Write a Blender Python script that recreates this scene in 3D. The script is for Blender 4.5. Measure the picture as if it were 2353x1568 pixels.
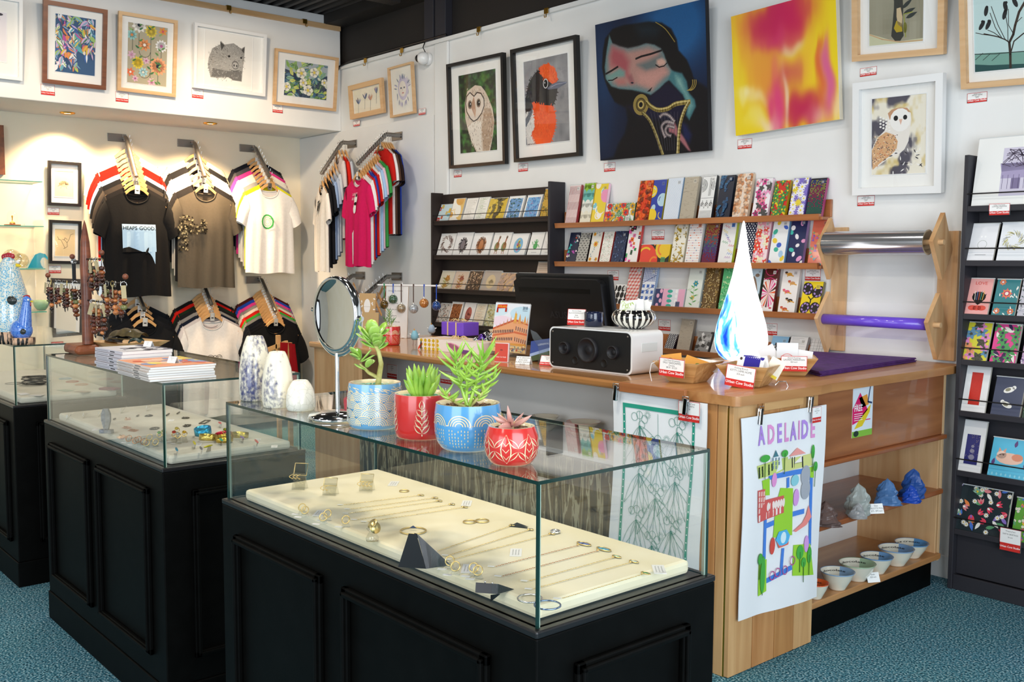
import bpy, math, random
import numpy as np
from math import pi, sin, cos, radians, sqrt
from mathutils import Vector, Matrix
D=bpy.data; SC=bpy.context.scene; COL=SC.collection
for o in list(D.objects): D.objects.remove(o)

# ---------------- camera ----------------
CAMZ=1.3
YAW,PITCH,ROLL=radians(139.2944),radians(-4.6543),radians(.26819)
_fw=Vector((cos(YAW)*cos(PITCH),sin(YAW)*cos(PITCH),sin(PITCH)))
_rt=Vector((sin(YAW),-cos(YAW),0)); _up=_rt.cross(_fw)
RT=_rt*cos(ROLL)+_up*sin(ROLL); UP=-_rt*sin(ROLL)+_up*cos(ROLL); FW=_fw
cam=D.objects.new('camera',D.cameras.new('camera')); COL.objects.link(cam); SC.camera=cam
cam.data.sensor_width=36; cam.data.lens=36*2288.3/2353; cam.data.clip_start=.05
cam.matrix_world=Matrix(((RT.x,UP.x,-FW.x,0),(RT.y,UP.y,-FW.y,0),(RT.z,UP.z,-FW.z,CAMZ),(0,0,0,1)))
FPX=2288.3
# measuring: the point where the sight line through a pixel of the photograph meets a real plane
def at(px,py,x=None,y=None,z=None):
    d=FW+RT*((px-1176.5)/FPX)-UP*((py-784)/FPX)
    if x is not None: t=x/d.x
    elif y is not None: t=y/d.y
    else: t=(z-CAMZ)/d.z
    return Vector((d.x*t,d.y*t,CAMZ+d.z*t))

# ---------------- world, lights, exposure ----------------
w=D.worlds.new('world'); SC.world=w; w.use_nodes=True
w.node_tree.nodes['Background'].inputs[0].default_value=(.86,.93,1,1)
w.node_tree.nodes['Background'].inputs[1].default_value=1.0
def light(name,kind,loc,energy,color,size=.2,target=None,size_y=None,spot=None,blend=.6):
    l=D.lights.new(name,kind); l.energy=energy; l.color=color
    if kind=='AREA':
        l.shape='RECTANGLE' if size_y else 'DISK'; l.size=size
        if size_y: l.size_y=size_y
    else: l.shadow_soft_size=size
    if kind=='SPOT': l.spot_size=radians(spot or 60); l.spot_blend=blend
    o=D.objects.new(name,l); COL.objects.link(o); o.location=loc
    if target is not None: o.rotation_euler=(Vector(target)-Vector(loc)).to_track_quat('-Z','Y').to_euler()
    return o
LIGHTS=1
light('shopfront_daylight','AREA',(-.4,-3.7,1.4),95,(.86,.93,1),3.0,(-1.4,2.6,.6),2.3)
light('doorway_daylight','AREA',(1.9,.6,1.4),135,(.82,.91,1),3.0,(-2,2.8,.4),2.3)
for i,(x,y,e) in enumerate([(-1.2,1.0,12),(-3.0,2.3,9),(-3.0,.2,12),(-5.0,2.1,16),(-5.0,.2,9),(-1.0,2.5,8),(-4.4,2.7,12),(-3.2,-2.2,34),(-1.0,-2.4,34)]):  # unseen lamps; the rear pair is added to brighten the desk's under-panel
    light('ceiling_lamp_and_fill','AREA',(x,y,3.02),e,(1,.95,.9) if x>-4 else (1,.87,.72),.28,(x-(.9 if x<-4 else 0),y,0))
for loc,tg,e,sp in (((-5.3,2.3,2.98),(-7.24,3.35,1.3),95,62),((-5.4,1.2,2.98),(-7.24,2.1,1.4),60,60),((-5.2,2.2,2.98),(-6.9,3.7,2.0),40,60),((-1.6,.9,2.98),(-1.9,1.25,.75),38,30)):
    light('warm_fill_spot','SPOT',loc,e,(1,.76,.48),.06,tg,spot=sp,blend=.9)  # unseen spots added as warm fill for the left wall, rails and tray
SC.view_settings.view_transform='Standard'; SC.view_settings.look='None'
SC.view_settings.exposure=0; SC.view_settings.gamma=1; SC.view_settings.use_curve_mapping=False
SC.cycles.use_denoising=True; SC.cycles.use_adaptive_sampling=True; SC.cycles.adaptive_threshold=.02
SC.cycles.max_bounces=10; SC.cycles.transparent_max_bounces=24; SC.cycles.diffuse_bounces=3
SC.cycles.glossy_bounces=4; SC.cycles.transmission_bounces=8; SC.cycles.caustics_reflective=False
SC.cycles.caustics_refractive=False; SC.cycles.sample_clamp_indirect=4
W_X,W_Y=-7.24,3.987          # left wall x, back wall y
CT=.89                        # counter top height

# ---------------- colour and materials ----------------
def lin(c):
    if isinstance(c,str):
        c=c.lstrip('#'); c=tuple(int(c[i:i+2],16)/255 for i in (0,2,4))
    return tuple((v/12.92 if v<=.04045 else ((v+.055)/1.055)**2.4) for v in c[:3])
def nt(name):
    m=D.materials.new(name); m.use_nodes=True; t=m.node_tree
    return m,t,t.nodes['Principled BSDF']
def M(name,col,rough=.5,metal=0,coat=0,trans=0,ior=1.45,emit=None,es=1,spec=.5,alpha=1,sss=0):
    m,t,b=nt(name); c=lin(col)
    b.inputs['Base Color'].default_value=(*c,1); b.inputs['Roughness'].default_value=rough
    b.inputs['Metallic'].default_value=metal; b.inputs['Coat Weight'].default_value=coat
    b.inputs['Transmission Weight'].default_value=trans; b.inputs['IOR'].default_value=ior
    b.inputs['Specular IOR Level'].default_value=spec
    if emit: b.inputs['Emission Color'].default_value=(*lin(emit),1); b.inputs['Emission Strength'].default_value=es
    return m
def noise_mat(name,c1,c2,scale=(8,8,8),rough=.6,detail=6,bump=.0,metal=0,coat=0,lo=.35,hi=.65,c3=None,dist=0,spec=.5):
    m,t,b=nt(name); N=t.nodes; L=t.links
    tc=N.new('ShaderNodeTexCoord'); mp=N.new('ShaderNodeMapping'); mp.inputs['Scale'].default_value=scale
    no=N.new('ShaderNodeTexNoise'); no.inputs['Scale'].default_value=1; no.inputs['Detail'].default_value=detail
    no.inputs['Distortion'].default_value=dist
    cr=N.new('ShaderNodeValToRGB'); e=cr.color_ramp.elements; e[0].position=lo; e[1].position=hi
    e[0].color=(*lin(c1),1); e[1].color=(*lin(c2),1)
    if c3: k=cr.color_ramp.elements.new((lo+hi)/2); k.color=(*lin(c3),1)
    L.new(tc.outputs['Object'],mp.inputs[0]); L.new(mp.outputs[0],no.inputs['Vector'])
    L.new(no.outputs[0],cr.inputs[0]); L.new(cr.outputs[0],b.inputs['Base Color'])
    b.inputs['Roughness'].default_value=rough; b.inputs['Metallic'].default_value=metal; b.inputs['Coat Weight'].default_value=coat
    b.inputs['Specular IOR Level'].default_value=spec
    if bump:
        bp=N.new('ShaderNodeBump'); bp.inputs['Strength'].default_value=bump; bp.inputs['Distance'].default_value=.01
        L.new(no.outputs[0],bp.inputs['Height']); L.new(bp.outputs[0],b.inputs['Normal'])
    return m
def wood(name,c1,c2,axis='x',fine=60,rough=.42,coat=.15):
    s={'x':(1.2,fine*.35,fine*.35),'y':(fine*.35,1.2,fine*.35),'z':(fine*.35,fine*.35,1.2)}[axis]
    return noise_mat(name,c1,c2,s,rough,8,.04,0,coat,.3,.72,dist=.8)
def vcol(name,rough=.5,coat=0,spec=.5,metal=0,trans=0):
    m,t,b=nt(name); a=t.nodes.new('ShaderNodeVertexColor'); a.layer_name='Col'
    t.links.new(a.outputs[0],b.inputs['Base Color']); b.inputs['Roughness'].default_value=rough
    b.inputs['Coat Weight'].default_value=coat; b.inputs['Coat Roughness'].default_value=.08
    b.inputs['Specular IOR Level'].default_value=spec; b.inputs['Metallic'].default_value=metal
    b.inputs['Transmission Weight'].default_value=trans
    return m
def glassy(name,tint=(1,1,1),refl=1.0,rough=.0,base=.0,mul=1.0):
    m=D.materials.new(name); m.use_nodes=True; t=m.node_tree; N=t.nodes; L=t.links; N.clear()
    out=N.new('ShaderNodeOutputMaterial'); tr=N.new('ShaderNodeBsdfTransparent'); gl=N.new('ShaderNodeBsdfGlossy')
    mx=N.new('ShaderNodeMixShader'); fa=N.new('ShaderNodeLayerWeight'); fa.inputs[0].default_value=.5
    fr=N.new('ShaderNodeMath'); fr.operation='POWER'; fr.inputs[1].default_value=5; L.new(fa.outputs['Facing'],fr.inputs[0])
    ma=N.new('ShaderNodeMath'); ma.operation='MULTIPLY_ADD'; ma.inputs[1].default_value=mul; ma.inputs[2].default_value=base+.04; ma.use_clamp=True
    tr.inputs[0].default_value=(*tint,1); gl.inputs['Roughness'].default_value=rough; gl.inputs[0].default_value=(refl,refl,refl,1)
    L.new(fr.outputs[0],ma.inputs[0]); L.new(ma.outputs[0],mx.inputs[0]); L.new(tr.outputs[0],mx.inputs[1]); L.new(gl.outputs[0],mx.inputs[2]); L.new(mx.outputs[0],out.inputs[0])
    return m
MAT=dict(
 wall=noise_mat('white_plaster','#e9e9e7','#eeeeec',(3,3,3),.85,3,.01),
 cream=noise_mat('lamplit_plaster','#f2e6cc','#f5ead3',(3,3,3),.85,3,.01),  # left wall: warm lamplight on white plaster is mixed into this colour
 dark=M('dark_paint','#25211f',.7), ceil=M('ceiling_metal','#2f2c2b',.5), post=M('dark_post','#2d2c33',.6),
 pine=wood('pine_batten','#c99d69','#dcb586','y',40), black=noise_mat('black_laquer','#050504','#080807',(20,20,20),.5,4,.02,spec=.08),
 blackedge=M('black_edge','#1b1a1b',.3), glass=glassy('clear_glass',(.985,.992,.986)),
 picglass=glassy('picture_glass',(1,1,1),.9), gedge=M('glass_edge','#12312a',.12,0,.5), gedgelite=M('glass_edge_pale','#9fb3a2',.2,0,.5),
 print=vcol('printed_paper',.65,0,.3), gloss=vcol('printed_in_sleeve',.35,.55), cloth=vcol('printed_cloth',.9,0,.2), paint=vcol('painted_glaze',.18,.6),
 white=M('white_paint','#efefee',.4), paper=M('white_paper','#f4f4f1',.6), matb=M('mat_board','#f3f2ee',.8),
 jar=wood('red_hardwood','#8a4a26','#b06a3c','y',60,.35,.3), jarx=wood('red_hardwood_long','#9a5a30','#bd7b4b','x',60,.35,.3),
 ply=wood('timber_board','#b98552','#dcb383','z',50,.45,.1), plyx=wood('timber_edge','#c08b56','#d9ab78','x',50,.45,.1), plyy=wood('timber_edge_return','#a86f3e','#c9935c','y',45,.4,.2),
 oakx=wood('desk_timber','#a9713d','#c9935a','x',45,.22,.5),
 ash=wood('pale_timber','#d3a676','#e3bf92','x',60,.5,.05), ashz=wood('pale_timber_upright','#d3a676','#e3bf92','z',60,.5,.05),
 beech=wood('hanger_wood','#cf9a5d','#e3b47b','x',50,.4,.2), walnut=wood('walnut','#6b3b22','#8d5533','x',60,.4,.1),
 chrome=M('chrome','#e6e6e6',.08,1), steel=M('brushed_steel','#a9a7a3',.3,1), zinc=M('grey_metal','#8d8a86',.4,.9), brass=M('brass','#c79a3c',.28,1), gold=M('gold','#f0d48a',.32,1), goldr=M('rose_gold','#cf9468',.25,1), silver=M('silver','#efeeea',.25,1),
 rack=M('rack_paint','#2c2b31',.55), rackb=M('brown_rack_paint','#2b201c',.6), bamboo=wood('bamboo','#b37c3e','#ebc185','x',110,.4,.2),
 plastic=M('black_plastic','#101012',.35), darkplastic=M('dark_cone','#17171c',.5), wplastic=M('white_plastic','#f1f1f0',.25,0,.4),
)
# ---------------- mesh builder ----------------
class MB:
    def __init__(s): s.v=[];s.f=[];s.c=[];s.m=[];s.sm=[]
    def add(s,vs,fs,col=None,mi=0,smooth=False,mat=None):
        n=len(s.v)
        s.v+= [tuple(mat@Vector(p)) for p in vs] if mat is not None else [tuple(p) for p in vs]
        for f in fs: s.f.append(tuple(i+n for i in f)); s.c.append(col or (.8,.8,.8)); s.m.append(mi); s.sm.append(smooth)
        return s
    def box(s,x0,x1,y0,y1,z0,z1,col=None,mi=0,mat=None):
        vs=[(x,y,z) for z in(z0,z1) for y in(y0,y1) for x in(x0,x1)]
        return s.add(vs,[(0,2,3,1),(4,5,7,6),(0,1,5,4),(2,6,7,3),(0,4,6,2),(1,3,7,5)],col,mi,False,mat)
    def prism(s,pts,d0,d1,plane='xz',col=None,mi=0,mat=None,smooth=False):
        # pts 2-D outline, extruded along the remaining axis from d0 to d1
        def P(p,d): return {'xz':(p[0],d,p[1]),'xy':(p[0],p[1],d),'yz':(d,p[0],p[1])}[plane]
        n=len(pts); vs=[P(p,d0) for p in pts]+[P(p,d1) for p in pts]
        s.add(vs,[tuple(range(n))[::-1],tuple(range(n,2*n))],col,mi,False,mat)
        return s.add(vs,[(i,(i+1)%n,n+(i+1)%n,n+i) for i in range(n)],col,mi,smooth,mat)
    def tube(s,path,r,n=8,col=None,mi=0,mat=None,cap=True,flat=1):
        P=[Vector(p) for p in path]; vs=[]; m=len(P); pn=None
        for i,p in enumerate(P):
            t=(P[min(i+1,m-1)]-P[max(i-1,0)]); t=t.normalized() if t.length>1e-9 else Vector((0,0,1))
            if pn is None: a=Vector((0,0,1)) if abs(t.z)<.9 else Vector((1,0,0)); nn=(a-t*a.dot(t)).normalized()
            else: nn=(pn-t*pn.dot(t)); nn=nn.normalized() if nn.length>1e-6 else pn
            pn=nn; b=t.cross(nn); rr=r[i] if isinstance(r,(list,tuple)) else r
            for k in range(n): a=2*pi*k/n; vs.append(p+nn*(rr*cos(a))+b*(rr*sin(a)*flat))
        fs=[(i*n+k,i*n+(k+1)%n,(i+1)*n+(k+1)%n,(i+1)*n+k) for i in range(m-1) for k in range(n)]
        s.add(vs,fs,col,mi,True,mat)
        if cap: s.add(vs[:n],[tuple(range(n))[::-1]],col,mi,False,mat); s.add(vs[-n:],[tuple(range(n))],col,mi,False,mat)
        return s
    def lathe(s,prof,n=24,col=None,mi=0,mat=None,c=(0,0,0),sy=1,colf=None):
        vs=[(c[0]+r*cos(2*pi*k/n),c[1]+sy*r*sin(2*pi*k/n),c[2]+z) for r,z in prof for k in range(n)]
        for i in range(len(prof)-1):
            for k in range(n):
                cc=colf(i,k) if colf else col
                s.f.append(tuple(len(s.v)+q for q in (i*n+k,i*n+(k+1)%n,(i+1)*n+(k+1)%n,(i+1)*n+k))); s.c.append(cc or (.8,.8,.8)); s.m.append(mi); s.sm.append(True)
        s.v+= [tuple(mat@Vector(p)) for p in vs] if mat is not None else vs
        return s
    def ball(s,c,r,n=10,m=7,col=None,mi=0,mat=None,rz=None,rot=None):
        R=r if isinstance(r,(list,tuple)) else (r,r,r if rz is None else rz); vs=[]
        for i in range(m+1):
            a=pi*i/m
            for k in range(n):
                p=Vector((R[0]*sin(a)*cos(2*pi*k/n),R[1]*sin(a)*sin(2*pi*k/n),R[2]*cos(a)))
                if rot is not None: p=rot@p
                vs.append(p+Vector(c))
        return s.add(vs,[(i*n+k,(i+1)*n+k,(i+1)*n+(k+1)%n,i*n+(k+1)%n) for i in range(m) for k in range(n)],col,mi,True,mat)
    def grid(s,fn,nu,nv,col=None,mi=0,smooth=True,mat=None,colf=None,closeu=False):
        vs=[fn(i/nu,j/nv) for j in range(nv+1) for i in range(nu+(0 if closeu else 1))]; w_=nu+(0 if closeu else 1)
        b=len(s.v); s.v+= [tuple(mat@Vector(p)) for p in vs] if mat is not None else [tuple(p) for p in vs]
        for j in range(nv):
            for i in range(nu):
                i2=(i+1)%w_ if closeu else i+1
                s.f.append((b+j*w_+i,b+j*w_+i2,b+(j+1)*w_+i2,b+(j+1)*w_+i)); s.m.append(mi); s.sm.append(smooth)
                s.c.append(colf((i+.5)/nu,(j+.5)/nv) if colf else (col or (.8,.8,.8)))
        return s
    def mesh(s,name,mats):
        me=D.meshes.new(name); me.from_pydata(s.v,[],s.f)
        for m in (mats if isinstance(mats,(list,tuple)) else [mats]): me.materials.append(m)
        me.polygons.foreach_set('material_index',s.m); me.polygons.foreach_set('use_smooth',s.sm)
        ca=me.color_attributes.new('Col','FLOAT_COLOR','CORNER')
        cols=np.ones((len(me.loops),4),'f'); cols[:,:3]=np.repeat(np.array(s.c,'f').reshape(-1,3),[len(f) for f in s.f],axis=0)
        ca.data.foreach_set('color',cols.ravel()); me.update()
        return me
    def build(s,name,mats,parent=None,loc=None,rot=None,bevel=0,label=None):
        o=D.objects.new(name,s.mesh(name,mats)); COL.objects.link(o); o.parent=parent
        if loc is not None: o.location=loc
        if rot is not None: o.rotation_euler=rot
        if bevel:
            b=o.modifiers.new('bevel','BEVEL'); b.width=bevel; b.segments=2; b.limit_method='ANGLE'
        if label: o['label']=label
        return o
def tag(o,label=None,cat=None,group=None,kind=None):
    if label: o['label']=label
    if cat: o['category']=cat
    if group: o['group']=group
    if kind: o['kind']=kind
    return o
def thing(name,label,cat,loc=(0,0,0),rz=0,group=None,rot=None):
    o=D.objects.new(name,None); COL.objects.link(o); o.location=loc; o.rotation_euler=rot if rot is not None else (0,0,rz)
    o.empty_display_size=.05
    return tag(o,label,cat,group)
def struct(o): o['kind']='structure'; return o
def dup(o,parent=None):
    c=o.copy(); COL.objects.link(c); c.parent=parent
    for ch in o.children: dup(ch,c)
    return c
def frot(rz=0,rx=0,loc=(0,0,0)): return Matrix.Translation(loc)@Matrix.Rotation(rz,4,'Z')@Matrix.Rotation(rx,4,'X')
# ---------------- flat print: shapes laid out on a sheet ----------------
_tx={}
def text_shape(st,bold=0):
    k=(st,bold)
    if k not in _tx:
        cu=D.curves.new('t','FONT'); cu.body=st; cu.resolution_u=2; cu.offset=bold; ob=D.objects.new('t',cu)
        me=D.meshes.new_from_object(ob); _tx[k]=([(v.co.x,v.co.y) for v in me.vertices],[tuple(p.vertices) for p in me.polygons])
        D.objects.remove(ob); D.curves.remove(cu); D.meshes.remove(me)
    return _tx[k]
class Art:
    EPS=.00005
    def __init__(s,A,bg='#ffffff',eps=None):
        s.A=A; s.L=0; s.items=[]; s.eps=eps or s.EPS
        if bg: s.poly([(0,0),(1,0),(1,A),(0,A)],bg)
    def up(s): s.L+=1; return s
    def poly(s,pts,col,L=None):
        P=list(pts)
        for ax,lo,hi in((0,0,1),(1,0,s.A)):
            for sg,lim in((1,lo),(-1,-hi)):
                if all(sg*p[ax]>=lim for p in P): continue
                Q=[]
                for i in range(len(P)):
                    a,b=P[i-1],P[i]; ia,ib=sg*a[ax]>=lim,sg*b[ax]>=lim
                    if ia!=ib:
                        t=(lim-sg*a[ax])/(sg*b[ax]-sg*a[ax]); Q.append((a[0]+(b[0]-a[0])*t,a[1]+(b[1]-a[1])*t))
                    if ib: Q.append(b)
                P=Q
                if len(P)<3: return s
        s.items.append((P,[tuple(range(len(P)))],lin(col) if isinstance(col,str) else col,s.L if L is None else L)); return s
    def rect(s,x0,y0,x1,y1,col): return s.poly([(x0,y0),(x1,y0),(x1,y1),(x0,y1)],col)
    def ell(s,cx,cy,rx,ry,col,rot=0,n=14):
        c,q=cos(rot),sin(rot)
        return s.poly([(cx+rx*cos(a)*c-ry*sin(a)*q,cy+rx*cos(a)*q+ry*sin(a)*c) for a in [2*pi*k/n for k in range(n)]],col)
    def leaf(s,x,y,l,w,a,col,n=5):
        c,q=cos(a),sin(a); P=[(l*k/n,w*sin(pi*(k/n)**.8)/2) for k in range(n+1)]+[(l*k/n,-w*sin(pi*(k/n)**.8)/2) for k in range(n-1,0,-1)]
        return s.poly([(x+p[0]*c-p[1]*q,y+p[0]*q+p[1]*c) for p in P],col)
    def line(s,pts,wd,col):
        for (x0,y0),(x1,y1) in zip(pts,pts[1:]):
            d=math.hypot(x1-x0,y1-y0)
            if d<1e-9: continue
            nx,ny=-(y1-y0)/d*wd/2,(x1-x0)/d*wd/2; ex,ey=(x1-x0)/d*wd*.25,(y1-y0)/d*wd*.25
            s.poly([(x0+nx-ex,y0+ny-ey),(x1+nx+ex,y1+ny+ey),(x1-nx+ex,y1-ny+ey),(x0-nx-ex,y0-ny-ey)],col)
        return s
    def arc(s,cx,cy,r,wd,col,a0=0,a1=2*pi,n=14,ry=None):
        ry=ry or r
        for k in range(n):
            a,b=a0+(a1-a0)*k/n,a0+(a1-a0)*(k+1)/n
            s.poly([(cx+(r+wd/2)*cos(a),cy+(ry+wd/2)*sin(a)),(cx+(r+wd/2)*cos(b),cy+(ry+wd/2)*sin(b)),(cx+(r-wd/2)*cos(b),cy+(ry-wd/2)*sin(b)),(cx+(r-wd/2)*cos(a),cy+(ry-wd/2)*sin(a))],col)
        return s
    def text(s,st,x,y,size,col,al='l',sx=1,rot=0,bold=0):
        V,F=text_shape(st,bold)
        if not V: return s
        wd=max(v[0] for v in V)*size*sx; ox={'l':0,'c':-wd/2,'r':-wd}[al]; c,q=cos(rot),sin(rot)
        P=[((v[0]*size*sx+ox),v[1]*size) for v in V]; P=[(x+a*c-b*q,y+a*q+b*c) for a,b in P]
        s.items.append((P,F,lin(col),s.L)); return s
    def field(s,fn,nx,ny):
        A=s.A; V=[(i/nx,A*j/ny) for j in range(ny+1) for i in range(nx+1)]
        for j in range(ny):
            for i in range(nx):
                s.items.append(([V[j*(nx+1)+i],V[j*(nx+1)+i+1],V[(j+1)*(nx+1)+i+1],V[(j+1)*(nx+1)+i]],[(0,1,2,3)],lin(fn((i+.5)/nx,(j+.5)/ny)),s.L))
        return s.up()
    def put(s,mb,w,x0=0,z0=0,y=0,mat=None,mi=0,warp=None,cell=.1):
        items=s.items
        if warp:      # cut large shapes into small cells so that they follow the cloth
            items=[]
            for it in s.items:
                P,F,c,L=it; xs=[p[0] for p in P]; ys=[p[1] for p in P]
                if len(F)>1 or (max(xs)-min(xs)<cell*1.3 and max(ys)-min(ys)<cell*1.3): items.append(it); continue
                for i in range(math.floor(min(xs)/cell),math.ceil(max(xs)/cell)):
                    for j in range(math.floor(min(ys)/cell),math.ceil(max(ys)/cell)):
                        Q=P
                        for ax,lo,hi in((0,i*cell,(i+1)*cell),(1,j*cell,(j+1)*cell)):
                            for sg,lim in((1,lo),(-1,-hi)):
                                R=[]
                                for k in range(len(Q)):
                                    a,b=Q[k-1],Q[k]; ia,ib=sg*a[ax]>=lim,sg*b[ax]>=lim
                                    if ia!=ib: t=(lim-sg*a[ax])/(sg*b[ax]-sg*a[ax]); R.append((a[0]+(b[0]-a[0])*t,a[1]+(b[1]-a[1])*t))
                                    if ib: R.append(b)
                                Q=R
                        if len(Q)>2: items.append((Q,[tuple(range(len(Q)))],c,L))
        for P,F,c,L in items:
            vs=[(x0+p[0]*w,y-L*s.eps,z0+p[1]*w) for p in P]
            if warp: vs=[warp(v) for v in vs]
            mb.add(vs,F,c,mi,False,mat)
        return mb
def soft(a,base,polys,nx,ny):
    # painterly ground: outlines blended over a base colour with soft brushed edges
    A=a.A; X,Y=np.meshgrid((np.arange(nx)+.5)/nx,A*(np.arange(ny)+.5)/ny); C=np.array([[hx(base(x,y)) if isinstance(base(x,y),str) else base(x,y) for x in X[0]] for y in Y[:,0]]); r=np.random.RandomState(3)
    J=r.rand(ny,nx)*.035
    for P,col,bl in polys:
        ins=np.zeros(X.shape,bool); D_=np.full(X.shape,9.)
        for i in range(len(P)):
            (x0,y0),(x1,y1)=P[i-1],P[i]; c=((y0>Y)!=(y1>Y)); ins^=c&(X<(x1-x0)*(Y-y0)/((y1-y0) or 1e-9)+x0)
            l=(x1-x0)**2+(y1-y0)**2 or 1e-9; t=np.clip(((X-x0)*(x1-x0)+(Y-y0)*(y1-y0))/l,0,1); D_=np.minimum(D_,np.hypot(X-x0-t*(x1-x0),Y-y0-t*(y1-y0)))
        s_=np.where(ins,D_,-D_)/bl*.5+.5; s_=np.clip(s_+ (J-.017)*2,0,1)[...,None]; C=C*(1-s_)+np.array(hx(col))*s_
    C*=(1+(J-.017)*1.2)[...,None]; C=np.clip(C,0,1)
    for j in range(ny):
        for i in range(nx):
            x,y,x1,y1=i/nx,A*j/ny,(i+1)/nx,A*(j+1)/ny; a.items.append(([(x,y),(x1,y),(x1,y1),(x,y1)],[(0,1,2,3)],lin(tuple(C[j,i])),a.L))
    return a.up()
def mix(a,b,t): return tuple(x+(y-x)*t for x,y in zip(a,b))
def hx(c): return tuple(int(c.lstrip('#')[i:i+2],16)/255 for i in(0,2,4))
def vnoise(seed=0):
    r=random.Random(seed); G=[[r.random() for _ in range(64)] for _ in range(64)]
    def f(x,y):
        i,j=math.floor(x),math.floor(y); a,b=x-i,y-j; a=a*a*(3-2*a); b=b*b*(3-2*b); g=lambda p,q:G[q%64][p%64]
        return (g(i,j)*(1-a)+g(i+1,j)*a)*(1-b)+(g(i,j+1)*(1-a)+g(i+1,j+1)*a)*b
    return f
# ---------------- the setting ----------------
CEIL=3.10
def speckle_floor():
    m,t,b=nt('teal_carpet'); N=t.nodes; L=t.links
    tc=N.new('ShaderNodeTexCoord'); n1=N.new('ShaderNodeTexNoise'); n1.inputs['Scale'].default_value=150; n1.inputs['Detail'].default_value=3
    n2=N.new('ShaderNodeTexNoise'); n2.inputs['Scale'].default_value=3; n2.inputs['Detail'].default_value=4
    cr=N.new('ShaderNodeValToRGB'); cr.color_ramp.interpolation='LINEAR'
    for i,(p,c) in enumerate([(.36,'#14303c'),(.45,'#30677a'),(.54,'#5590a2'),(.64,'#b0c9cf')]):
        e=cr.color_ramp.elements[i] if i<2 else cr.color_ramp.elements.new(p)
        e.position=p; e.color=(*lin(c),1)
    c2=N.new('ShaderNodeMixRGB'); c2.blend_type='MULTIPLY'; c2.inputs[0].default_value=.15
    L.new(tc.outputs['Object'],n1.inputs['Vector']); L.new(tc.outputs['Object'],n2.inputs['Vector']); L.new(n1.outputs[0],cr.inputs[0])
    L.new(cr.outputs[0],c2.inputs[1]); L.new(n2.outputs[1],c2.inputs[2]); L.new(c2.outputs[0],b.inputs['Base Color']); b.inputs['Roughness'].default_value=.95
    b.inputs['Specular IOR Level'].default_value=.15
    bp=N.new('ShaderNodeBump'); bp.inputs['Strength'].default_value=.5; bp.inputs['Distance'].default_value=.006; L.new(n1.outputs[0],bp.inputs['Height']); L.new(bp.outputs[0],b.inputs['Normal'])
    return m
RX,FY=2.4,-4.2
struct(MB().box(W_X-.12,RX+.12,FY-.12,W_Y+.12,-.1,0).build('floor',speckle_floor()))
struct(MB().box(W_X-.12,RX+.12,W_Y,W_Y+.12,0,2.732).build('wall_back',MAT['wall']))
struct(MB().box(W_X-.12,RX+.12,W_Y+.03,W_Y+.12,2.732,CEIL).build('wall_back_upper',MAT['dark']))
struct(MB().box(W_X-.12,W_X,FY,W_Y,0,CEIL).build('wall_left',MAT['cream']))
struct(MB().box(RX,RX+.12,FY,-1.2,0,CEIL).box(RX,RX+.12,1.9,W_Y,0,CEIL).box(RX,RX+.12,-1.2,1.9,2.6,CEIL).build('wall_right',MAT['wall']))
struct(MB().box(W_X-.12,RX+.12,FY-.12,FY,2.75,CEIL).box(W_X-.12,RX+.12,FY-.12,FY,0,.35).box(W_X-.12,-6.2,FY-.12,FY,.35,2.75).box(1.6,RX+.12,FY-.12,FY,.35,2.75).build('wall_front',MAT['wall']))
wf=struct(MB().box(-6.2,-6.12,FY-.1,FY-.03,.35,2.75).box(-3.7,-3.62,FY-.1,FY-.03,.35,2.75).box(-1.1,-1.02,FY-.1,FY-.03,.35,2.75).box(1.52,1.6,FY-.1,FY-.03,.35,2.75).box(-6.2,1.6,FY-.1,FY-.03,2.67,2.75).box(-6.2,1.6,FY-.1,FY-.03,.35,.43).build('window_1',MAT['post']))
# corrugated ceiling
mb=MB(); pts=[]; n=0; y=FY-.12
prof=[]; x=FY-.12
while y<W_Y+.12:
    prof+= [(y,CEIL),(y+.03,CEIL),(y+.04,CEIL+.03),(y+.07,CEIL+.03)]; y+=.08
vs=[(xx,p[0],p[1]) for xx in (W_X-.12,RX+.12) for p in prof]; n=len(prof)
mb.add(vs,[(i,i+1,n+i+1,n+i) for i in range(n-1)]); mb.box(W_X-.12,RX+.12,FY-.12,W_Y+.12,CEIL+.035,CEIL+.1)
struct(mb.build('ceiling',MAT['ceil']))
# bulkhead over the left wall
BX=-6.622; BZ=2.262
struct(MB().box(W_X,BX,FY,W_Y,BZ,CEIL).build('wall_bulkhead',MAT['wall'],bevel=.006))
a=at(801,69,x=BX+.02); b=at(338,-6,x=BX+.02); 
mb=MB(); z0=at(801,75,x=BX).z
mb.box(BX,BX+.022,FY,W_Y-.01,z0-.005,z0+.03)
struct(mb.build('trim_1',MAT['pine']))
# gap between bulkhead and back wall is the seam; picture ledge along the back wall top
struct(MB().box(BX,RX,W_Y-.02,W_Y+.05,2.715,2.74).build('trim_2',MAT['wall']))
# shallow pilaster and wall lining panels
xa,xb=at(1003,300,y=W_Y).x,at(1034,300,y=W_Y).x
struct(MB().box(xa,xb,W_Y-.02,W_Y,0,2.715).build('trim_3',MAT['wall'],bevel=.012))
struct(MB().box(W_X,xa-.02,W_Y-.012,W_Y,0,at(990,266,y=W_Y).z).build('trim_4',MAT['wall'],bevel=.002))
struct(MB().box(W_X,RX,W_Y-.012,W_Y,0,.09).build('baseboard_back',MAT['wall']))
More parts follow.
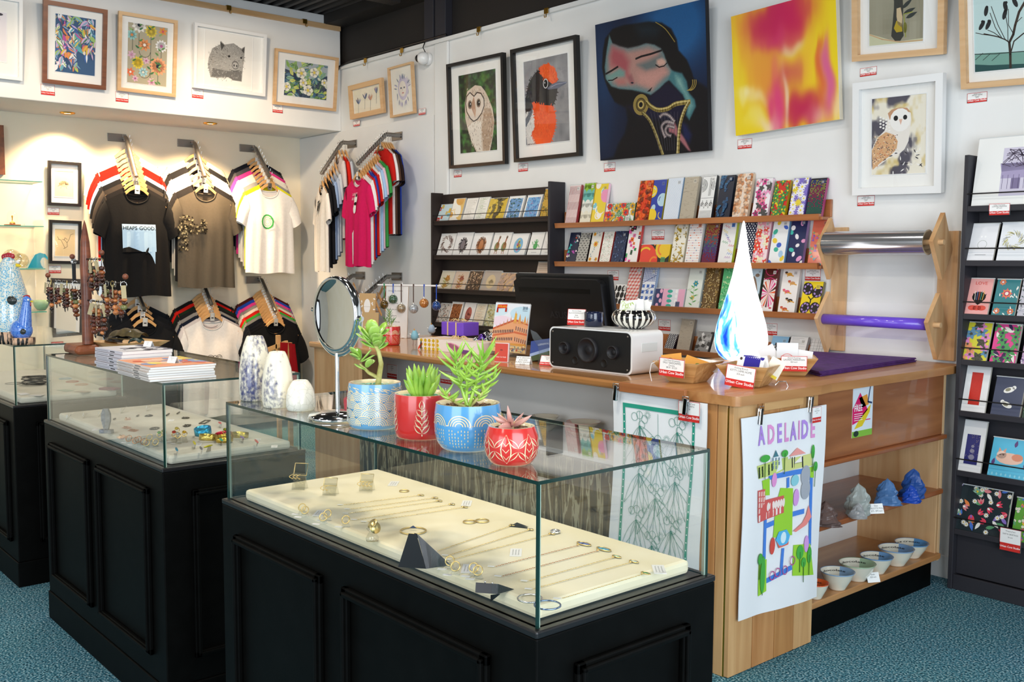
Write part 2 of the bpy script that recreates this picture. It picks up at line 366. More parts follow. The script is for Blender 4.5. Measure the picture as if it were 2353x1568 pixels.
# dark beams and posts above the picture ledge
for px0,px1 in((991,1012),(1016,1040)):
    x0,x1=at(px0,40,y=W_Y+.03).x,at(px1,40,y=W_Y+.03).x
    struct(MB().box(x0,x1,W_Y-.03,W_Y+.03,2.74,CEIL).build('trim_5',MAT['post'],bevel=.004))
struct(MB().box(BX,RX,W_Y-.14,W_Y+.03,CEIL-.07,CEIL).build('trim_6',MAT['dark']))
struct(MB().box(BX+.9,BX+1.0,FY,W_Y-.14,CEIL-.1,CEIL).build('trim_7',MAT['ceil']))
# soffit downlights
LAMPG=M('lamp_glow','#fff0cc',.3,emit='#ffdca0',es=12)
for k,(px,py) in enumerate([(155,259),(483,283)]):
    p=at(px,py,z=BZ); t=thing('downlight',['brass rimmed downlight in the soffit above the red shirts','brass rimmed downlight in the soffit above the middle rail'][k],'light',p)
    MB().lathe([(.028,-.001),(.030,-.008),(.045,-.008),(.050,0.0)],20).build('rim',MAT['brass'],t)
    MB().lathe([(0,-.003),(.028,-.003)],16).build('lens',LAMPG,t)
LW=(1,.70,.40)
for px,py,e in [(155,259,45),(483,283,65),(-170,235,40),(320,270,36)]:
    p=at(px,py,z=BZ); light('soffit_spot','SPOT',(p.x,p.y,BZ-.03),e*2.1,LW,.04,(p.x-.28,p.y,.8),spot=115,blend=.9)
# security camera
p=at(972,134,y=W_Y-.05)
t=thing('security_camera','white dome security camera with black lens on the upper back wall','camera',(p.x,W_Y,p.z))
MB().lathe([(.0,0),(.042,0),(.042,.02),(.03,.03),(0,.03)],20,mat=frot(0,pi/2)).build('mount',MAT['wplastic'],t)
MB().ball((0,-.05,0),.042,16,12).build('dome',MAT['wplastic'],t)
MB().ball((-.022,-.068,0),.026,14,10).build('lens',MAT['plastic'],t)
MB().tube([(0,-.03,.04),(.0,-.05,.07),(-.012,-.03,.1),(-.02,-.012,.13)],.0035,6).build('cable',MAT['plastic'],t)
# cable run along the ledge
q=at(783,152,y=W_Y-.02)
tag(MB().tube([(BX-.02,W_Y-.02,2.70),(BX+.03,W_Y-.03,2.735),(BX+.2,W_Y-.03,2.75),(xb,W_Y-.03,2.752)],.006,6).build('black_cable',MAT['plastic']),'black cable running along the top ledge from the bulkhead corner','cable')
# brass picture hooks on the ledge
hk=None
for i,(px,lab) in enumerate([(842,'above the bird sketch'),(926,'above the portrait sketch'),(1103,'above the green owl picture'),(1258,'above the red and black bird picture')]):
    x=at(px,70,y=W_Y-.02).x
    if hk is None:
        hk=thing('picture_hook','','hook',(x,W_Y-.02,2.72)); mb=MB()
        mb.box(-.016,.016,-.012,.02,.018,.022); mb.box(-.016,.016,-.014,-.010,-.01,.022); mb.tube([(.004,-.013,-.008),(.004,-.016,-.03),(.006,-.03,-.034),(.008,-.034,-.022)],.003,6)
        mb.build('clip',MAT['brass'],hk); h=hk
    else: h=dup(hk); h.location=(x,W_Y-.02,2.72)
    tag(h,'brass picture hook on the back ledge '+lab,group='brass hooks on the ledge')
for i,(px,lab) in enumerate([(525,'above the wombat drawing'),(699,'above the white blossom picture')]):
    p=at(px,45,x=BX+.02); h=dup(hk); h.location=(BX+.02,p.y,z0+.012); h.rotation_euler=(0,0,pi/2); tag(h,'brass picture hook on the pine rail '+lab,group='brass hooks on the pine rail')
# ---------------- display cases ----------------
def moulding(mb,u0,u1,z0,z1,W_=.02):
    # raised rectangular frame in local XZ plane, proud towards -Y
    for (a0,a1,p,q) in((u0,u1,z0,z0+W_),(u0,u1,z1-W_,z1),(u0,u0+W_,z0,z1),(u1-W_,u1,z0,z1)):
        mb.box(a0,a1,-.012,0,p,q)
    i=W_*.35
    for (a0,a1,p,q) in((u0+i,u1-i,z0+i,z0+W_-i*.4),(u0+i,u1-i,z1-W_+i*.4,z1-i),(u0+i,u0+W_-i*.4,z0+i,z1-i),(u1-W_+i*.4,u1-i,z0+i,z1-i)):
        mb.box(a0,a1,-.019,0,p,q)
CB,CTOP=.7245,.959
def case(label,x0,x1,y0,y1,mould):
    t=thing('display_case',label,'display case',(x0,y0,0)); w_,d=x1-x0,y1-y0
    MB().box(0,w_,0,d,.10,CB-.012).build('cabinet',MAT['black'],t,bevel=.003)
    MB().box(-.004,w_+.004,-.004,d+.004,0,.10).build('plinth',MAT['black'],t,bevel=.003)
    MB().box(-.001,w_+.001,-.001,d+.001,CB-.012,CB).build('top_board',MAT['blackedge'],t,bevel=.003)
    for (a,b) in mould:
        m=MB(); moulding(m,a,b,.17,.655); m.build('panel_moulding',MAT['black'],t,bevel=.003)
    m=MB(); moulding(m,.08,d-.08,.17,.655); m.build('panel_moulding',MAT['black'],t,loc=(w_,0,0),rot=(0,0,pi/2),bevel=.003)
    i=.012; T=.006
    def pane(name,a,b,flat):
        m=MB(); (x0_,y0_,z0_),(x1_,y1_,z1_)=a,b; m.box(x0_,x1_,y0_,y1_,z0_,z1_)
        for k in range(6):
            ax={0:2,1:2,2:1,3:1,4:0,5:0}[k]; m.m[k]=0 if ax==flat else 1
        return m.build(name,[MAT['glass'],MAT['gedge'] if name=='glass_top' else MAT['gedgelite']],t)
    z0,z1=CB,CTOP-T
    pane('glass_panel',(i,i,z0),(w_-i,i+T,z1),1); pane('glass_panel',(i,d-i-T,z0),(w_-i,d-i,z1),1)
    pane('glass_panel',(i,i+T,z0),(i+T,d-i-T,z1),0); pane('glass_panel',(w_-i-T,i+T,z0),(w_-i,d-i-T,z1),0)
    pane('glass_top',(i-.002,i-.002,z1),(w_-i+.002,d-i+.002,CTOP),2)
    for (cx,cy) in((i,i),(w_-i,i),(i,d-i),(w_-i,d-i)):
        MB().box(cx-.0022,cx+.0022,cy-.0022,cy+.0022,z0,z1).build('corner_joint',MAT['gedge'],t)
    p=MB(); p.box(x0+.05,x1-.035,y0+.035,y1-.03,CB,CB+.026)
    return t,p
c3=(-2.242,-1.112,1.010,1.452); c2=(-3.757,-2.665,1.030,1.47); c1=(-5.30,-4.178,1.035,1.475)
t3,p3=case('nearest black panelled display case with succulent pots on its glass top',*c3,[(.08,.48),(.565,1.02)])
t2,p2=case('middle black panelled display case with book piles on its glass top',*c2,[(.08,.49),(.57,1.0)])
t1,p1=case('leftmost black panelled display case with blue hens on its glass top',*c1,[(.08,.52),(.62,1.05)])
PADM=noise_mat('cream_suede','#efe3bd','#f6edd0',(6,6,6),.8,4,.03); PADG=noise_mat('grey_cream_suede','#d9d5c4','#e3dfd0',(6,6,6),.8,4,.03)
tag(p3.build('padded_tray',PADM,bevel=.008),'cream padded jewellery tray inside the nearest glass case','tray')
tag(p2.build('padded_tray',PADG,bevel=.008),'off-white padded tray inside the middle glass case','tray')
tag(p1.build('padded_tray',PADG,bevel=.008),'off-white padded tray inside the leftmost glass case','tray')
light('tray_fill_lamp','AREA',(-1.9,1.25,2.9),19,(1,.93,.75),.3,(-1.85,1.25,.7))  # unseen overhead lamp added to keep the nearest tray bright
# ---------------- timber counter ----------------
DY=2.475   # desk front
RXF=-1.84  # return front face
cn=thing('shop_counter','timber shop counter running from the white desk shelf round to the back wall','counter',(-1.84,DY,0))
def C(mb,name,mat,bevel=.002,label=None):
    o=mb.build(name,mat,cn,bevel=bevel,label=label); o.location=(1.84,-DY,0); return o
# worktops
top_left=at(711,779,z=CT)
C(MB().box(-4.42,-2.30,DY-.015,DY+.72,CT-.028,CT),'desk_top',MAT['oakx'],.008)
C(MB().prism([(-2.31,DY-.015),(-1.83,DY-.015),(-1.815,DY+.0),(-1.815,DY+.44),(-1.825,DY+.52),(-1.825,W_Y-.015),(-2.62,W_Y-.015),(-2.62,DY+.72),(-2.31,DY+.72)],CT-.03,CT,'xy'),'counter_top',MAT['plyy'],.006)
# desk body: end panel, back, shelf
C(MB().box(-4.41,-3.99,DY+.012,DY+.03,0,CT-.03),'end_panel',MAT['ply'])
C(MB().box(-4.41,-4.38,DY+.03,DY+.70,0,CT-.03),'side_panel',MAT['ply'])
C(MB().box(-4.38,-2.33,DY+.38,DY+.40,.02,CT-.03),'back_panel',MAT['wall'])
C(MB().box(-3.99,-2.33,DY+.03,DY+.38,.585,.603),'shelf',MAT['wall'])
# drip patterned front board
def drip_mat():
    m,t,b=nt('drip_pattern'); N=t.nodes; L=t.links
    tc=N.new('ShaderNodeTexCoord'); mp=N.new('ShaderNodeMapping'); mp.inputs['Scale'].default_value=(26,26,3.2)
    n1=N.new('ShaderNodeTexNoise'); n1.inputs['Scale'].default_value=1.3; n1.inputs['Detail'].default_value=4; n1.inputs['Distortion'].default_value=.6
    cr=N.new('ShaderNodeValToRGB'); cr.color_ramp.interpolation='CONSTANT'
    for i,(p,c) in enumerate([(0,'#3f3222'),(.42,'#5c4b32'),(.5,'#a3997c'),(.56,'#6b593c')]):
        e=cr.color_ramp.elements[i] if i<2 else cr.color_ramp.elements.new(p); e.position=p; e.color=(*lin(c),1)
    L.new(tc.outputs['Object'],mp.inputs[0]); L.new(mp.outputs[0],n1.inputs['Vector']); L.new(n1.outputs[0],cr.inputs[0]); L.new(cr.outputs[0],b.inputs['Base Color']); b.inputs['Roughness'].default_value=.7
    return m
C(MB().box(-3.99,-2.33,DY+.012,DY+.03,.0,.585),'front_panel',drip_mat(),0,label='grey-brown front board with a dripping paint pattern')
# corner: front boards facing the desk side and the return side
WV=[('#b57a44','#d69f66'),('#9f6836','#c58a50'),('#c08c56','#deb27c'),('#ad743e','#cb955a'),('#935b2c','#b87f47')]
BM=[wood('timber_board_tone',a,b,'z',50,.45,.1) for a,b in WV]
x=-2.33
for k,wd in enumerate([.115,.10,.12,.095,.045]):
    if k==4: wd=-1.862-x
    C(MB().box(x+.0012,x+wd-.0012,DY,DY+.018,0,CT-.03),'board',BM[[1,3,4,0,2][k]]); x+=wd
yy=[.0,.125,.245,.355,.465]
for k in range(4):
    C(MB().box(-1.858,RXF,DY+yy[k]+.002,DY+yy[k+1]-.0015,.002,CT-.03),'board',BM[[2,0,3,2][k]])
C(MB().box(-1.864,-1.857,DY+.002,DY+.012,0,CT-.04),'hinge_strip',MAT['brass'],0)
C(MB().box(-2.33,-2.31,DY+.018,DY+.4,0,CT-.03),'side_panel',MAT['ply'])
# return: top face board, shelves, divider, plinth
Y0,Y1=DY+.467,3.86
JR=wood('red_counter_face','#8a5230','#b27448','y',40,.35,.3)
C(MB().box(-1.88,-1.857,Y0,Y1,.617,CT-.03),'face_panel',JR,.003)
C(MB().box(-1.89,-1.838,Y0,Y1+.006,.600,.617),'face_trim',MAT['jar'],.004)
C(MB().box(-2.20,-1.842,Y0,Y1,.378,.398),'shelf',MAT['jar'],.004)
C(MB().box(-2.20,-1.842,Y0,Y1+.0,.112,.135),'shelf',MAT['plyy'],.004)
C(MB().box(-2.20,-1.858,Y1-.02,Y1+.0,.112,.6),'end_panel',MAT['ply'])
C(MB().box(-2.22,-2.20,Y0,Y1,.1,.6),'back_panel',MAT['wall'])
C(MB().box(-2.22,-1.85,Y0-.018,Y0,0,CT-.03),'side_panel',MAT['ply'])
C(MB().box(-1.90,-1.87,Y0,Y1-.02,0,.112),'plinth',MAT['black'],.002)
C(MB().box(-1.885,-1.857,Y1-.002,Y1+.018,.1,CT-.03),'end_strip',MAT['ashz'],.002)
# ---------------- printed patterns ----------------
def flower(a,x,y,r,pc,cc,n=5,rot=0,w=.62):
    for k in range(n): a.leaf(x,y,r,r*w,rot+2*pi*k/n,pc,4)
    a.up().ell(x,y,r*.24,r*.24,cc,n=8); a.L-=1
    return a
def sticker(a,x,y,s,c):
    a.up().up(); a.rect(x-s,y-s,x+s,y+s,c); a.up(); d='#2c2c2c' if sum(hx(c))>1.1 else '#dcdcdc'
    for i in (-1,1):
        a.arc(x+i*s*.36,y+s*.3,s*.24,s*.13,d,n=6); a.arc(x+i*s*.36,y-s*.3,s*.24,s*.13,d,n=6)
    return a
def pat(kind,A,pal,seed=1):
    r=random.Random(seed); a=Art(A,pal[0]); a.up(); P=pal[1:]; c=lambda i=None:P[(r.randrange(len(P)) if i is None else i)%len(P)]
    if kind=='drops':
        for j in range(int(A*16)):
            for i in range(9): a.ell((i+.5)/9,(j+.5)/16,.028,.045,c(i*0+(j//8)),n=7)
    elif kind=='scallop':
        ys=[0,.28,.55,.80,1.0]
        for k in (3,2,1,0):
            col=P[k%len(P)]; a.up(); a.rect(0,0,1,A*ys[k+1]-.12,col)
            for i in range(3): a.ell(i*.5,A*ys[k+1]-.12,.25,.28,col)
    elif kind=='bold':
        for k in range(7):
            a.up(); x,y=r.random(),r.random()*A; q=r.uniform(.18,.42)
            a.ell(x,y,q,q*r.uniform(.5,1),c(),r.random()*3)
            a.up(); a.arc(x,y,q*.6,.05,c(),r.random()*3,r.random()*3+3)
    elif kind in('flowers','daisies','tropical'):
        n={'flowers':5,'daisies':10,'tropical':5}[kind]; K=int(A*(9 if kind!='tropical' else 7))
        if kind=='tropical':
            for k in range(int(A*14)): a.up(); a.leaf(r.random(),r.random()*A,.42,.13,r.random()*6.3,P[1+k%2])
        for k in range(K):
            a.up().up(); x=(k%2)*.55+r.uniform(-.05,.45); y=A*(k+.5)/K
            flower(a,x,y,r.uniform(.2,.3),P[0] if kind=='tropical' else c(),P[-1],n,r.random()*3,{'flowers':.62,'daisies':.3,'tropical':.5}[kind])
    elif kind=='poppy':
        for k in range(int(A*5)):
            a.up(); x,y=(k%2)*.6+.2,A-(k+.4)/5; q=.3
            for j in range(5): a.ell(x+q*.5*cos(j*1.26+k),y+q*.5*sin(j*1.26+k),q*.55,q*.5,c())
            a.up(); a.ell(x,y,q*.25,q*.25,P[-1]); a.up()
            for j in range(8): a.line([(x,y),(x+q*.8*cos(j*.79),y+q*.8*sin(j*.79))],.012,P[-1])
    elif kind=='dashes':
        for j in range(int(A*16)):
            for i in range(8): a.line([((i+.3+.4*(j%2))/8,j/16),((i+.3+.4*(j%2))/8,j/16+.03)],.016,c())
    elif kind=='linen':
        for j in range(int(A*40)): a.line([(0,j/40),(1,j/40+.004)],.007,P[0])
        for i in range(40): a.line([(i/40,0),(i/40,A)],.005,P[0])
        a.up()
        for k in range(int(A*30)): y=r.random()*A; x=r.random(); a.line([(x,y),(x+r.uniform(.05,.2),y)],.013,c())
    elif kind=='tribal':
        a.line([(.02,A*.5),(.98,A*.5)],.02,P[0])
        for k in range(5): a.arc(-.02,A*.78,.12+k*.07,.03,P[0],-1.4,1.4); a.line([(.55+k*.04,A*.55),(.55+k*.04,A*.95)],.015,P[0])
        for k in range(4): a.arc(1.0,A*.78,.1+k*.07,.025,P[0],1.9,4.4)
        for k in range(3):
            a.arc(.18+k*.32,A*.36,.1,.04,P[0],0,5.2,9); a.ell(.18+k*.32,A*.36,.04,.04,P[0]); a.line([(.02+k*.32,A*.27),(.18+k*.32,A*.45),(.34+k*.32,A*.27)],.02,P[0])
        for k in range(7): a.line([(.05,A*.04+k*A*.028),(.95,A*.04+k*A*.028)],.02,P[0])
        a.line([(.02,A*.985),(.98,A*.985)],.02,P[0])
    elif kind=='coral':
        for k in range(9):
            x,y=r.random()*.8,r.random()*A
            for j in range(9): a.up(); a.ell(x,y,r.uniform(.05,.12),r.uniform(.04,.09),c()); x+=r.uniform(-.08,.12); y+=r.uniform(.02,.12)
    elif kind=='tri':
        for k in range(int(A*9)):
            x,y=r.random(),r.random()*A; q=r.uniform(.08,.17); t=r.random()*6
            a.up(); a.poly([(x+q*cos(t+j*2.1)*(1.3 if j==0 else .7),y+q*sin(t+j*2.1)) for j in range(3)],c())
    elif kind=='seigaiha':
        n=3
        for j in range(int(A*n*2)+2,-1,-1):
            for i in range(n+1):
                x=(i+(j%2)*.5)/n; y=j/(n*2)-.04
                a.up()
                for k in range(4): a.arc(x,y,.165-k*.042,.02,P[0],0.15,pi-.15,7)
            a.up()
    elif kind=='medal':
        for k in range(4):
            x,y=(.5,A*.62) if k==0 else ((.2,A*.14),(.8,A*.14),(.25,A*.93))[k-1]
            q=.26 if k==0 else .17
            a.up(); flower(a,x,y,q,P[0],P[1],8,0,.5); a.up().up(); a.arc(x,y,q*.62,.03,P[2]); a.ell(x,y,q*.3,q*.3,P[1]); 
        for k in range(14): a.up(); a.leaf(r.random(),r.random()*A,.16,.06,r.random()*6,P[3%len(P)])
    elif kind=='ditsy':
        for k in range(int(A*110)):
            a.leaf(r.random(),r.random()*A,.06,.03,r.random()*6,c(),3)
    elif kind=='squares':
        for k in range(int(A*8)):
            a.up(); x,y=r.random(),A*(k+.3)/(A*8); q=r.uniform(.07,.15)
            a.poly([(x-q,y-q*.8),(x+q*.9,y-q),(x+q,y+q*.9),(x-q*.8,y+q)],c()); a.up(); a.ell(x,y,q*.35,q*.35,c())
    elif kind=='paisley':
        for k in range(int(A*26)):
            a.up(); x,y,q=r.random(),r.random()*A,r.uniform(.03,.07); a.ell(x,y,q,q,c(),n=8); a.leaf(x,y,q*3,q,r.random()*6,c())
    elif kind=='dotlines':
        n=int(A*7)
        for j in range(n):
            y=A*(j+.5)/n; a.line([(0,y),(1,y)],.012,P[-1])
            a.up(); a.ell((.2,.6,.4,.85,.1)[j%5],y,.04,.04,c(j),n=8); a.ell((.75,.15,.9,.4,.6)[j%5],y,.04,.04,c(j+1),n=8)
    elif kind=='confetti':
        for j in range(int(A*13)):
            for i in range(12):
                x,y=(i+.5*(j%2))/12,j/13; k=int(min(len(P)-1,(1-y/A)*len(P)*.9+r.random()*1.6)); q=.03
                a.poly([(x-q,y),(x,y-q),(x+q,y),(x,y+q)],P[max(0,k)])
    elif kind=='zigzag':
        for k in range(int(A*4.2)):
            a.up(); x,y,t=r.random()*.6,A*(k+.6)/(A*4.2),r.uniform(-.8,.8); pts=[(x+j*.07*cos(t)-(j%2)*.12*sin(t),y+j*.07*sin(t)+(j%2)*.12*cos(t)) for j in range(7)]
            a.line(pts,.02,c(k))
    elif kind=='dots':
        n=5; q=.05
        for j in range(int(A*8)):
            for i in range(n+1): a.ell((i+.5*(j%2))/n,(j+.4)/7,q,q,c(),n=9)
    elif kind=='blobs':
        for k in range(int(A*4)):
            a.up(); a.ell(r.random(),A*(k+.5)/(A*4),r.uniform(.09,.2),r.uniform(.1,.17),c(k),r.random()*3)
    elif kind=='bows':
        for k in range(int(A*7)):
            a.up(); x,y,q,t=r.random(),r.random()*A,r.uniform(.16,.26),r.random()*6
            for s_ in(0,pi): a.poly([(x,y),(x+q*cos(t+s_-.5),y+q*sin(t+s_-.5)),(x+q*cos(t+s_+.5),y+q*sin(t+s_+.5))],c(k))
            a.up(); a.ell(x,y,q*.2,q*.2,c(k+1))
    elif kind=='half':
        for j in range(3):
            for i in range(4): a.ell(i*.33,A*(.2+j*.3),.15,A*.15,P[0])
    elif kind=='cubes':
        n=4; h=1/n
        for j in range(int(A*n*1.2)+2):
            for i in range(n+1):
                x,y=(i+(j%2)*.5)/n,j*h*.85-.05
                a.poly([(x,y),(x+h/2,y+h*.28),(x,y+h*.56),(x-h/2,y+h*.28)],P[0]); a.poly([(x,y),(x-h/2,y+h*.28),(x-h/2,y-h*.28),(x,y-h*.56)],P[1])
    elif kind=='azulejo':
        for i in range(8): a.line([(i/8,A*.66),(i/8,A)],.03,P[0])
        for j in range(7): a.line([(0,A*(.66+j*.05)),(1,A*(.66+j*.05))],.03,P[0])
        for k in range(12):
            x,y=(k%3)*.36+.12,A*.08+(k//3)*A*.15; a.up(); a.poly([(x-.1,y),(x,y-.1),(x+.1,y),(x,y+.1)],P[k%2])
            for t in range(4): a.ell(x+.09*cos(t*1.57+.78),y+.09*sin(t*1.57+.78),.045,.045,P[(k+1)%2])
        for k in range(3): a.up(); a.line([(0,A*(.1+k*.25)),(1,A*(.3+k*.25))],.03,P[-1])
    elif kind=='flowerstem':
        a.line([(.5,A*.15),(.48,A*.5),(.55,A*.62)],.02,P[1])
        a.up(); flower(a,.55,A*.62,.2,P[0],P[2],6,0,.7); flower(a,.45,A*.28,.16,P[2],P[0],6)
        for k in range(7): a.up(); a.leaf(.5,A*(.1+.07*k),.3,.08,(.4 if k%2 else 2.7),P[1])
        for k in range(6): a.ell(r.random(),r.random()*A,.09,.03,P[3],r.random())
    elif kind=='leafy':
        for k in range(int(A*75)): a.up(); a.leaf(r.random(),r.random()*A,.14,.045,r.random()*6.3,c(),3)
    elif kind=='burst':
        a.ell(.5,A*.88,.7,A*.14,P[1]); a.up()
        for k in range(18): a.poly([(.5,A*.45)]+[(.5+.6*cos((k+d)*pi/9),A*.45+A*.32*sin((k+d)*pi/9)) for d in(0,.6)],c(k))
        a.up(); a.line([(0,A*.75),(.5,A*.8),(1,A*.74)],.05,P[2]); a.arc(.5,A*1.0,.45,.04,P[2],3.3,6.1)
        for k in range(5): a.up(); a.ell(r.random(),A*.1+r.random()*.2,.12,.05,c())
    elif kind=='figures':
        for j in range(5):
            x=.5+(.15 if j%2 else -.1); y=A*(.06+j*.19); a.up()
            a.ell(x,y+.12,.16,.09,c(j)); a.ell(x-.2,y+.18,.07,.07,P[3]); a.up(); a.ell(x-.2,y+.22,.09,.05,P[j%3]); a.line([(x,y+.1),(x+.25,y+.03)],.06,P[4]); a.line([(x-.1,y+.1),(x-.1,y)],.05,P[4])
    elif kind=='butterfly':
        for (x,y,q,t) in((.25,A*.78,.27,.7),(.8,A*.7,.27,2.3),(.28,A*.22,.25,-.6),(.8,A*.2,.27,.4)):
            a.up(); a.ell(x,y,q,q*1.2,P[0],t); a.up()
            for k in range(7): a.ell(x+q*.65*cos(k*.9),y+q*.8*sin(k*.9),.045,.065,P[1],k)
        a.up(); a.line([(.35,A*.55),(.5,A*.46),(.65,A*.55)],.05,P[0]); a.line([(.5,A*.46),(.5,A*.36)],.06,P[0])
    elif kind=='facets':
        for k in range(int(A*14)):
            x,y=r.random(),r.random()*A; t=r.random()*6; a.up(); a.poly([(x+.2*r.uniform(.5,1)*cos(t+j*1.4),y+.2*r.uniform(.5,1)*sin(t+j*1.4)) for j in range(4)],c())
    elif kind=='script':
        for j in range(int(A*14)): a.line([(.1,(j+.6)/14),(r.uniform(.5,.92),(j+.6)/14)],.014,c())
        for k in range(4): a.arc(r.random(),r.random()*A,.1,.015,c())
    elif kind=='gridmap':
        for j in range(int(A*6)): a.line([(0,(j+.5)/6),(1,(j+.5)/6+.05*r.random())],.014,c())
        for i in range(6): a.line([(i/6+.05,0),(i/6+.08*r.random(),A)],.014,c())
    elif kind=='camera':
        a.rect(.12,A*.2,.88,A*.62,P[0]); a.rect(.25,A*.62,.75,A*.72,P[0]); a.up(); a.ell(.5,A*.42,.2,.2,P[1]); a.up(); a.ell(.5,A*.42,.13,.13,P[0]); a.up(); a.ell(.5,A*.42,.06,.06,P[2])
        a.rect(.15,A*.55,.3,A*.6,P[2])
    elif kind=='dino':
        f=vnoise(seed); a.ell(.5,A*.5,.28,A*.34,P[0],.2); a.ell(.6,A*.85,.2,.14,P[0]); a.up(); a.ell(.66,A*.88,.03,.03,P[3])
        for k in range(26): a.up(); a.leaf(r.random(),r.random()*A*.4,.3,.06,r.uniform(.5,2.6),c())
    elif kind=='panels':
        for k in range(4): a.up(); a.rect(k*.26,0,k*.26+.26,A,P[k%len(P)])
        a.up()
        for j in range(4): a.ell(.5,A*(.13+j*.25),.09,A*.09,P[4]); a.ell(.1+(j%2)*.1,A*(.13+j*.25),.05,.06,P[3]); a.ell(.72,A*(.13+j*.25),.04,.05,'#ffffff')
    elif kind=='wildflower':
        for k in range(40): a.up(); a.line([(r.random(),0),(r.random(),A)],.012,P[1+k%2])
        for k in range(int(9/A+A*2)): a.up().up(); x,y=r.random(),r.random()*A; q=r.uniform(.07,.1)*min(1,A*2.2); flower(a,x,y,q*1.3,P[0] if k%2 else P[3],P[4],6,r.random(),.9)
    return a
# ---------------- framed pictures ----------------
def pjx(p):
    v=Vector(p)-Vector((0,0,CAMZ)); c=v.dot(FW); return 1176.5+FPX*v.dot(RT)/c,784-FPX*v.dot(UP)/c
def fit(corners,wall,val,gap=.012):
    # real size, position, roll and forward tilt of a picture hanging on a wall, from its four corners TL TR BR BL
    def place(q):
        u,z,w_,h,ro,ti=q
        if wall=='y': base=Vector((u,val-gap-abs(h/2*sin(ti)),z)); R=Matrix.Rotation(ti,4,'X')@Matrix.Rotation(ro,4,'Y')
        else: base=Vector((val+gap+abs(h/2*sin(ti)),u,z)); R=Matrix.Rotation(pi/2,4,'Z')@Matrix.Rotation(ti,4,'X')@Matrix.Rotation(ro,4,'Y')
        return base,R
    def res(q):
        b,R=place(q); w_,h=q[2],q[3]; out=[]
        for (sx,sz),c in zip(((-1,1),(1,1),(1,-1),(-1,-1)),corners):
            p=b+R@Vector((sx*w_/2,0,sz*h/2)); x,y=pjx(p); out+= [x-c[0],y-c[1]]
        return np.array(out+[(q[5]-.035)*40,q[4]*15])
    P=[at(*c,**{wall:val-gap if wall=='y' else val+gap}) for c in corners]; k=0 if wall=='y' else 1
    q=np.array([sum(p[k] for p in P)/4,sum(p.z for p in P)/4,((P[1]-P[0]).length+(P[2]-P[3]).length)/2,((P[0]-P[3]).length+(P[1]-P[2]).length)/2,0.,.03])
    for _ in range(12):
        r0=res(q); J=np.array([(res(q+e)-r0)/1e-5 for e in np.eye(6)*1e-5]).T; q=q-np.linalg.solve(J.T@J+1e-6*np.eye(6),J.T@r0)
    b,R=place(q); return b,R,q[2],q[3]
class Tr:
    # maps positions read on a print's face to print coordinates
    def __init__(s,c,A):
        dst=[(0,A),(1,A),(1,0),(0,0)]; m=[];r=[]
        for (x,y),(u,v) in zip(c,dst): m+=[[x,y,1,0,0,0,-u*x,-u*y],[0,0,0,x,y,1,-v*x,-v*y]]; r+=[u,v]
        s.h=np.linalg.solve(np.array(m,float),np.array(r,float))
    def __call__(s,*pts):
        h=s.h; return [((h[0]*x+h[1]*y+h[2])/(h[6]*x+h[7]*y+1),(h[3]*x+h[4]*y+h[5])/(h[6]*x+h[7]*y+1)) for x,y in pts]
def Z(o,s,pts): return [(o[0]+p[0]*s,o[1]+p[1]*s) for p in pts]
def frame(label,corners,wall,val,mat,bw,artfn,matw=None,depth=.022,mb_col=None,name='framed_picture',inner=None,glass=True,cat='picture'):
    b,R,w_,h=fit(corners,wall,val); t=thing(name,label,cat,b); t.rotation_euler=R.to_euler()
    m=MB(); d=depth
    for P in ([(-w_/2,-h/2),(w_/2,-h/2),(w_/2-bw,-h/2+bw),(-w_/2+bw,-h/2+bw)],[(w_/2,-h/2),(w_/2,h/2),(w_/2-bw,h/2-bw),(w_/2-bw,-h/2+bw)],[(w_/2,h/2),(-w_/2,h/2),(-w_/2+bw,h/2-bw),(w_/2-bw,h/2-bw)],[(-w_/2,h/2),(-w_/2,-h/2),(-w_/2+bw,-h/2+bw),(-w_/2+bw,h/2-bw)]):
        m.prism(P,-d,0)
    m.build('frame',mat,t,bevel=.0015)
    MB().box(-w_/2+bw,w_/2-bw,-.004,-.001,-h/2+bw,h/2-bw).build('mat_board',mb_col or MAT['matb'],t)
    if inner:   # inner opening given by its own corners
        bi,Ri,wi,hi=fit(inner,wall,val,.017); off=R.inverted()@(bi-b); cx,cz=off.x,off.z
    else: wi,hi,cx,cz=w_-2*bw-2*matw,h-2*bw-2*matw,0,0
    A=hi/wi; a=artfn(A); mb=MB(); a.put(mb,wi,cx-wi/2,cz-hi/2,-.0045); mb.build('print',MAT['print'],t)
    e=MB(); q=.004
    for (x0,x1,z0,z1) in((cx-wi/2-q,cx+wi/2+q,cz+hi/2,cz+hi/2+q),(cx-wi/2-q,cx+wi/2+q,cz-hi/2-q,cz-hi/2),(cx-wi/2-q,cx-wi/2,cz-hi/2,cz+hi/2),(cx+wi/2,cx+wi/2+q,cz-hi/2,cz+hi/2)): e.box(x0,x1,-.0065,-.004,z0,z1)
    e.build('mat_bevel',MAT['white'],t)
    if glass: MB().add([(-w_/2+bw,-d+.007,-h/2+bw),(w_/2-bw,-d+.007,-h/2+bw),(w_/2-bw,-d+.007,h/2-bw),(-w_/2+bw,-d+.007,h/2-bw)],[(0,1,2,3)]).build('glass',MAT['picglass'],t)
    return t
def quadc(x0,y0,x1,y1): return [(x0,y0),(x1,y0),(x1,y1),(x0,y1)]
o1=(0,0); s1=820/2353
def C1(*p): return Z((0,0),s1,p)
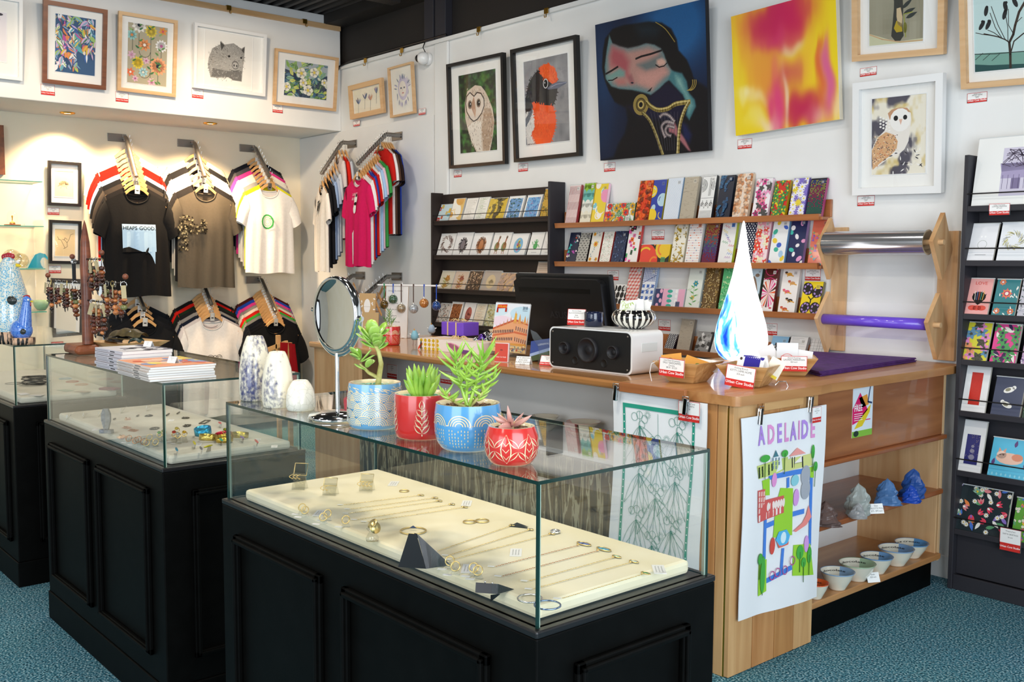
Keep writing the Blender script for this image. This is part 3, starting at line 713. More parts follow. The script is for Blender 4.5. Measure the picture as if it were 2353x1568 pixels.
def art_leaves(A):
    r=random.Random(3); a=Art(A,'#27507c',.00002); pal=['#7fb3c4','#3c7f63','#e3c53a','#f0f0f2','#d9b7d8','#e88a4a','#2f5fa6','#9cc06a','#c04a9c','#5aa7b4','#f4e3cf','#1f3f68','#8fa9c8','#27507c']
    a.up(); f=[((.1,A),(.25,A*.6),(.45,A*.1)),((.3,A),(.5,A*.55),(.9,A*.35)),((.8,A),(.75,A*.7),(.95,A*.5)),((0,A*.75),(.3,A*.65),(.6,A*.5))]
    for p in f: a.line(p,.02,'#7a4a34')
    for k in range(190):
        x,y=r.random(),A*(.12+.9*r.random())
        if x>.55 and y<A*.38: continue
        a.up(); l=r.uniform(.12,.26); t=r.uniform(-2.6,-.5); c=r.choice(pal); a.leaf(x,y,l,l*.46,t,c); a.up(); a.leaf(x,y,l,l*.18,t+.12,r.choice(pal))
    return a
def art_garden(A):
    r=random.Random(5); a=Art(A,'#b7ad93'); a.up()
    def stem(x,y0,y1): a.line([(x,y0),(x,y1)],.012,'#39443c')
    for x,y0,y1 in((.28,A*.6,A),(.58,0,A*.95),(.78,A*.05,A*.33),(.3,A*.25,A*.4),(.12,A*.55,A*.9),(.85,A*.45,A*.75)): stem(x,y0,y1)
    a.arc(.43,A*.55,.14,.012,'#39443c',pi,2*pi); a.arc(.43,A*.2,.14,.012,'#39443c',pi,2*pi); a.up()
    for x,y,q,p,c,n in((.28,A*.98,.17,'#f3efe6','#1c2436',10),(.58,A*.9,.14,'#e9cf45','#d8b92e',12),(.1,A*.8,.12,'#9ed0cb','#e58b4d',9),(.42,A*.66,.14,'#ef9a5c','#f6efe0',8),(.85,A*.68,.14,'#f5f2f0','#b05a8f',12),(.26,A*.35,.14,'#e9cf45','#d0ae28',12),(.78,A*.33,.2,'#f0a97c','#1e2838',14),(.4,A*.2,.11,'#a9d6da','#e9e3cf',8),(.1,A*.47,.1,'#dfb6c8','#c98aa9',6),(.47,A*.4,.08,'#e0b7cb','#b0608f',6),(.08,A*.18,.1,'#ec7a4f','#f1efe3',6),(.88,A*.93,.1,'#ef9a4c','#d9536b',6),(.2,A*.08,.08,'#e5b8c9','#9d4b86',6),(.62,A*.05,.1,'#e3b7c6','#b0608f',7)):
        a.up(); flower(a,x,y,q*1.18,p,c,n,.3,.55); a.up()
    for k in range(26): a.up(); x=r.choice([.28,.58,.78,.12,.85]); a.leaf(x,r.random()*A,.12,.045,r.choice([.6,2.5]),r.choice(['#5f8f4c','#3f7a4a','#8fb76a']))
    return a
def art_wombat(A):
    a=Art(A,'#f3f1ec'); T=Tr(C1((1355,200),(1670,245),(1655,600),(1345,560)),A); Q=lambda *p:T(*C1(*p)); r=random.Random(7); g=['#5e5c5a','#7a7875','#9b9996','#b5b3af','#cfcdc9']
    a.up(); a.poly(Q((1385,510),(1368,430),(1375,380),(1400,320),(1450,295),(1455,270),(1480,295),(1540,285),(1590,320),(1615,305),(1612,350),(1608,400),(1600,440),(1590,540),(1530,530),(1510,510),(1435,515)),'#a09e9a')
    a.up(); a.poly(Q((1440,400),(1480,380),(1540,360),(1590,380),(1600,430),(1570,460),(1520,470),(1460,450)),'#a8a6a2')
    a.up(); a.poly(Q((1390,505),(1400,450),(1500,470),(1590,470),(1588,535),(1530,528),(1500,508)),'#6f6d6a')
    for k in range(520):
        x,y=r.uniform(1375,1608),r.uniform(290,530)
        if (x-1490)**2/128**2+(y-410)**2/125**2>1: continue
        a.up() if k%20==0 else 0; d=r.uniform(5,12); t=math.atan2(y-420,x-1530); q=Q((x,y),(x+d*cos(t),y+d*sin(t))); a.line(q,.006,r.choice(g))
    a.up(); a.ell(*Q((1548,430))[0],.075,.085,'#6c6a68'); a.up(); a.ell(*Q((1548,432))[0],.06,.06,'#b0aeab'); a.up(); a.ell(*Q((1540,432))[0],.014,.024,'#2c2b2a'); a.ell(*Q((1558,436))[0],.014,.024,'#2c2b2a')
    a.ell(*Q((1508,372))[0],.026,.02,'#201f1f'); a.ell(*Q((1588,382))[0],.02,.018,'#201f1f'); a.line(Q((1520,465),(1545,470),(1575,465)),.012,'#4a4846')
    a.poly(Q((1450,275),(1478,300),(1458,335)),'#4e4c4a'); a.poly(Q((1612,310),(1590,330),(1608,352)),'#4e4c4a')
    return a
def art_blossom(A):
    r=random.Random(11); a=Art(A,'#2c3f57',.00002); a.up(); a.poly([(0,A),(1,A),(1,A*.7),(.6,A*.55),(0,A*.75)],'#a9b4ba')
    for k in range(120):
        a.up(); l=r.uniform(.1,.2); x,y,t=r.random(),r.random()*A,r.random()*6.3; a.leaf(x,y,l,l*.45,t,r.choice(['#5e8f4a','#8db85a','#b9c95a','#2f5b48','#d7dc6a','#3f6f8f','#7fae96','#dfe8d8'])); a.leaf(x,y,l,l*.1,t,'#dfe5c4')
    for x,y,q in((.38,A*.68,.12),(.68,A*.75,.11),(.55,A*.22,.12),(.05,A*.25,.1),(.93,A*.5,.08),(.43,A*.42,.09)):
        a.up(); 
        for k in range(5): a.ell(x+q*.5*cos(k*1.26),y+q*.5*sin(k*1.26),q*.5,q*.45,'#f3f0df')
        a.up(); a.ell(x,y,q*.28,q*.28,'#e8cf55')
    return a
def art_birds(A):
    a=Art(A,'#f1ead6'); r=random.Random(2); a.up()
    for x,y in((.17,.45),(.42,.6),(.62,.5),(.85,.72)):
        for k in range(9): a.up(); t=r.uniform(.6,2.4); a.leaf(x*1,y*A-.03,.14,.03,t,r.choice(['#32435e','#7c92b5','#a39ab8','#d9a07a','#46587a'])); 
        a.line([(x,y*A),(x-.03,y*A-.22)],.008,'#77808c')
    return a
def art_portrait(A):
    a=Art(A,'#f3efe4'); a.up(); a.ell(.52,A*.55,.24,A*.26,'#cfc6d9'); a.up(); a.ell(.5,A*.54,.17,A*.17,'#f0e6da'); a.up()
    for x in(.43,.58): a.ell(x,A*.56,.035,.025,'#56596b')
    a.ell(.51,A*.45,.045,.02,'#c9837c'); a.line([(.51,A*.56),(.5,A*.5)],.01,'#b8a596')
    r=random.Random(4)
    for k in range(34): a.up(); t=r.uniform(0,6.3); a.leaf(.5+.27*cos(t),A*.5+.3*sin(t),.16,.035,r.uniform(-1.9,-1.2) if sin(t)<.2 else t,r.choice(['#b3abc6','#d4cde0','#8a92a6','#c2b9d2']))
    return a
OZ=(1010,0); SZ=650/2353
def art_owl(A):
    C_=[(163,632),(470,573),(487,1245),(178,1280)]; T=Tr(C_,A); Q=lambda *p:T(*p); r=random.Random(8); n=vnoise(8)
    a=Art(A,None,.00002); 
    def f(u,v):
        k=n(u*9,v*14)*.6+n(u*22+3,v*34)*.4; c=mix(hx('#1f2a1e'),hx('#4b8f3c'),max(0,min(1,(k-.3)*2.2))); return mix(c,hx('#4a3a33'),.75*max(0,n(u*5+9,v*5)-.35)*(1.3-v*.4))
    a.field(f,40,64)
    a.poly(Q((300,708),(350,715),(385,760),(410,810),(445,900),(460,1000),(450,1120),(425,1255),(310,1262),(270,1180),(240,1080),(218,980),(215,860),(235,760)),'#d8c6b4')
    a.up(); a.poly(Q((375,900),(430,900),(458,1010),(440,1150),(415,1255),(370,1255),(355,1080)),'#b79c84')
    a.up(); a.poly(Q((290,1000),(350,1010),(352,1180),(360,1258),(320,1260),(270,1170),(240,1060)),'#e9dfd2')
    for k in range(420):
        x,y=r.uniform(225,455),r.uniform(730,1250)
        if abs(x-(300+(y-700)*.12))>115-(abs(y-950)/9): continue
        if k%25==0:a.up()
        d=r.uniform(6,16); a.line(Q((x,y),(x+r.uniform(-4,4),y+d)),.008,r.choice(['#8a7462','#f3ebdf','#6f5a4d','#c3ad97']))
    a.up(); H=[(292,800),(318,768),(350,775),(374,820),(376,880),(355,940),(320,990),(290,1008),(262,985),(232,930),(222,860),(232,800),(258,768)]
    a.poly(Q(*[(x,y) for x,y in H]),'#e3d5c7'); a.up(); a.line(Q(*H,H[0]),.02,'#3c332f'); a.up()
    a.poly(Q((290,800),(275,850),(270,900),(296,960),(305,900),(300,850)),'#b98f76'); a.up(); a.poly(Q((285,905),(310,905),(300,985)),'#c59f86')
    for x,y in((258,870),(330,855)): a.up(); a.ell(*Q((x,y))[0],.058,.075,'#8b7565'); a.up(); a.ell(*Q((x,y))[0],.04,.05,'#15110f'); a.up(); a.ell(*Q((x+5,y-6))[0],.01,.012,'#eeeeee')
    return a
def art_robin(A):
    T=Tr([(706,520),(1070,440),(1092,1168),(728,1212)],A); Q=lambda *p:T(*p); n=vnoise(3); r=random.Random(9); a=Art(A,None,.00002)
    a.field(lambda u,v:mix(hx('#6f6f73'),hx('#a3a2a4'),n(u*5,v*7)*.7+n(u*16,v*20)*.3),30,48)
    def blob(pts,c,base,nn=160,wd=.01,cs=()):
        a.up(); a.poly(Q(*pts),c); xs=[p[0] for p in pts]; ys=[p[1] for p in pts]; cx,cy=sum(xs)/len(xs),sum(ys)/len(ys)
        for i in range(len(pts)*5):
            p=pts[i%len(pts)]; q=pts[(i+1)%len(pts)]; t=r.random(); x,y=p[0]+(q[0]-p[0])*t,p[1]+(q[1]-p[1])*t
            a.line(Q((x,y),(x+(x-cx)*.08+r.uniform(-5,5),y+(y-cy)*.08+r.uniform(-5,5))),wd,c)
        a.up()
        for k in range(nn):
            x=cx+(r.random()-.5)*(max(xs)-min(xs))*.7; y=cy+(r.random()-.5)*(max(ys)-min(ys))*.7; a.line(Q((x,y),(x+r.uniform(-8,8),y+r.uniform(8,20))),.006,r.choice(cs))
    blob([(720,940),(770,900),(800,930),(810,1050),(790,1100),(800,1190),(735,1200),(727,1100)],'#d8d4d0',0,80,.01,('#b5b1ad','#f0eeea'))
    blob([(722,930),(722,820),(745,700),(790,620),(840,575),(900,560),(980,650),(990,720),(975,820),(950,880),(900,880),(800,880),(760,930)],'#1d1b1d',0,120,.01,('#3a383c','#0c0b0c'))
    blob([(722,1060),(722,990),(775,900),(780,930),(750,1010)],'#5d6470',0,20,.01,('#7f8794','#3f4550'))
    blob([(838,570),(870,540),(910,530),(955,560),(980,610),(988,665),(960,690),(930,690),(900,650),(870,640),(845,610)],'#ef5a1c',0,120,.012,('#d84a12','#fb7a35'))
    blob([(780,870),(800,858),(860,872),(945,878),(968,940),(975,1020),(960,1100),(930,1190),(810,1200),(790,1150),(775,1120),(800,1050),(795,960)],'#ee5419',0,260,.012,('#d04310','#fb7230','#e8622a'))
    a.up(); a.poly(Q((940,700),(990,678),(1066,680),(1060,692),(990,735),(910,745),(900,735)),'#5d6275'); a.up(); a.line(Q((1060,684),(980,700),(930,725)),.012,'#8d92a6')
    a.up(); a.ell(*Q((888,695))[0],.058,.075,'#d7d5d6'); a.up(); a.ell(*Q((888,695))[0],.045,.06,'#111011'); a.up(); a.ell(*Q((882,688))[0],.012,.015,'#c9c9c9')
    return a
def art_harp(A):
    T=Tr([(1293,205),(2210,-8),(2240,1250),(1340,1340)],A); Q=lambda *p:T(*p); n=vnoise(4); a=Art(A,None,.00012)
    def base(u,v): return mix(hx('#0b142c'),hx('#1c5488'),max(0,min(1,1.35*math.exp(-((u-.74)**2/.10+(v-A*.86)**2/.07))+.12*n(u*6,v*6)+.38*math.exp(-((u-.06)**2/.02+(v-A*.62)**2/.25)))))
    P=[([(1340,1340),(1450,1310),(1490,1200),(1545,1110),(1568,1000),(1555,900),(1480,860),(1500,700),(1900,500),(2120,660),(2215,725),(2300,780),(2300,1300)],'#0a0910',.02),
    ([(1370,650),(1352,560),(1360,420),(1378,320),(1440,240),(1540,205),(1640,196),(1740,180),(1850,190),(1930,240),(1975,330),(1990,420),(2060,500),(2100,600),(2120,680),(2090,760),(1900,880),(1560,890),(1460,850),(1410,760)],'#09080c',.012),
    ([(1640,225),(1740,205),(1830,230),(1800,290),(1680,290)],'#14242e',.08),
    ([(1560,880),(1700,900),(1750,800),(1900,680),(2010,760),(2060,900),(1980,1010),(1800,1000),(1640,960)],'#12102a',.03),([(2010,1010),(2060,1040),(2100,1120),(2080,1190),(2030,1150)],'#161b44',.03),
    ([(1413,290),(1440,360),(1500,385),(1570,402),(1650,385),(1720,360),(1790,372),(1845,405),(1870,450),(1890,510),(1915,560),(1955,605),(1930,655),(1880,690),(1830,740),(1760,792),(1700,772),(1600,750),(1500,742),(1430,720),(1385,660),(1374,560),(1390,420)],'#56787c',.010),
    ([(1430,380),(1500,405),(1570,420),(1650,405),(1740,385),(1825,418),(1850,470),(1860,520),(1905,570),(1900,620),(1850,670),(1770,755),(1640,715),(1560,715),(1450,695),(1405,600),(1405,480)],'#a87f76',.045),
    ([(1440,390),(1530,430),(1580,510),(1570,600),(1600,680),(1540,610),(1430,540),(1420,470)],'#9c4f55',.05),
    ([(1385,640),(1500,565),(1545,595),(1540,640),(1470,650),(1420,680)],'#6d8f88',.025),([(1645,540),(1740,505),(1850,450),(1870,520),(1800,570),(1720,590)],'#626a6a',.03),
    ([(1650,615),(1720,610),(1860,575),(1905,600),(1850,640),(1770,725),(1670,690)],'#bb8a80',.045),([(1465,665),(1540,652),(1555,705),(1485,712)],'#a76d68',.03),([(1810,500),(1850,485),(1885,505),(1880,540),(1830,550),(1808,530)],'#c69c8d',.018),
    ([(1570,640),(1600,620),(1622,690),(1604,700),(1588,695)],'#8d5b5d',.02),
    ([(1940,590),(2020,610),(2060,680),(2075,770),(2125,830),(2135,885),(2080,1000),(2052,960),(2065,880),(2025,790),(1940,700),(1905,660)],'#3f6f76',.012),([(1965,630),(2010,655),(2040,740),(2085,830),(2105,880),(2075,940),(2080,870),(2040,780),(1980,700)],'#7aa39c',.03),
    ([(1900,1030),(1950,1000),(1990,1080),(2040,1150),(2092,1256),(2070,1250),(2000,1165),(1950,1110),(1910,1100)],'#9c6268',.012)]
    soft(a,base,[(Q(*p),c,b*.62) for p,c,b in P],150,180)
    a.poly(Q((1590,690),(1604,682),(1620,690),(1606,699)),'#1a1a2c')
    a.line(Q((1635,490),(1680,470),(1760,450),(1850,420)),.014,'#191215'); a.line(Q((1385,615),(1430,590),(1485,555)),.014,'#191215')
    a.line(Q((1405,670),(1440,668),(1480,645)),.008,'#191215'); a.line(Q((1800,540),(1830,560),(1870,550),(1895,525)),.008,'#191215'); a.poly(Q((1728,765),(1755,740),(1775,722),(1755,762)),'#1a1216'); a.up()
    g='#8d7a40'
    for R_,w_,c in((.060,.026,g),(.036,.014,'#5a4c28'),(.024,.012,'#b7a25f')): a.arc(*Q((1678,872))[0],R_,w_,c,n=20)
    def tap(p,w_,c):
        q=Q(*p); m=[]
        for i in range(len(q)-1):
            for k in range(4): t=k/4; p0,p1,p2,p3=q[max(0,i-1)],q[i],q[i+1],q[min(len(q)-1,i+2)]; m.append(tuple(.5*(2*p1[d]+(p2[d]-p0[d])*t+(2*p0[d]-5*p1[d]+4*p2[d]-p3[d])*t*t+(3*p1[d]-p0[d]-3*p2[d]+p3[d])*t**3) for d in(0,1)))
        a.line(m+[q[-1]],w_,c)
    N1=((1728,850),(1760,885),(1820,915),(1900,905),(1970,865),(2082,848)); N2=((2075,850),(2035,930),(2005,1030),(1992,1140),(1985,1272)); N3=((1690,935),(1750,1000),(1800,1110),(1860,1282))
    tap(N1,.032,g); tap(N2,.028,g); tap(N3,.024,'#7d6e40'); a.up(); tap([(x,y-8) for x,y in N1],.010,'#c9b673'); tap([(x-5,y) for x,y in N2],.009,'#cdbd85'); tap([(x+5,y) for x,y in N3],.007,'#ab9d66')
    for k in range(9): a.line([Q((1760+k*28,930))[0],Q((1830+k*18,1250))[0]],.0022,'#4c4a56')
    tap([(1800,185),(1880,240),(1960,350)],.006,'#8d7a3a')
    for k in range(3): a.arc(*Q((2060+k*14,690))[0],.05,.005,'#a88f45',-1.6,.3)
    a.up()
    for p in([(1955,1010),(1915,965),(1870,950),(1838,972)],[(1950,1025),(1890,1015),(1855,1045),(1858,1085),(1880,1140)],[(1955,1060),(1905,1050),(1885,1080),(1895,1115),(1925,1130)]): tap(p,.024,'#7d7377'); a.up(); tap(p,.010,'#b0a19f'); a.up()
    return a
def art_abstract(A):
    n=vnoise(21); a=Art(A,None); Y=hx('#f0d21f')
    B=[(.12,.85,.12,.3,'#f0a83c',.7),(.42,.87,.28,.14,'#c0125c',3.2),(.62,.9,.2,.16,'#c8125a',3.0),(.45,.72,.22,.12,'#cc2070',2.2),(.2,.6,.14,.3,'#eda045',.6),(.32,.45,.16,.3,'#e2704e',.6),(.5,.5,.12,.1,'#f0a060',.6),(.55,.4,.14,.14,'#c83a63',1.),(.42,.2,.07,.3,'#dc2f88',2.6),(.68,.12,.17,.13,'#bd1458',3.0),(.9,.35,.045,.3,'#d850a4',2.4),(.84,.4,.03,.25,'#d8413c',1.),(.58,.62,.1,.06,'#f3e7d8',.6),(.52,.2,.03,.25,'#f6e8e6',1.),(.12,.33,.1,.05,'#fbf3d2',1.),(.25,.28,.12,.06,'#f9efc8',.8),(.2,.12,.12,.1,'#f7eeb0',.7),(.35,.05,.12,.08,'#f6dfe8',.9),(.8,.06,.1,.08,'#f5c9d8',.8),(.15,.1,.12,.1,'#f0d21f',.8),(.85,.85,.2,.2,'#f0d21f',1.6),(.03,.5,.06,.5,'#f2d83a',.8),(.97,.1,.05,.15,'#f6d9d0',.9),(.72,.5,.1,.25,'#f2b83a',.6)]
    B=[(x,y*A,sx,sy*A,hx(c),w_) for x,y,sx,sy,c,w_ in B]
    def f(u,v):
        uu=u+.09*(n(u*9,v*4)-.5)+.03*(n(u*30,v*6)-.5); vv=v+.12*(n(u*12+5,v*5+3)-.5); W0=.42; c=[W0*q for q in Y]; W_=W0
        for x,y,sx,sy,col,w_ in B:
            g=w_*math.exp(-(((uu-x)/sx)**2+((vv-y)/sy)**2)*1.1)**1.7
            W_+=g; c=[p+g*q for p,q in zip(c,col)]
        return tuple(min(1,p/W_) for p in c)
    a.field(f,90,104); return a
def art_banksia(A):
    a=Art(A,None); n=vnoise(5); a.field(lambda u,v:mix(hx('#8d8872'),hx('#a5a08b'),n(u*6,v*6)),16,20)
    T=Tr([(1187,-420),(1598,-475),(1597,292),(1190,356)],A); Q=lambda *p:T(*p)
    a.poly(Q((1190,262),(1280,282),(1400,310),(1597,270),(1597,292),(1190,356)),'#c9c9a6'); a.up(); a.line(Q((1190,268),(1290,298),(1430,310),(1597,285)),.02,'#c9a57c')
    a.up(); a.poly(Q((1380,-100),(1440,-100),(1450,60),(1445,180),(1455,260),(1430,300),(1390,305),(1360,270),(1370,180),(1380,60)),'#33342e'); a.up(); a.poly(Q((1400,60),(1430,50),(1445,120),(1440,200),(1410,180),(1400,120)),'#cdb68f'); a.poly(Q((1400,150),(1440,170),(1445,230),(1400,240),(1380,210)),'#b49a1f')
    for p in(((1440,60),(1500,0)),((1450,100),(1520,60)),((1470,130),(1535,90)),((1450,-80),(1560,-200)),((1380,0),(1330,-120)),((1420,-90),(1400,-300)),((1440,-100),(1480,-320)),((1390,-80),(1290,-260))):
        q=Q(*p); a.up(); a.leaf(q[0][0],q[0][1],math.hypot(q[1][0]-q[0][0],q[1][1]-q[0][1])*1.3,.07,math.atan2(q[1][1]-q[0][1],q[1][0]-q[0][0]),'#2c3331')
    q=Q((1465,200))[0]; a.up(); a.ell(*q,.035,.09,'#73702a'); a.ell(*Q((1410,-180))[0],.16,.2,'#4a4a3a'); a.line(Q((1470,270),(1455,100),(1520,80)),.014,'#9aa136')
    return a
def art_treebirds(A):
    a=Art(A,'#c3dcda'); T=Tr([(1980,-170),(2520,-240),(2520,470),(1985,552)],A); Q=lambda *p:T(*p); a.up()
    a.poly(Q((1985,410),(2100,395),(2330,375),(2520,350),(2520,470),(1985,552)),'#7aa597'); a.up(); a.poly(Q((1985,492),(2110,490),(2330,468),(2520,450),(2520,470),(1985,552)),'#2b4f4d'); a.line(Q((1985,412),(2150,400),(2520,352)),.012,'#2a302e')
    a.up(); tr='#3a2c22'; a.line(Q((2262,500),(2262,400),(2255,310),(2285,250),(2300,180),(2330,80),(2400,-40)),.035,tr); a.line(Q((2255,310),(2225,290),(2170,270),(2060,250)),.016,tr); a.line(Q((2262,400),(2290,300),(2360,240),(2450,200)),.018,tr)
    for p in([(2200,280),(2150,200),(2110,90)],[(2225,290),(2170,180),(2120,40)],[(2245,300),(2245,200),(2230,110)],[(2190,275),(2140,240),(2090,220)],[(2120,262),(2050,255),(1995,245)],[(2290,250),(2250,180),(2250,60)],[(2310,160),(2350,120)]): a.line(Q(*p),.01,'#2e2722')
    a.up()
    for x,y,t in((2080,75,1.9),(2045,185,2.3),(2095,180,2.2),(2228,40,1.5),(2222,100,2.0),(2300,10,1.3)): q=Q((x,y))[0]; a.ell(*q,.075,.03,'#191b1d',-t+3.3); a.ell(q[0]+.01,q[1]+.05,.022,.022,'#191b1d')
    for x in(2050,2110,2180): a.line(Q((x,400),(x-60,455)),.008,'#2a302e')
    return a
def art_wowl(A):
    T=Tr([(1197,742),(1605,705),(1597,1298),(1192,1313)],A); Q=lambda *p:T(*p); n=vnoise(13); r=random.Random(6); a=Art(A,None,.00002)
    def f(u,v):
        k=n(u*7,v*7)*.7+n(u*18,v*18)*.3; c=mix(hx('#f0ead8'),hx('#c9a94f'),max(0,min(1,(k-.45)*2)))
        d=n(u*5+20,v*5+7)*.8+.2*n(u*16,v*16); d=max(0,min(1,(d-.46)*5)); 
        if v<A*.35 and u>.4: d*=1.5
        return mix(c,hx('#4b4856'),min(.95,d*(1.0 if u<.75 else .4)))
    a.field(f,56,76)
    a.poly(Q((1315,850),(1345,822),(1400,808),(1460,810),(1488,850),(1492,900),(1480,980),(1470,1060),(1440,1120),(1395,1160),(1330,1180),(1250,1240),(1200,1280),(1195,1120),(1230,1040),(1290,980),(1310,920)),'#efe9e0'); a.up()
    a.poly(Q((1195,1130),(1240,1030),(1300,990),(1360,1010),(1390,1060),(1380,1120),(1330,1170),(1260,1220),(1200,1275)),'#d9ab7d'); a.poly(Q((1315,850),(1345,822),(1400,808),(1460,810),(1488,845),(1430,830),(1370,850),(1330,900)),'#c79672'); a.up()
    for k in range(170): x,y=r.uniform(1200,1390),r.uniform(1010,1260); 
    for k in range(200):
        x,y=r.uniform(1200,1385),r.uniform(1010,1250)
        if (x-1195)*.5+y-1030<0 or (x-1195)+(y-1250)*.9>60: continue
        a.ell(*Q((x,y))[0],.012,.009,r.choice(['#5a4a44','#f1d8bd','#d9835a','#7d6a62']),n=6)
    a.up(); a.ell(*Q((1408,900))[0],.19,.2,'#f7f4ef'); a.up(); a.ell(*Q((1375,887))[0],.042,.046,'#191619'); a.ell(*Q((1445,880))[0],.038,.042,'#191619'); a.poly(Q((1398,895),(1425,893),(1412,938)),'#e5b9a4')
    for k in range(16): x,y=1230+(k%4)*22,880+(k//4)*24+(k%4)*9; a.ell(*Q((x+30,y))[0],.022,.018,'#f6f4ef',n=8)
    for k in range(30): x,y=r.uniform(1350,1590),r.uniform(1110,1290); a.leaf(*Q((x,y))[0],.08,.02,r.uniform(0,6),r.choice(['#f6f3ee','#2f2c36','#e9e2d4']))
    return a
def art_line(kind):
    def f(A):
        a=Art(A,'#e9cfa2'); a.up(); r=random.Random(len(kind))
        if kind=='echidna':
            a.ell(.5,A*.5,.26,.17,'#cdb48c'); a.up()
            for k in range(150): t=r.uniform(.1,3.3); q=r.uniform(.05,.24); x,y=.5+q*cos(t),A*.46+q*.75*sin(t); a.line([(x,y),(x+.05*cos(t),y+.05*sin(t))],.009,'#4a3d33')
            a.line([(.28,A*.44),(.18,A*.40)],.025,'#4a3d33'); a.line([(.35,A*.38),(.33,A*.32)],.02,'#4a3d33'); a.line([(.62,A*.38),(.64,A*.32)],.02,'#4a3d33')
        else:
            for p in([(.15,.62),(.3,.6),(.42,.42),(.5,.3),(.62,.36),(.6,.5),(.48,.6),(.36,.62)],[(.6,.5),(.7,.62),(.78,.8),(.92,.84)],[(.45,.6),(.5,.68),(.62,.62)],[(.5,.3),(.42,.28)],[(.22,.6),(.12,.72)]): a.line([(x,y*A) for x,y in p],.018,'#4a3d33')
        return a
    return f
W_B=W_Y; F_=frame
# on the bulkhead
X_=BX
F_('white framed abstract print cut off at the far left of the bulkhead',C1((-300,-70),(148,-10),(140,527),(-310,490)),'x',X_,MAT['white'],.02,lambda A:pat('coral',A,['#e9e4ea','#3a3440','#1d1a20','#b9b3c4'],4),inner=C1((-200,60),(38,85),(36,410),(-205,380)))
F_('walnut framed print of blue and multicoloured leaves',C1((283,0),(707,62),(690,590),(270,550)),'x',X_,MAT['walnut'],.026,art_leaves,inner=C1((362,92),(629,130),(615,500),(352,470)))
F_('pale wood framed print of retro pastel flowers',C1((780,75),(1167,133),(1150,638),(763,600)),'x',X_,MAT['ash'],.022,art_garden,inner=C1((840,150),(1103,183),(1090,570),(833,545)))
F_('white framed pencil drawing of a wombat',C1((1273,152),(1750,228),(1735,638),(1264,578)),'x',X_,MAT['white'],.02,art_wombat,inner=C1((1355,200),(1670,245),(1655,600),(1345,560)),depth=.03)
F_('pale wood framed print of white blossoms on dark leaves',C1((1812,318),(2230,382),(2203,732),(1792,690)),'x',X_,MAT['ash'],.02,art_blossom,inner=C1((1880,393),(2160,437),(2143,660),(1862,628)))
# on the left wall
F_('small black framed echidna sketch beside the red shirts',[(108,371),(186,372),(184,477),(109,470)],'x',W_X,M('frame_black','#171516',.4),.02,art_line('echidna'),inner=[(124,393),(169,394),(168,455),(125,450)])
F_('small black framed sketch of two dancing birds',[(111,506),(186,507),(185,608),(111,605)],'x',W_X,M('frame_black2','#171516',.4),.02,art_line('birds'),inner=[(126,526),(173,528),(171,590),(126,588)])
F_('black framed picture half hidden behind the keyring stand',[(116,640),(190,641),(189,792),(114,785)],'x',W_X,M('frame_grey','#3a3634',.4),.02,lambda A:Art(A,'#e8e2d4'),inner=[(130,662),(176,663),(175,770),(129,766)])
p=at(0,289,x=W_X); q=at(0,402,x=W_X)
tag(MB().box(W_X+.001,W_X+.04,p.y-.5,p.y+.012,q.z,p.z).build('red_wood_panel',MAT['walnut']),'reddish wooden frame edge at the far left of the left wall','frame')
# back wall
fb=MAT['plastic']
C2=lambda *p:Z(OZ,SZ,p)
C7=lambda *p:Z((700,0),400/1845,p)
F_('small wide pink-wood framed sketch of four blue birds',C7((480,915),(840,825),(865,1195),(512,1270)),'y',W_Y-.012,MAT['ash'],.034,art_birds,inner=C7((512,965),(805,888),(822,1155),(540,1215)))
F_('tall thin wood framed portrait sketch with lilac hair',C7((900,722),(1160,655),(1190,1200),(935,1253)),'y',W_Y-.012,MAT['ash'],.014,art_portrait,inner=C7((918,745),(1140,680),(1165,1185),(948,1228)))
F_('black framed barn owl picture on green',C2((85,540),(553,438),(575,1365),(108,1405)),'y',W_B,fb,.02,art_owl,inner=C2((163,632),(470,573),(487,1245),(178,1280)),depth=.03)
F_('black framed bird portrait with orange cap and breast',C2((617,418),(1165,292),(1193,1298),(648,1352)),'y',W_B,fb,.022,art_robin,inner=C2((706,520),(1070,440),(1092,1168),(728,1212)),depth=.03)
def canvas(label,corners,artfn,edge,th=.035):
    b,R,w_,h=fit(corners,'y',W_Y-th); t=thing('canvas_painting',label,'painting',b); t.rotation_euler=R.to_euler()
    MB().box(-w_/2,w_/2,0,th-.006,-h/2,h/2).build('stretched_canvas',edge,t,bevel=.002)
    mb=MB(); artfn(h/w_).put(mb,w_,-w_/2,-h/2,-.0008); mb.build('painted_face',MAT['print'],t)
canvas('large dark canvas of a veiled woman playing a small harp',C2((1293,205),(2210,-8),(2240,1250),(1340,1340)),art_harp,M('canvas_navy','#14131a',.7))
C3=lambda *p:Z((1640,0),713/2329,p)
canvas('bright canvas of yellow, orange and magenta streaks',C3((132,128),(912,-90),(948,898),(165,1018)),art_abstract,M('canvas_cream','#efe6cf',.7))
F_('pale wood framed banksia seed picture at the top right',C3((1056,-520),(1766,-600),(1755,385),(1065,482)),'y',W_B,MAT['ash'],.026,art_banksia,inner=C3((1185,-420),(1598,-475),(1597,292),(1190,356)),depth=.03)
F_('pale wood framed print of black birds in a bare tree',C3((1850,-330),(2640,-420),(2640,585),(1885,685)),'y',W_B,MAT['ash'],.022,art_treebirds,inner=C3((1980,-170),(2520,-240),(2520,470),(1985,552)),depth=.03)
F_('white framed watercolour of a speckled owl',C3((1070,625),(1745,548),(1735,1448),(1065,1465)),'y',W_B,MAT['white'],.03,art_wowl,inner=C3((1197,742),(1605,705),(1597,1298),(1192,1313)),depth=.03)
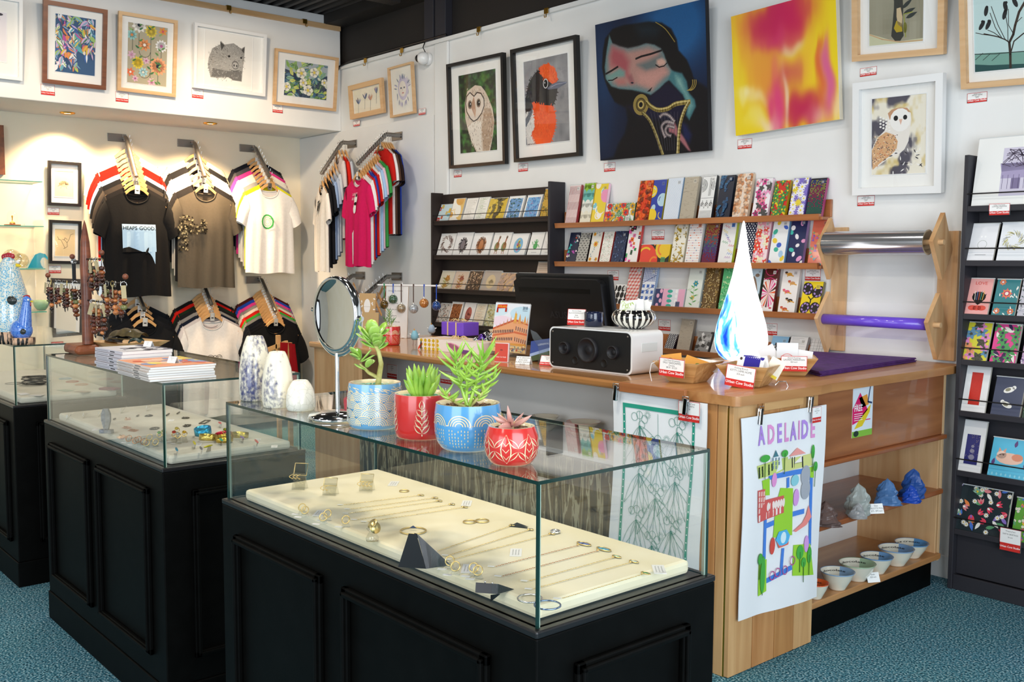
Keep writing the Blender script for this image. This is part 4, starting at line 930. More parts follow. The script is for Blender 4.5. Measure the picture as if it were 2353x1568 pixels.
# ---------------- price cards ----------------
RED='#d3302a'
def price_art(A,lines=('','',''),big=False):
    a=Art(A,'#f6f5f3'); a.up(); a.rect(0,0,1,A*.34,RED); b=.02
    a.rect(0,0,b,A,RED); a.rect(1-b,0,1,A,RED); a.rect(0,A-b,1,A,RED)
    a.up(); a.text('Urban Cow Studio',.5,A*.14,.135,'#ffffff','c',.93,bold=.012)
    n=len(lines); ys=[.87,.73,.6,.48,.39]
    for i,l in enumerate(lines): a.text(l,.5,A*ys[i]-.02,.085 if i!=1 else .1,'#3a3836','c',.85)
    return a
_pc={}
def price_mesh(w_,A,lines):
    k=(round(w_,3),round(A,2),lines)
    if k not in _pc:
        mb=MB().box(0,w_,0,.0012,0,w_*A,lin('#e8e6e2')); price_art(A,lines).put(mb,w_,0,0,-.0004); _pc[k]=mb.mesh('price_card',MAT['print'])
    return _pc[k]
def price(label,loc,w_=.07,A=.8,rz=0,rx=0,lines=('Acrylic on canvas','ARTIST','$295'),group=None):
    o=D.objects.new('price_card',price_mesh(w_,A,lines)); COL.objects.link(o)
    o.matrix_world=Matrix.Translation(loc)@Matrix.Rotation(rz,4,'Z')@Matrix.Rotation(rx,4,'X')
    return tag(o,label,'price card',group)
def wprice(label,x0,y0,x1,y1,lines=('Giclee print','ARTIST NAME','Framed','$195'),wall='y',val=None):
    val=(W_Y-.003 if wall=='y' else W_X+.003) if val is None else val
    p,q=at(x0,y1,**{wall:val}),at(x1,y0,**{wall:val}); w_=(q.x-p.x) if wall=='y' else (q.y-p.y)
    return price(label,p,w_,(q.z-p.z)/w_,0 if wall=='y' else pi/2,0,lines)
X0=BX+.003
for l,a in (('walnut framed leaves',C1((270,563),(360,622))),('retro flowers print',C1((763,612),(845,668))),('wombat drawing',C1((1265,592),(1340,643))),('white blossom print',C1((1797,693),(1864,740)))):
    wprice('red and white price card under the '+l,a[0][0],a[0][1],a[1][0],a[1][1],wall='x',val=X0)
wprice('red and white price card under the echidna sketch',109,478,136,493,wall='x'); wprice('red and white price card under the dancing birds sketch',112,610,140,628,wall='x')
for l,b in (('under the four birds sketch',(812,276,827,291)),('to the right of the lilac portrait',(962,248,978,265)),('under the barn owl picture',(1043,391,1061,408)),('under the orange-breasted bird picture',(1191,375,1213,395)),('under the harp canvas',(1388,373,1414,395)),('under the yellow and magenta canvas',(1695,318,1728,343)),('under the banksia picture',(1976,152,2015,177)),('under the bird tree print',(2222,210,2269,238)),('under the white framed owl',(1970,449,2010,474))):
    wprice('red and white price card '+l,*b,val=W_Y-.003 if b[0]>1030 else W_Y-.0135)
# ---------------- card rack, ledges, card packs ----------------
def leaner(name,label,cat,x0,x1,zb,ztop,y0,y1,art,th,edge='#e9e6e0',group=None,mat='gloss',sleeve=True,shift=0):
    h=sqrt((ztop-zb)**2+(y1-y0)**2); lean=math.atan2(y1-y0,ztop-zb); w_=x1-x0
    mb=MB().box(0,w_,0,th,0,h,lin(edge)); art(h/w_).put(mb,w_,0,0,-.0006)
    if sleeve:
        mb.box(-.003,w_+.003,-.0002,th*.5,h,h+.004,lin('#cfd2d2'))
    o=mb.build(name,MAT[mat]); o.location=(x0,y0,zb); o.rotation_euler=(-lean,shift,0)
    return tag(o,label,cat,group)
def ZZ(o,s): return lambda x,y:(o[0]+x*s,o[1]+y*s)
# brown rack
RL,RR,RF=-5.325,-4.169,3.885
ck=thing('card_rack','tall dark brown greeting card rack left of the timber ledges','rack',(RL,RF,0))
def CR(mb,n,mat='rackb',bevel=.002): o=mb.build(n,MAT[mat],ck,bevel=bevel); o.location=(-RL,-RF,0); return o
CR(MB().box(RL,RL+.016,RF-.01,W_Y-.022,.55,1.735),'side_panel'); CR(MB().box(RR-.018,RR,RF-.02,W_Y-.003,.55,1.745),'side_panel','rack')
CR(MB().box(RL+.016,RR-.018,W_Y-.030,W_Y-.022,.55,1.725),'back_panel')
RZ=[1.54,1.318,1.10,.880,.66]
for z in RZ:
    CR(MB().box(RL+.016,RR-.018,RF,W_Y-.030,z-.018,z).box(RL+.016,RR-.018,RF,RF+.008,z,z+.012),'shelf')
    CR(MB().tube([(RL+.016,RF-.004,z+.045),(RR-.018,RF-.004,z+.045)],.0022,6),'retaining_rod','plastic',0)
q6=ZZ((980,380),340/1269)
G6=[(0,[(80,180,340,'pale blue card of a red and yellow toy figure','squares',['#cfe3ea','#e3b93c','#c23d30','#7cc4d8']),(190,290,290,'card of an orange teapot figure','bold',['#f4f0e6','#f4f0e6','#dfa545','#f4f0e6','#e8c06a']),(302,400,288,'white card with grey handwriting','script',['#f2efe9','#b5b0a8']),(405,500,280,'white card with faint green lettering','script',['#f1f0e8','#9aa08e','#7fa05a']),(500,655,285,'landscape card of yellow hills','coral',['#d9b93f','#6f6432','#4f452c','#e2c34a']),(665,800,270,'white bordered card of a blue green garden','leafy',['#6f9fd0','#3f6b3a','#87a9dd','#2f4f3c','#c9d7e8']),(818,950,260,'white bordered card of lilac and blue water','leafy',['#7fb6e3','#5f9fdc','#b59ac2','#4f86c9']),(970,1083,205,'tall card of golden trees','leafy',['#d5a93f','#a67c22','#6f7f52','#e5c766'])]),
(1,[(82,215,590,'white card of a brown feathery wreath','wreath',['#f3f2f0','#8d6a5c','#6c534c']),(218,360,582,'white card of a grey long-haired bird','hairy',['#f2f2f1','#77757a','#4e4d52']),(365,525,585,'white card of an orange hedgehog','hairy',['#f2f2f1','#b5713c','#8d6d5e']),(537,690,582,'white card of two brown and green birds','two',['#f3f2ef','#9a6a3a','#6f8a55']),(692,835,590,'white card with a rainbow egg','egg',['#f4f3f1','#7fb8d9','#d56aa5','#e9d35a']),(855,970,580,'white card of a green frog','frog',['#f5f4f0','#4fa85c']),(975,1078,575,'white card of a line drawn sheep','frog',['#f3f1ee','#d9d7d2'])]),
(2,[(90,205,908,'card of a yellow dried flower','flowerstem',['#dcd3bd','#c58b45','#a58c4a','#d0a04a','#b9c08a']),(208,325,910,'card of two reddish feathers','flowerstem',['#d9c3ae','#a8604a','#b88f55','#b5664d','#c09a75']),(328,450,908,'dark brown card of seed pods','leafy',['#4a3a2c','#c9a887','#8f6f4e','#e0c7a8']),(455,600,908,'grey card with a pale full moon','egg',['#b9aca0','#d9c39a','#d9c39a','#d9c39a']),(592,735,925,'card of a sandy hillside','coral',['#d8b27f','#b99a86','#c9a382','#a88f80']),(742,880,925,'card of a pale track half behind the monitor','coral',['#dcc7a4','#c9a87c','#b99572'])]),
(3,[(65,170,1185,'card of dark branches and brown blossom','leafy',['#c9c2bb','#4a4340','#a0705a','#e6dfd8']),(175,275,1175,'kraft edged card of rust coloured wood','leafy',['#8f4f26','#b96b33','#5f3418','#cf8a52']),(285,385,1182,'white card with a red oval leaf','egg',['#efeeee','#8d3038','#8d3038','#8d3038']),(388,478,1190,'cream card of a pencil and handwriting','script',['#ece5d3','#c98b3a','#6f6658']),(485,582,1195,'card of a green garden scene','leafy',['#d7d8b8','#6f8a3c','#c9b03c','#8f8f7a'])])]
def special(kind,A,pal,seed):
    a=Art(A,pal[0]); a.up(); r=random.Random(seed)
    if kind=='wreath':
        for k in range(90): t=r.random()*6.28; q=r.uniform(.18,.32); a.line([(.5+q*cos(t),A*.55+q*sin(t)),(.5+(q+.1)*cos(t+.4),A*.55+(q+.1)*sin(t+.4))],.018,r.choice(pal[1:]))
    elif kind=='hairy':
        a.ell(.5,A*.5,.2,.24,pal[1]); 
        for k in range(90): t=r.random()*6.28; q=.2; a.line([(.5+q*.6*cos(t),A*.5+q*sin(t)),(.5+q*1.3*cos(t+.3),A*.5+q*1.5*sin(t+.3))],.02,r.choice(pal[1:]))
        for x in(.42,.58): a.line([(x,A*.32),(x,A*.12)],.03,pal[2])
    elif kind=='two':
        for x in(.3,.7): a.ell(x,A*.42,.14,.19,pal[2]); a.up(); a.ell(x+.03,A*.47,.1,.13,pal[1]); a.line([(x+.02,A*.5),(x+.06,A*.8)],.07,'#a5593a'); a.ell(x+.07,A*.82,.05,.06,'#7f6a5a'); a.line([(x-.04,A*.3),(x-.05,A*.12)],.03,'#a5593a'); a.line([(x+.05,A*.3),(x+.06,A*.12)],.03,'#a5593a')
    elif kind=='egg':
        a.ell(.5,A*.5,.27,A*.33,pal[1],n=20); a.up()
        for k in range(16): t=r.random()*6.28; q=r.random()*.8; a.ell(.5+.2*q*cos(t),A*.5+A*.25*q*sin(t),.07,.05,r.choice(pal[1:]),r.random()*3)
    elif kind=='frog':
        a.ell(.5,A*.45,.16,.18,pal[1]); a.ell(.5,A*.64,.15,.1,pal[1]); a.line([(.3,A*.5),(.2,A*.62)],.04,pal[1]); a.line([(.7,A*.5),(.8,A*.4)],.04,pal[1]); a.up()
        for x in(.43,.57): a.ell(x,A*.66,.04,.04,'#ffffff')
        a.arc(.5,A*.45,.17,.012,'#8f9a8a'); a.line([(.3,A*.18),(.7,A*.18)],.015,'#555555')
    return a
SPEC={'wreath','hairy','two','egg','frog'}
def bordered(kind,pal,seed,bd=.0,bg='#f2f1ee'):
    def f(A):
        if kind in SPEC: return special(kind,A,pal,seed)
        if not bd: return pat(kind,A,pal,seed)
        a=Art(A,bg); i=pat(kind,(A-2*bd)/(1-2*bd),pal,seed)
        for P,F,c,L in i.items: a.items.append(([(bd+x*(1-2*bd),bd+y*(1-2*bd)) for x,y in P],F,c,L+1))
        a.L=i.L+2; return a
    return f
n_=0
for si,items in G6:
    zb=RZ[si]
    for (x0,x1,yt,lab,kind,pal) in items:
        n_+=1; a,b=q6(x0,0)[0],q6(x1,0)[0]; py=q6(0,{0:475,1:780,2:1090,3:1380}[si])[1]
        xa,xb_=at(a,py,y=RF+.014).x,at(b,py,y=RF+.014).x; zt=at((a+b)/2+4,q6(0,yt)[1],y=RF+.06).z
        leaner('greeting_card',lab+' on the brown rack','card',xa,xb_-.004,zb+.001,zt,RF+.014,RF+.062,bordered(kind,pal,n_,.09 if 'border' in lab or 'edge' in lab else 0),.014,group='cards on the brown rack')
leaner('greeting_card','large peach card standing high on the brown rack beside the monitor','card',at(1223,620,y=RF+.02).x,at(1269,620,y=RF+.02).x,RZ[2]+.001,at(1245,603,y=RF+.07).z,RF+.02,RF+.07,bordered('script',['#e6cdb6','#d0a98c'],3),.01,group='cards on the brown rack')
# timber ledges
LX0,LX1,LF=-4.160,-2.452,3.902
LZ=[1.497,1.281,1.057,.842]
for z,l in zip(LZ,('topmost','second','third','lowest')):
    t=thing('timber_ledge',l+' of the four long timber display ledges on the back wall','shelf',(LX0,LF,z),group='timber display ledges'); L_=LX1-LX0
    MB().box(0,L_,.003,.083,-.014,0).build('shelf_board',MAT['jarx'],t,bevel=.002)
    MB().prism([(-.004,-.016),(.012,-.016),(.012,.012),(-.010,.012)],0,L_-.012,'yz').build('front_lip',MAT['jarx'],t,bevel=.0015)
    MB().box(0,L_,.069,.083,0,.078).build('back_rail',MAT['jarx'],t,bevel=.0015)
q7=ZZ((1280,380),640/2281)
PK=[
(0,[(62,155,165,'red and white drop patterned','drops',['#ece9e6','#a8323a','#d98f8f'],'#a83a44'),(182,272,150,'cream, teal and green scalloped','scallop',['#efeee0','#e9e4ce','#e8eae0','#68b8b0','#8dbd2f'],'#e3c92f'),(274,380,155,'yellow and pink butterfly','bold',['#efd33a','#ecd23c','#f19bc0','#efd33a','#7cc7d6','#f6f2ea'],'#f4c7da'),(385,628,315,'wide low red poppy patterned','wildflower',['#e9ece4','#ee4a3c','#4f8a4f','#79a86a','#e9b53a','#2f5f8f'],'#3d5f3f'),(634,745,128,'orange poppy','poppy',['#e9551e','#f07a28','#e03d14','#f2641c','#7a2c14'],'#d9531e'),(746,856,122,'blue and yellow bloom','bold',['#2840a4','#f2cf2c','#f2cf2c','#b9d9e8','#e63a5a','#2840a4'],'#b8a52a'),(864,990,108,'pale blue raindrop patterned','dashes',['#dfe8f2','#9fb7de','#b9cbe6'],'#a9c7e6'),(998,1118,98,'beige linen look','linen',['#cfc6b2','#a2937c','#8f8478'],'#b9ad98'),(1150,1262,88,'black and white geometric line','tribal',['#f0f1ef','#16171a'],'#22272d'),(1292,1412,85,'navy with blue seaweed','coral',['#101d33','#1f4f77','#1a4268','#26648c'],'#0f1a2a'),(1430,1560,70,'peach floral','poppy',['#efe3d6','#efcba9','#e9b98f','#f3dcc6','#cf8a5a'],'#d9c0a4'),(1588,1722,112,'pink and magenta flower','flowers',['#f4eff2','#d63e8d','#ef9cc4','#a8246a','#f08a9c','#4b4b4b'],'#f0d3e0'),(1742,1866,128,'yellow tropical flower','tropical',['#d22d1c','#2f8a45','#62a24a','#e8c81e'],'#c9a81c'),(1890,2020,108,'purple daisy','daisies',['#8270c8','#f6f4fa','#f6f4fa','#efd83a'],'#6b5aa8'),(2032,2165,108,'black with bright berry dots','confetti2',['#151425','#2f4fb8','#d0d05a','#c8316a','#2a8f6f'],'#a0246a')]),
(1,[(66,150,552,'navy with coloured triangles','tri',['#16223f','#e6562f','#3bb8b0','#b74fae','#f1efe9'],'#101a30'),(152,240,555,'black and white wave scale','seigaiha',['#111214','#f3f1e6'],'#111111'),(247,332,548,'orange medallion tile','medal',['#e9e6db','#e8a51f','#d85a2a','#e0c23a','#55889c'],'#b13a2c'),(342,430,545,'green and red ditsy leaf','ditsy',['#efeee4','#2f7f62','#c93a3c','#5aa07e'],'#b7332f'),(437,540,540,'navy leaf etched','paisley',['#1c2a4c','#2d3f6b','#5d7196','#24355a'],'#16203c'),(552,655,478,'hot pink blocky flower','squares',['#f6f2ee','#f04a9c','#f4691f','#2f9f55','#ee5ea8','#1f1f1f'],'#cf3c3c'),(672,915,650,'wide low rainbow bloom','bold',['#2f8a3c','#efc62a','#9a45b5','#e8452f','#1f6fb0','#111a16','#f0822a'],'#c7a81f'),(924,1030,468,'mustard botanical','paisley',['#f1eedf','#b09022','#d5b43a','#7c6c2a','#c9a52f'],'#e0d9c0'),(1042,1158,462,'white with orange beads on lines','dotlines',['#f5f3f0','#f0682c','#b990bd','#6f93b0','#e6997c'],'#e9e6e2'),(1178,1296,468,'plum with rainbow diamonds','confetti',['#4a1636','#ef8a3a','#e9c83a','#e8532f','#2f9fa0','#3f58b8','#a01f4f'],'#4a1230'),(1312,1432,460,'white with coloured zigzags','zigzag',['#f3f3f0','#2f9f58','#b05fb8','#4a7fd0','#efcf2f','#d8406a'],'#b9c82f'),(1478,1592,455,'navy with white polka dots','dots',['#111d3c','#f4f4f2'],'#101a38'),(1592,1712,452,'pink and red blossom','flowers',['#f5dfe2','#f08fa4','#ea4534','#f3a7b6','#e4503a','#f6eecb'],'#f0a9b6'),(1727,1860,445,'white and blue abstract','blobs',['#f1f3f2','#3f66c8','#eecf3f','#a9cde8','#3fb59a'],'#7fb0d9'),(1876,2010,438,'navy with white and pink spots','blobs',['#1c2858','#f2f0f2','#eaa0cc','#f2f0f2','#3fc0b0'],'#b08ac4'),(2050,2192,438,'multicoloured bow','bows',['#e5735a','#8a54b4','#e04a6a','#3fa8b4','#f0986a','#67b47a','#b85fb0'],'#8a5ab4')]),
(2,[(440,545,975,'low black and white arch','half',['#f2f2f0','#101012'],'#101012'),(550,655,830,'red and pink cube','cubes',['#efe3de','#d2584f','#e7a49c'],'#b8a4a0'),(670,778,838,'blue and white tile','azulejo',['#eef2f8','#2f5fb8','#5a86d0','#1d3a86'],'#9db4d6'),(790,1035,1012,'wide low navy, pink and teal panelled','panels',['#1f2f66','#1f2f66','#f2b3cf','#e9eef4','#f2b3cf','#35b59f'],'#e6e9ee'),(1042,1164,840,'pale green with teal flower','flowerstem',['#e9f0e6','#2f9fb0','#5fa858','#e0c23a','#cfe0c0'],'#d0dcd6'),(1180,1304,838,'brown leaf fall','leafy',['#6b4f23','#c9a45a','#94763a','#e0c890'],'#4f3c1c'),(1318,1440,840,'bright green dotted','paisley',['#5ec07c','#86d79c','#3fa864','#d7f0b0'],'#3f9a60'),(1545,1640,848,'dinosaur jungle','dino',['#c3d6e0','#8a705c','#3f6a3a','#6f8a4a','#2f2f2c'],'#3c4a3c'),(1655,1768,848,'pink starburst','burst',['#f3ede8','#e9673a','#5a1f1c','#e0357c','#f29ac0','#c81f4a','#f6d3c0'],'#6a2422'),(1806,1948,845,'little running figures','figures',['#f4efea','#c9503a','#2a2422','#e9547c','#d9a06a','#e0a43f'],'#d5cfc8'),(1978,2142,952,'shorter yellow and black butterfly wing','butterfly',['#f0d41e','#1a1612','#a98ad0'],'#7c7340')]),
(3,[(872,950,1380,'navy white spotted','dots',['#121a36','#f4f4f2'],'#10172e'),(975,1085,1258,'tall beige bark','linen',['#cdbfaa','#8f8375','#a89a86'],'#7f7468'),(1118,1235,1360,'grey faceted','facets',['#8f8f8f','#e4e4e4','#4a4a4a','#b9b9b9','#2a2a2a'],'#5a5a5a'),(1250,1330,1365,'pale grey lettered','script',['#e3e3e3','#8c8c8c','#6f6f6f'],'#9a9a9a'),(1722,1862,1400,'blue camera print','camera',['#7fb2d6','#23262c','#9aa4ac','#e6e9ec'],'#33373c'),(1872,2018,1405,'white pencil script','script',['#e3e4e4','#9aa0a4','#b9bdc0'],'#b9bcbe'),(2042,2195,1425,'grey street map','gridmap',['#d3d4d5','#3f4347','#8d9194'],'#6f7275')])]
def pk_art(kind,pal,seed,land):
    def f(A):
        k='confetti' if kind=='confetti2' else kind
        a=pat(k,A,pal,seed); c=random.Random(seed).choice(pal[1:]) if pal[0] in('#f5f3f0','#f3f3f0','#101d33') else mix(hx(pal[0]),(.8,.8,.78),.25)
        c=c if isinstance(c,str) else '#%02x%02x%02x'%tuple(int(v*255) for v in c)
        sticker(a,.76 if not land else .8,A-.24 if not land else A*.22,.11 if not land else .07,c); return a
    return f
WORD=('topmost','second','third','lowest')
LB={0:(440,375,2200),1:(765,775,2200),2:(1115,1185,2150),3:(1500,1560,2200)}
for li,items in PK:
    for (x0,x1,yt,lab,kind,pal,edge) in items:
        n_+=1; a,b=q7(x0,0)[0],q7(x1,0)[0]; py=q7(0,LB[li][0])[1]
        y0=LF+.020; xa,xb_=at(a,py,y=y0).x,at(b,py,y=y0).x; zt=at((a+b)/2+4,q7(0,yt)[1],y=y0+.045).z; land=(x1-x0)>200
        leaner('fabric_pack',lab+' fabric pack on the '+WORD[li]+' ledge','fabric pack',xa,xb_-.004,LZ[li]+.001,zt,y0,y0+(.045 if not land else .02),pk_art(kind,pal,n_,land),.018,edge,'sleeved fabric packs on the timber ledges')
for l,b in (('between the pink flower and mustard packs',(775,530,880,610)),('above the black and white arch pack',(415,862,505,940)),('above the yellow butterfly wing pack',(2030,850,2160,945)),('above the beige bark pack',(830,1268,930,1350)),('above the blue camera pack, right of the glowing lamp',(1685,1298,1805,1388))):
    p,q=q7(b[0],b[1]),q7(b[2],b[3]); wprice('red and white price card '+l,p[0],p[1],q[0],q[1],('Handkerchiefs','KITTY CAME HOME','Vintage fabric','$8'))
# ---------------- wrapping film dispenser ----------------
t=thing('wrapping_roll_holder','timber wall holder with four diamond brackets for wrapping rolls','roll holder',(-2.16,W_Y,1.2))
def WH(mb,n,mat,bevel=.002): o=mb.build(n,MAT[mat],t,bevel=bevel); o.location=(2.16,-W_Y,-1.2); return o
WH(MB().box(-2.44,-2.368,W_Y-.018,W_Y-.001,.905,1.45),'upright','ashz'); WH(MB().box(-1.955,-1.872,W_Y-.02,W_Y-.001,.9,1.425),'upright','ply')
YC=3.872
for x,z,m in((-2.405,1.365,'ply'),(-2.405,1.045,'ashz'),(-1.905,1.372,'ply'),(-1.912,1.052,'ply')):
    WH(MB().prism([(YC-.07,z+.01),(YC+.02,z-.145),(W_Y-.02,z-.02),(YC+.02,z+.125)],x-.009,x+.009,'yz'),'diamond_bracket',m,.003)
for z in(1.378,1.050): WH(MB().tube([(-2.43,YC-.02,z),(-1.875,YC-.02,z)],.011,10),'dowel','ash',0)
film=M('metal_film','#c9c9cc',.16,.85); 
tr=thing('film_roll','large roll of silvery clear wrapping film on the upper brackets','roll',(-2.16,YC-.02,1.378))
MB().lathe([(.0508,0),(.0508,.452)],32,mat=Matrix.Translation((-.232,0,0))@frot(0,0)@Matrix.Rotation(pi/2,4,'Y')).build('film',film,tr)
MB().lathe([(.0505,.001),(.046,.0),(.044,.0),(.044,.452),(.0505,.452)],28,mat=Matrix.Translation((-.232,0,0))@Matrix.Rotation(pi/2,4,'Y')).build('cardboard_core',M('cardboard','#bfae92',.8),tr)
FILM=glassy('hanging_film',(.93,.93,.925),.8,.25,.02)
MB().grid(lambda u,v:(-.23+.455*u,.048+.004*sin(u*9+v*3),-.01-.24*v),12,8).build('hanging_sheet',FILM,tr)
pr=thing('purple_roll','narrow roll of purple wrapping film on the lower brackets','roll',(-2.16,YC-.02,1.050))
MB().lathe([(.0,0),(.0235,0),(.0235,.462),(.0,.462)],24,mat=Matrix.Translation((-.236,0,0))@Matrix.Rotation(pi/2,4,'Y')).build('film',M('purple_film','#7150d8',.25,0,.4),pr)
MB().grid(lambda u,v:(-.22+.44*u,.0225+.006*sin(u*7+v*3),-.005-.065*v),12,4).build('hanging_sheet',glassy('purple_sheet',(.86,.84,.95),.8,.2,.02),pr)
# ---------------- right rack ----------------
BL_,BF=-1.812,3.86
rk=thing('card_rack','charcoal greeting card rack at the right edge beside the counter','rack',(BL_,BF,0))
def RK(mb,n,mat='rack',bevel=.002): o=mb.build(n,MAT[mat],rk,bevel=bevel); o.location=(-BL_,-BF,0); return o
RW=.92
RK(MB().box(BL_,BL_+.018,BF,W_Y-.014,.0,1.712),'side_panel'); RK(MB().box(BL_+RW,BL_+RW+.018,BF,W_Y-.014,.0,1.712),'side_panel')
RK(MB().box(BL_+.018,BL_+RW,W_Y-.024,W_Y-.014,.0,1.69),'back_panel')
SH=[at(2205,y,y=BF).z for y in(478,602,724,829,947,1085,1221)]
for z in SH:
    RK(MB().box(BL_+.018,BL_+RW,BF+.002,W_Y-.024,z-.016,z).box(BL_+.018,BL_+RW,BF,BF+.007,z-.016,z+.006),'shelf')
    RK(MB().tube([(BL_+.018,BF-.003,z+.052),(BL_+RW,BF-.003,z+.052)],.0026,6),'retaining_rod','plastic',0)
RK(MB().box(BL_+.018,BL_+RW,BF+.006,BF+.02,.0,.06),'kick_board'); RK(MB().box(BL_+.018,BL_+RW,BF+.03,BF+.04,.06,SH[-1]-.016),'lower_panel')
q8=lambda px,py:(px,py)
def art_building(A):
    a=Art(A,'#f1f1ee'); a.up(); i=.17; r=random.Random(3)
    a.rect(.3,.12,1.0,A-.13,'#cfc9dc'); a.up(); a.rect(.3,A*.40,.62,A*.62,'#a79cc0'); a.poly([(.28,A*.62),(.7,A*.6),(.66,A*.52),(.3,A*.5)],'#9a90b6'); a.up(); a.poly([(.62,.2),(1,.2),(1,A-.17),(.6,A-.15)],'#8fcfe9'); a.up(); a.poly([(.6,A-.15),(1,A-.19),(1,A-.24),(.6,A-.19)],'#5aa6c4')
    for x in(.66,.83,.95): a.rect(x,A*.62,x+.05,A*.72,'#4a4a6a')
    a.rect(.7,.4*A,.78,.5*A,'#d8453c'); a.rect(.84,.25*A,.9,.5*A,'#b83a44'); a.rect(.62,.2,1,.26,'#d85a55'); a.rect(.42,.2,.52,A*.4,'#7a6f96')
    for k in range(5): a.rect(.32+k*.06,.2,.325+k*.06,A*.45,'#5f567c')
    for k in range(26): a.line([(.28+.3*r.random(),A-.14-r.random()*.2),(.3+.3*r.random(),A-.16-r.random()*.2)],.008,'#4a3f58')
    return a
def art_love(A):
    a=Art(A,'#eea9a4'); a.up(); a.text('LOVE',.5,A*.84,.2,'#d8453c','c',1.1,bold=.01)
    for k,x in enumerate([.25,.38,.5,.64,.78]): a.leaf(.5,A*.28,.62,.16,pi/2-(x-.5)*1.9,'#16130f')
    a.ell(.5,A*.5,.3,.24,'#16130f'); a.up(); 
    for k,c in enumerate(['#efe9de','#5a6fb8','#e0543c','#35a08a','#e9b53a']): a.line([(.34+k*.08,A*.42),(.3+k*.1,A*.66)],.022,c)
    for x in(.3,.5,.7): a.ell(x,A*.2,.19,.12,'#e5503f')
    return a
def art_birdsnavy(A):
    a=Art(A,'#3c4560'); a.up()
    for y,s in((A*.68,1),(A*.3,-1)): a.ell(.5,y,.2,.1,'#f2f0ea',.4*s); a.ell(.5+.16*s,y+.1,.07,.07,'#f2f0ea'); a.up(); a.ell(.46,y+.01,.1,.06,'#8d8a72',.4*s)
    return a
def art_snow(A):
    a=Art(A,'#f0efee'); a.up(); a.rect(.22,A*.16,.8,A*.74,'#2b2f72'); a.up(); r=random.Random(2)
    for q,y in((.13,.3),(.1,.42),(.07,.51)): a.ell(.52,A*y,q,q*.9,'#8f8ba0')
    for k in range(26): a.ell(r.uniform(.25,.78),A*r.uniform(.3,.72),.012,.01,'#d9c98a',n=6)
    return a
def art_redrect(A):
    a=Art(A,'#f1f0ef'); a.up(); a.rect(.25,A*.16,.72,A*.82,'#cf2f24'); a.up()
    for k in range(60): r=random.Random(k); x,y=r.uniform(.27,.7),A*r.uniform(.18,.8); a.line([(x,y),(x+.03,y+.03)],.006,'#a8241c')
    return a
def art_cat(A):
    a=Art(A,'#58bfe0'); a.up(); a.ell(.5,A*.5,.36,.16,'#eec3ae'); a.ell(.28,A*.58,.13,.11,'#f3d5c4'); a.up(); a.ell(.7,A*.55,.15,.1,'#dd8d6f'); a.poly([(.18,A*.64),(.2,A*.76),(.27,A*.68)],'#e0a48c'); a.poly([(.3,A*.68),(.38,A*.76),(.38,A*.63)],'#e0a48c'); a.ell(.24,A*.58,.02,.015,'#4a3030'); a.ell(.33,A*.58,.02,.015,'#4a3030')
    for x,y in((.08,.3),(.6,.8),(.92,.3),(.85,.8)): a.up(); a.leaf(x,A*y,.2,.09,1.4,'#5a3f7c')
    for k in range(9): a.leaf(k*.12,.05,.09,.05,1.57,'#8fd8ec')
    return a
def art_wrap(bg,seed):
    def f(A):
        a=Art(A,bg); r=random.Random(seed); pal=['#e8455f','#f0cf3a','#8a6fc0','#4a78d0','#f6f3ea','#5f9f6f','#e88a8f','#ef8a4a','#8fb8a0']
        for k in range(46):
            a.up(); x,y=r.random(),r.random()*A; t=r.random()*6.3; c=r.choice(pal)
            if k%3==0: a.leaf(x,y,.18,.07,t,c)
            elif k%3==1: flower(a,x,y,.055,'#f6f3ea','#efc23a',9,t,.4); a.up()
            else:
                for j in range(3): a.leaf(x,y,.13,.05,t+j*.5-.5,c)
                a.up(); a.leaf(x,y,.07,.04,t,r.choice(pal))
        return a
    return f
q=[
('mounted street scene print with a blue building on the top shelf',2231,2440,478,312,0,art_building,.006),
('white card with a line drawn necklace',2219,2280,602,515,1,lambda A:special('frog',A,['#f0f0f3','#f0f0f3'],1),.01),
('white card of a jewelled turtle with blue edge',2288,2352,602,512,1,lambda A:special('wreath',A,['#eceff3','#b9bcc0','#c9c27a'],2),.01),
('pink LOVE flower card',2215,2268,722,641,2,art_love,.01),('teal folk bird card',2277,2330,722,643,2,lambda A:pat('medal',A,['#2f7f86','#e0506a','#f1e9da','#e9a53a','#f1efe6'],4),.01),('pale grey leaf card at the frame edge',2336,2390,722,643,2,lambda A:pat('leafy',A,['#c9c6d0','#2f4f4a','#efefef'],5),.01),
('yellow card with a pink bouquet',2210,2265,826,742,3,lambda A:pat('flowers',A,['#d9d13a','#e08ac0','#ee9a6a','#5f8fb0','#4a4a3a'],14),.01),('purple card of tropical botanicals',2273,2332,830,746,3,lambda A:pat('tropical',A,['#e0468f','#4a9a55','#f0efe0','#3a2450'],6),.014),('lilac card cut by the frame edge',2345,2400,830,750,3,lambda A:pat('leafy',A,['#c9a9c9','#6f4f8a','#efe9ef'],7),.01),
('white card with a red lacquer rectangle',2207,2262,945,836,4,art_redrect,.01),('navy card of two white birds',2275,2342,950,868,4,art_birdsnavy,.018),('green leafy card at the frame edge',2348,2400,952,872,4,lambda A:pat('ditsy',A,['#1f3f2f','#d9c06a','#6fa06a'],8),.01),
('white card of a snowman on dark blue',2199,2252,1083,968,5,art_snow,.01),('turquoise card of a reclining cat',2268,2356,1088,1010,5,art_cat,.012),
('wide dark wrapping paper pack of bright garden flowers',2191,2310,1219,1122,6,art_wrap('#1d2b30',3),.012),('green daisy wrapping paper pack at the frame edge',2322,2400,1228,1150,6,art_wrap('#5f9f3a',5),.012)]
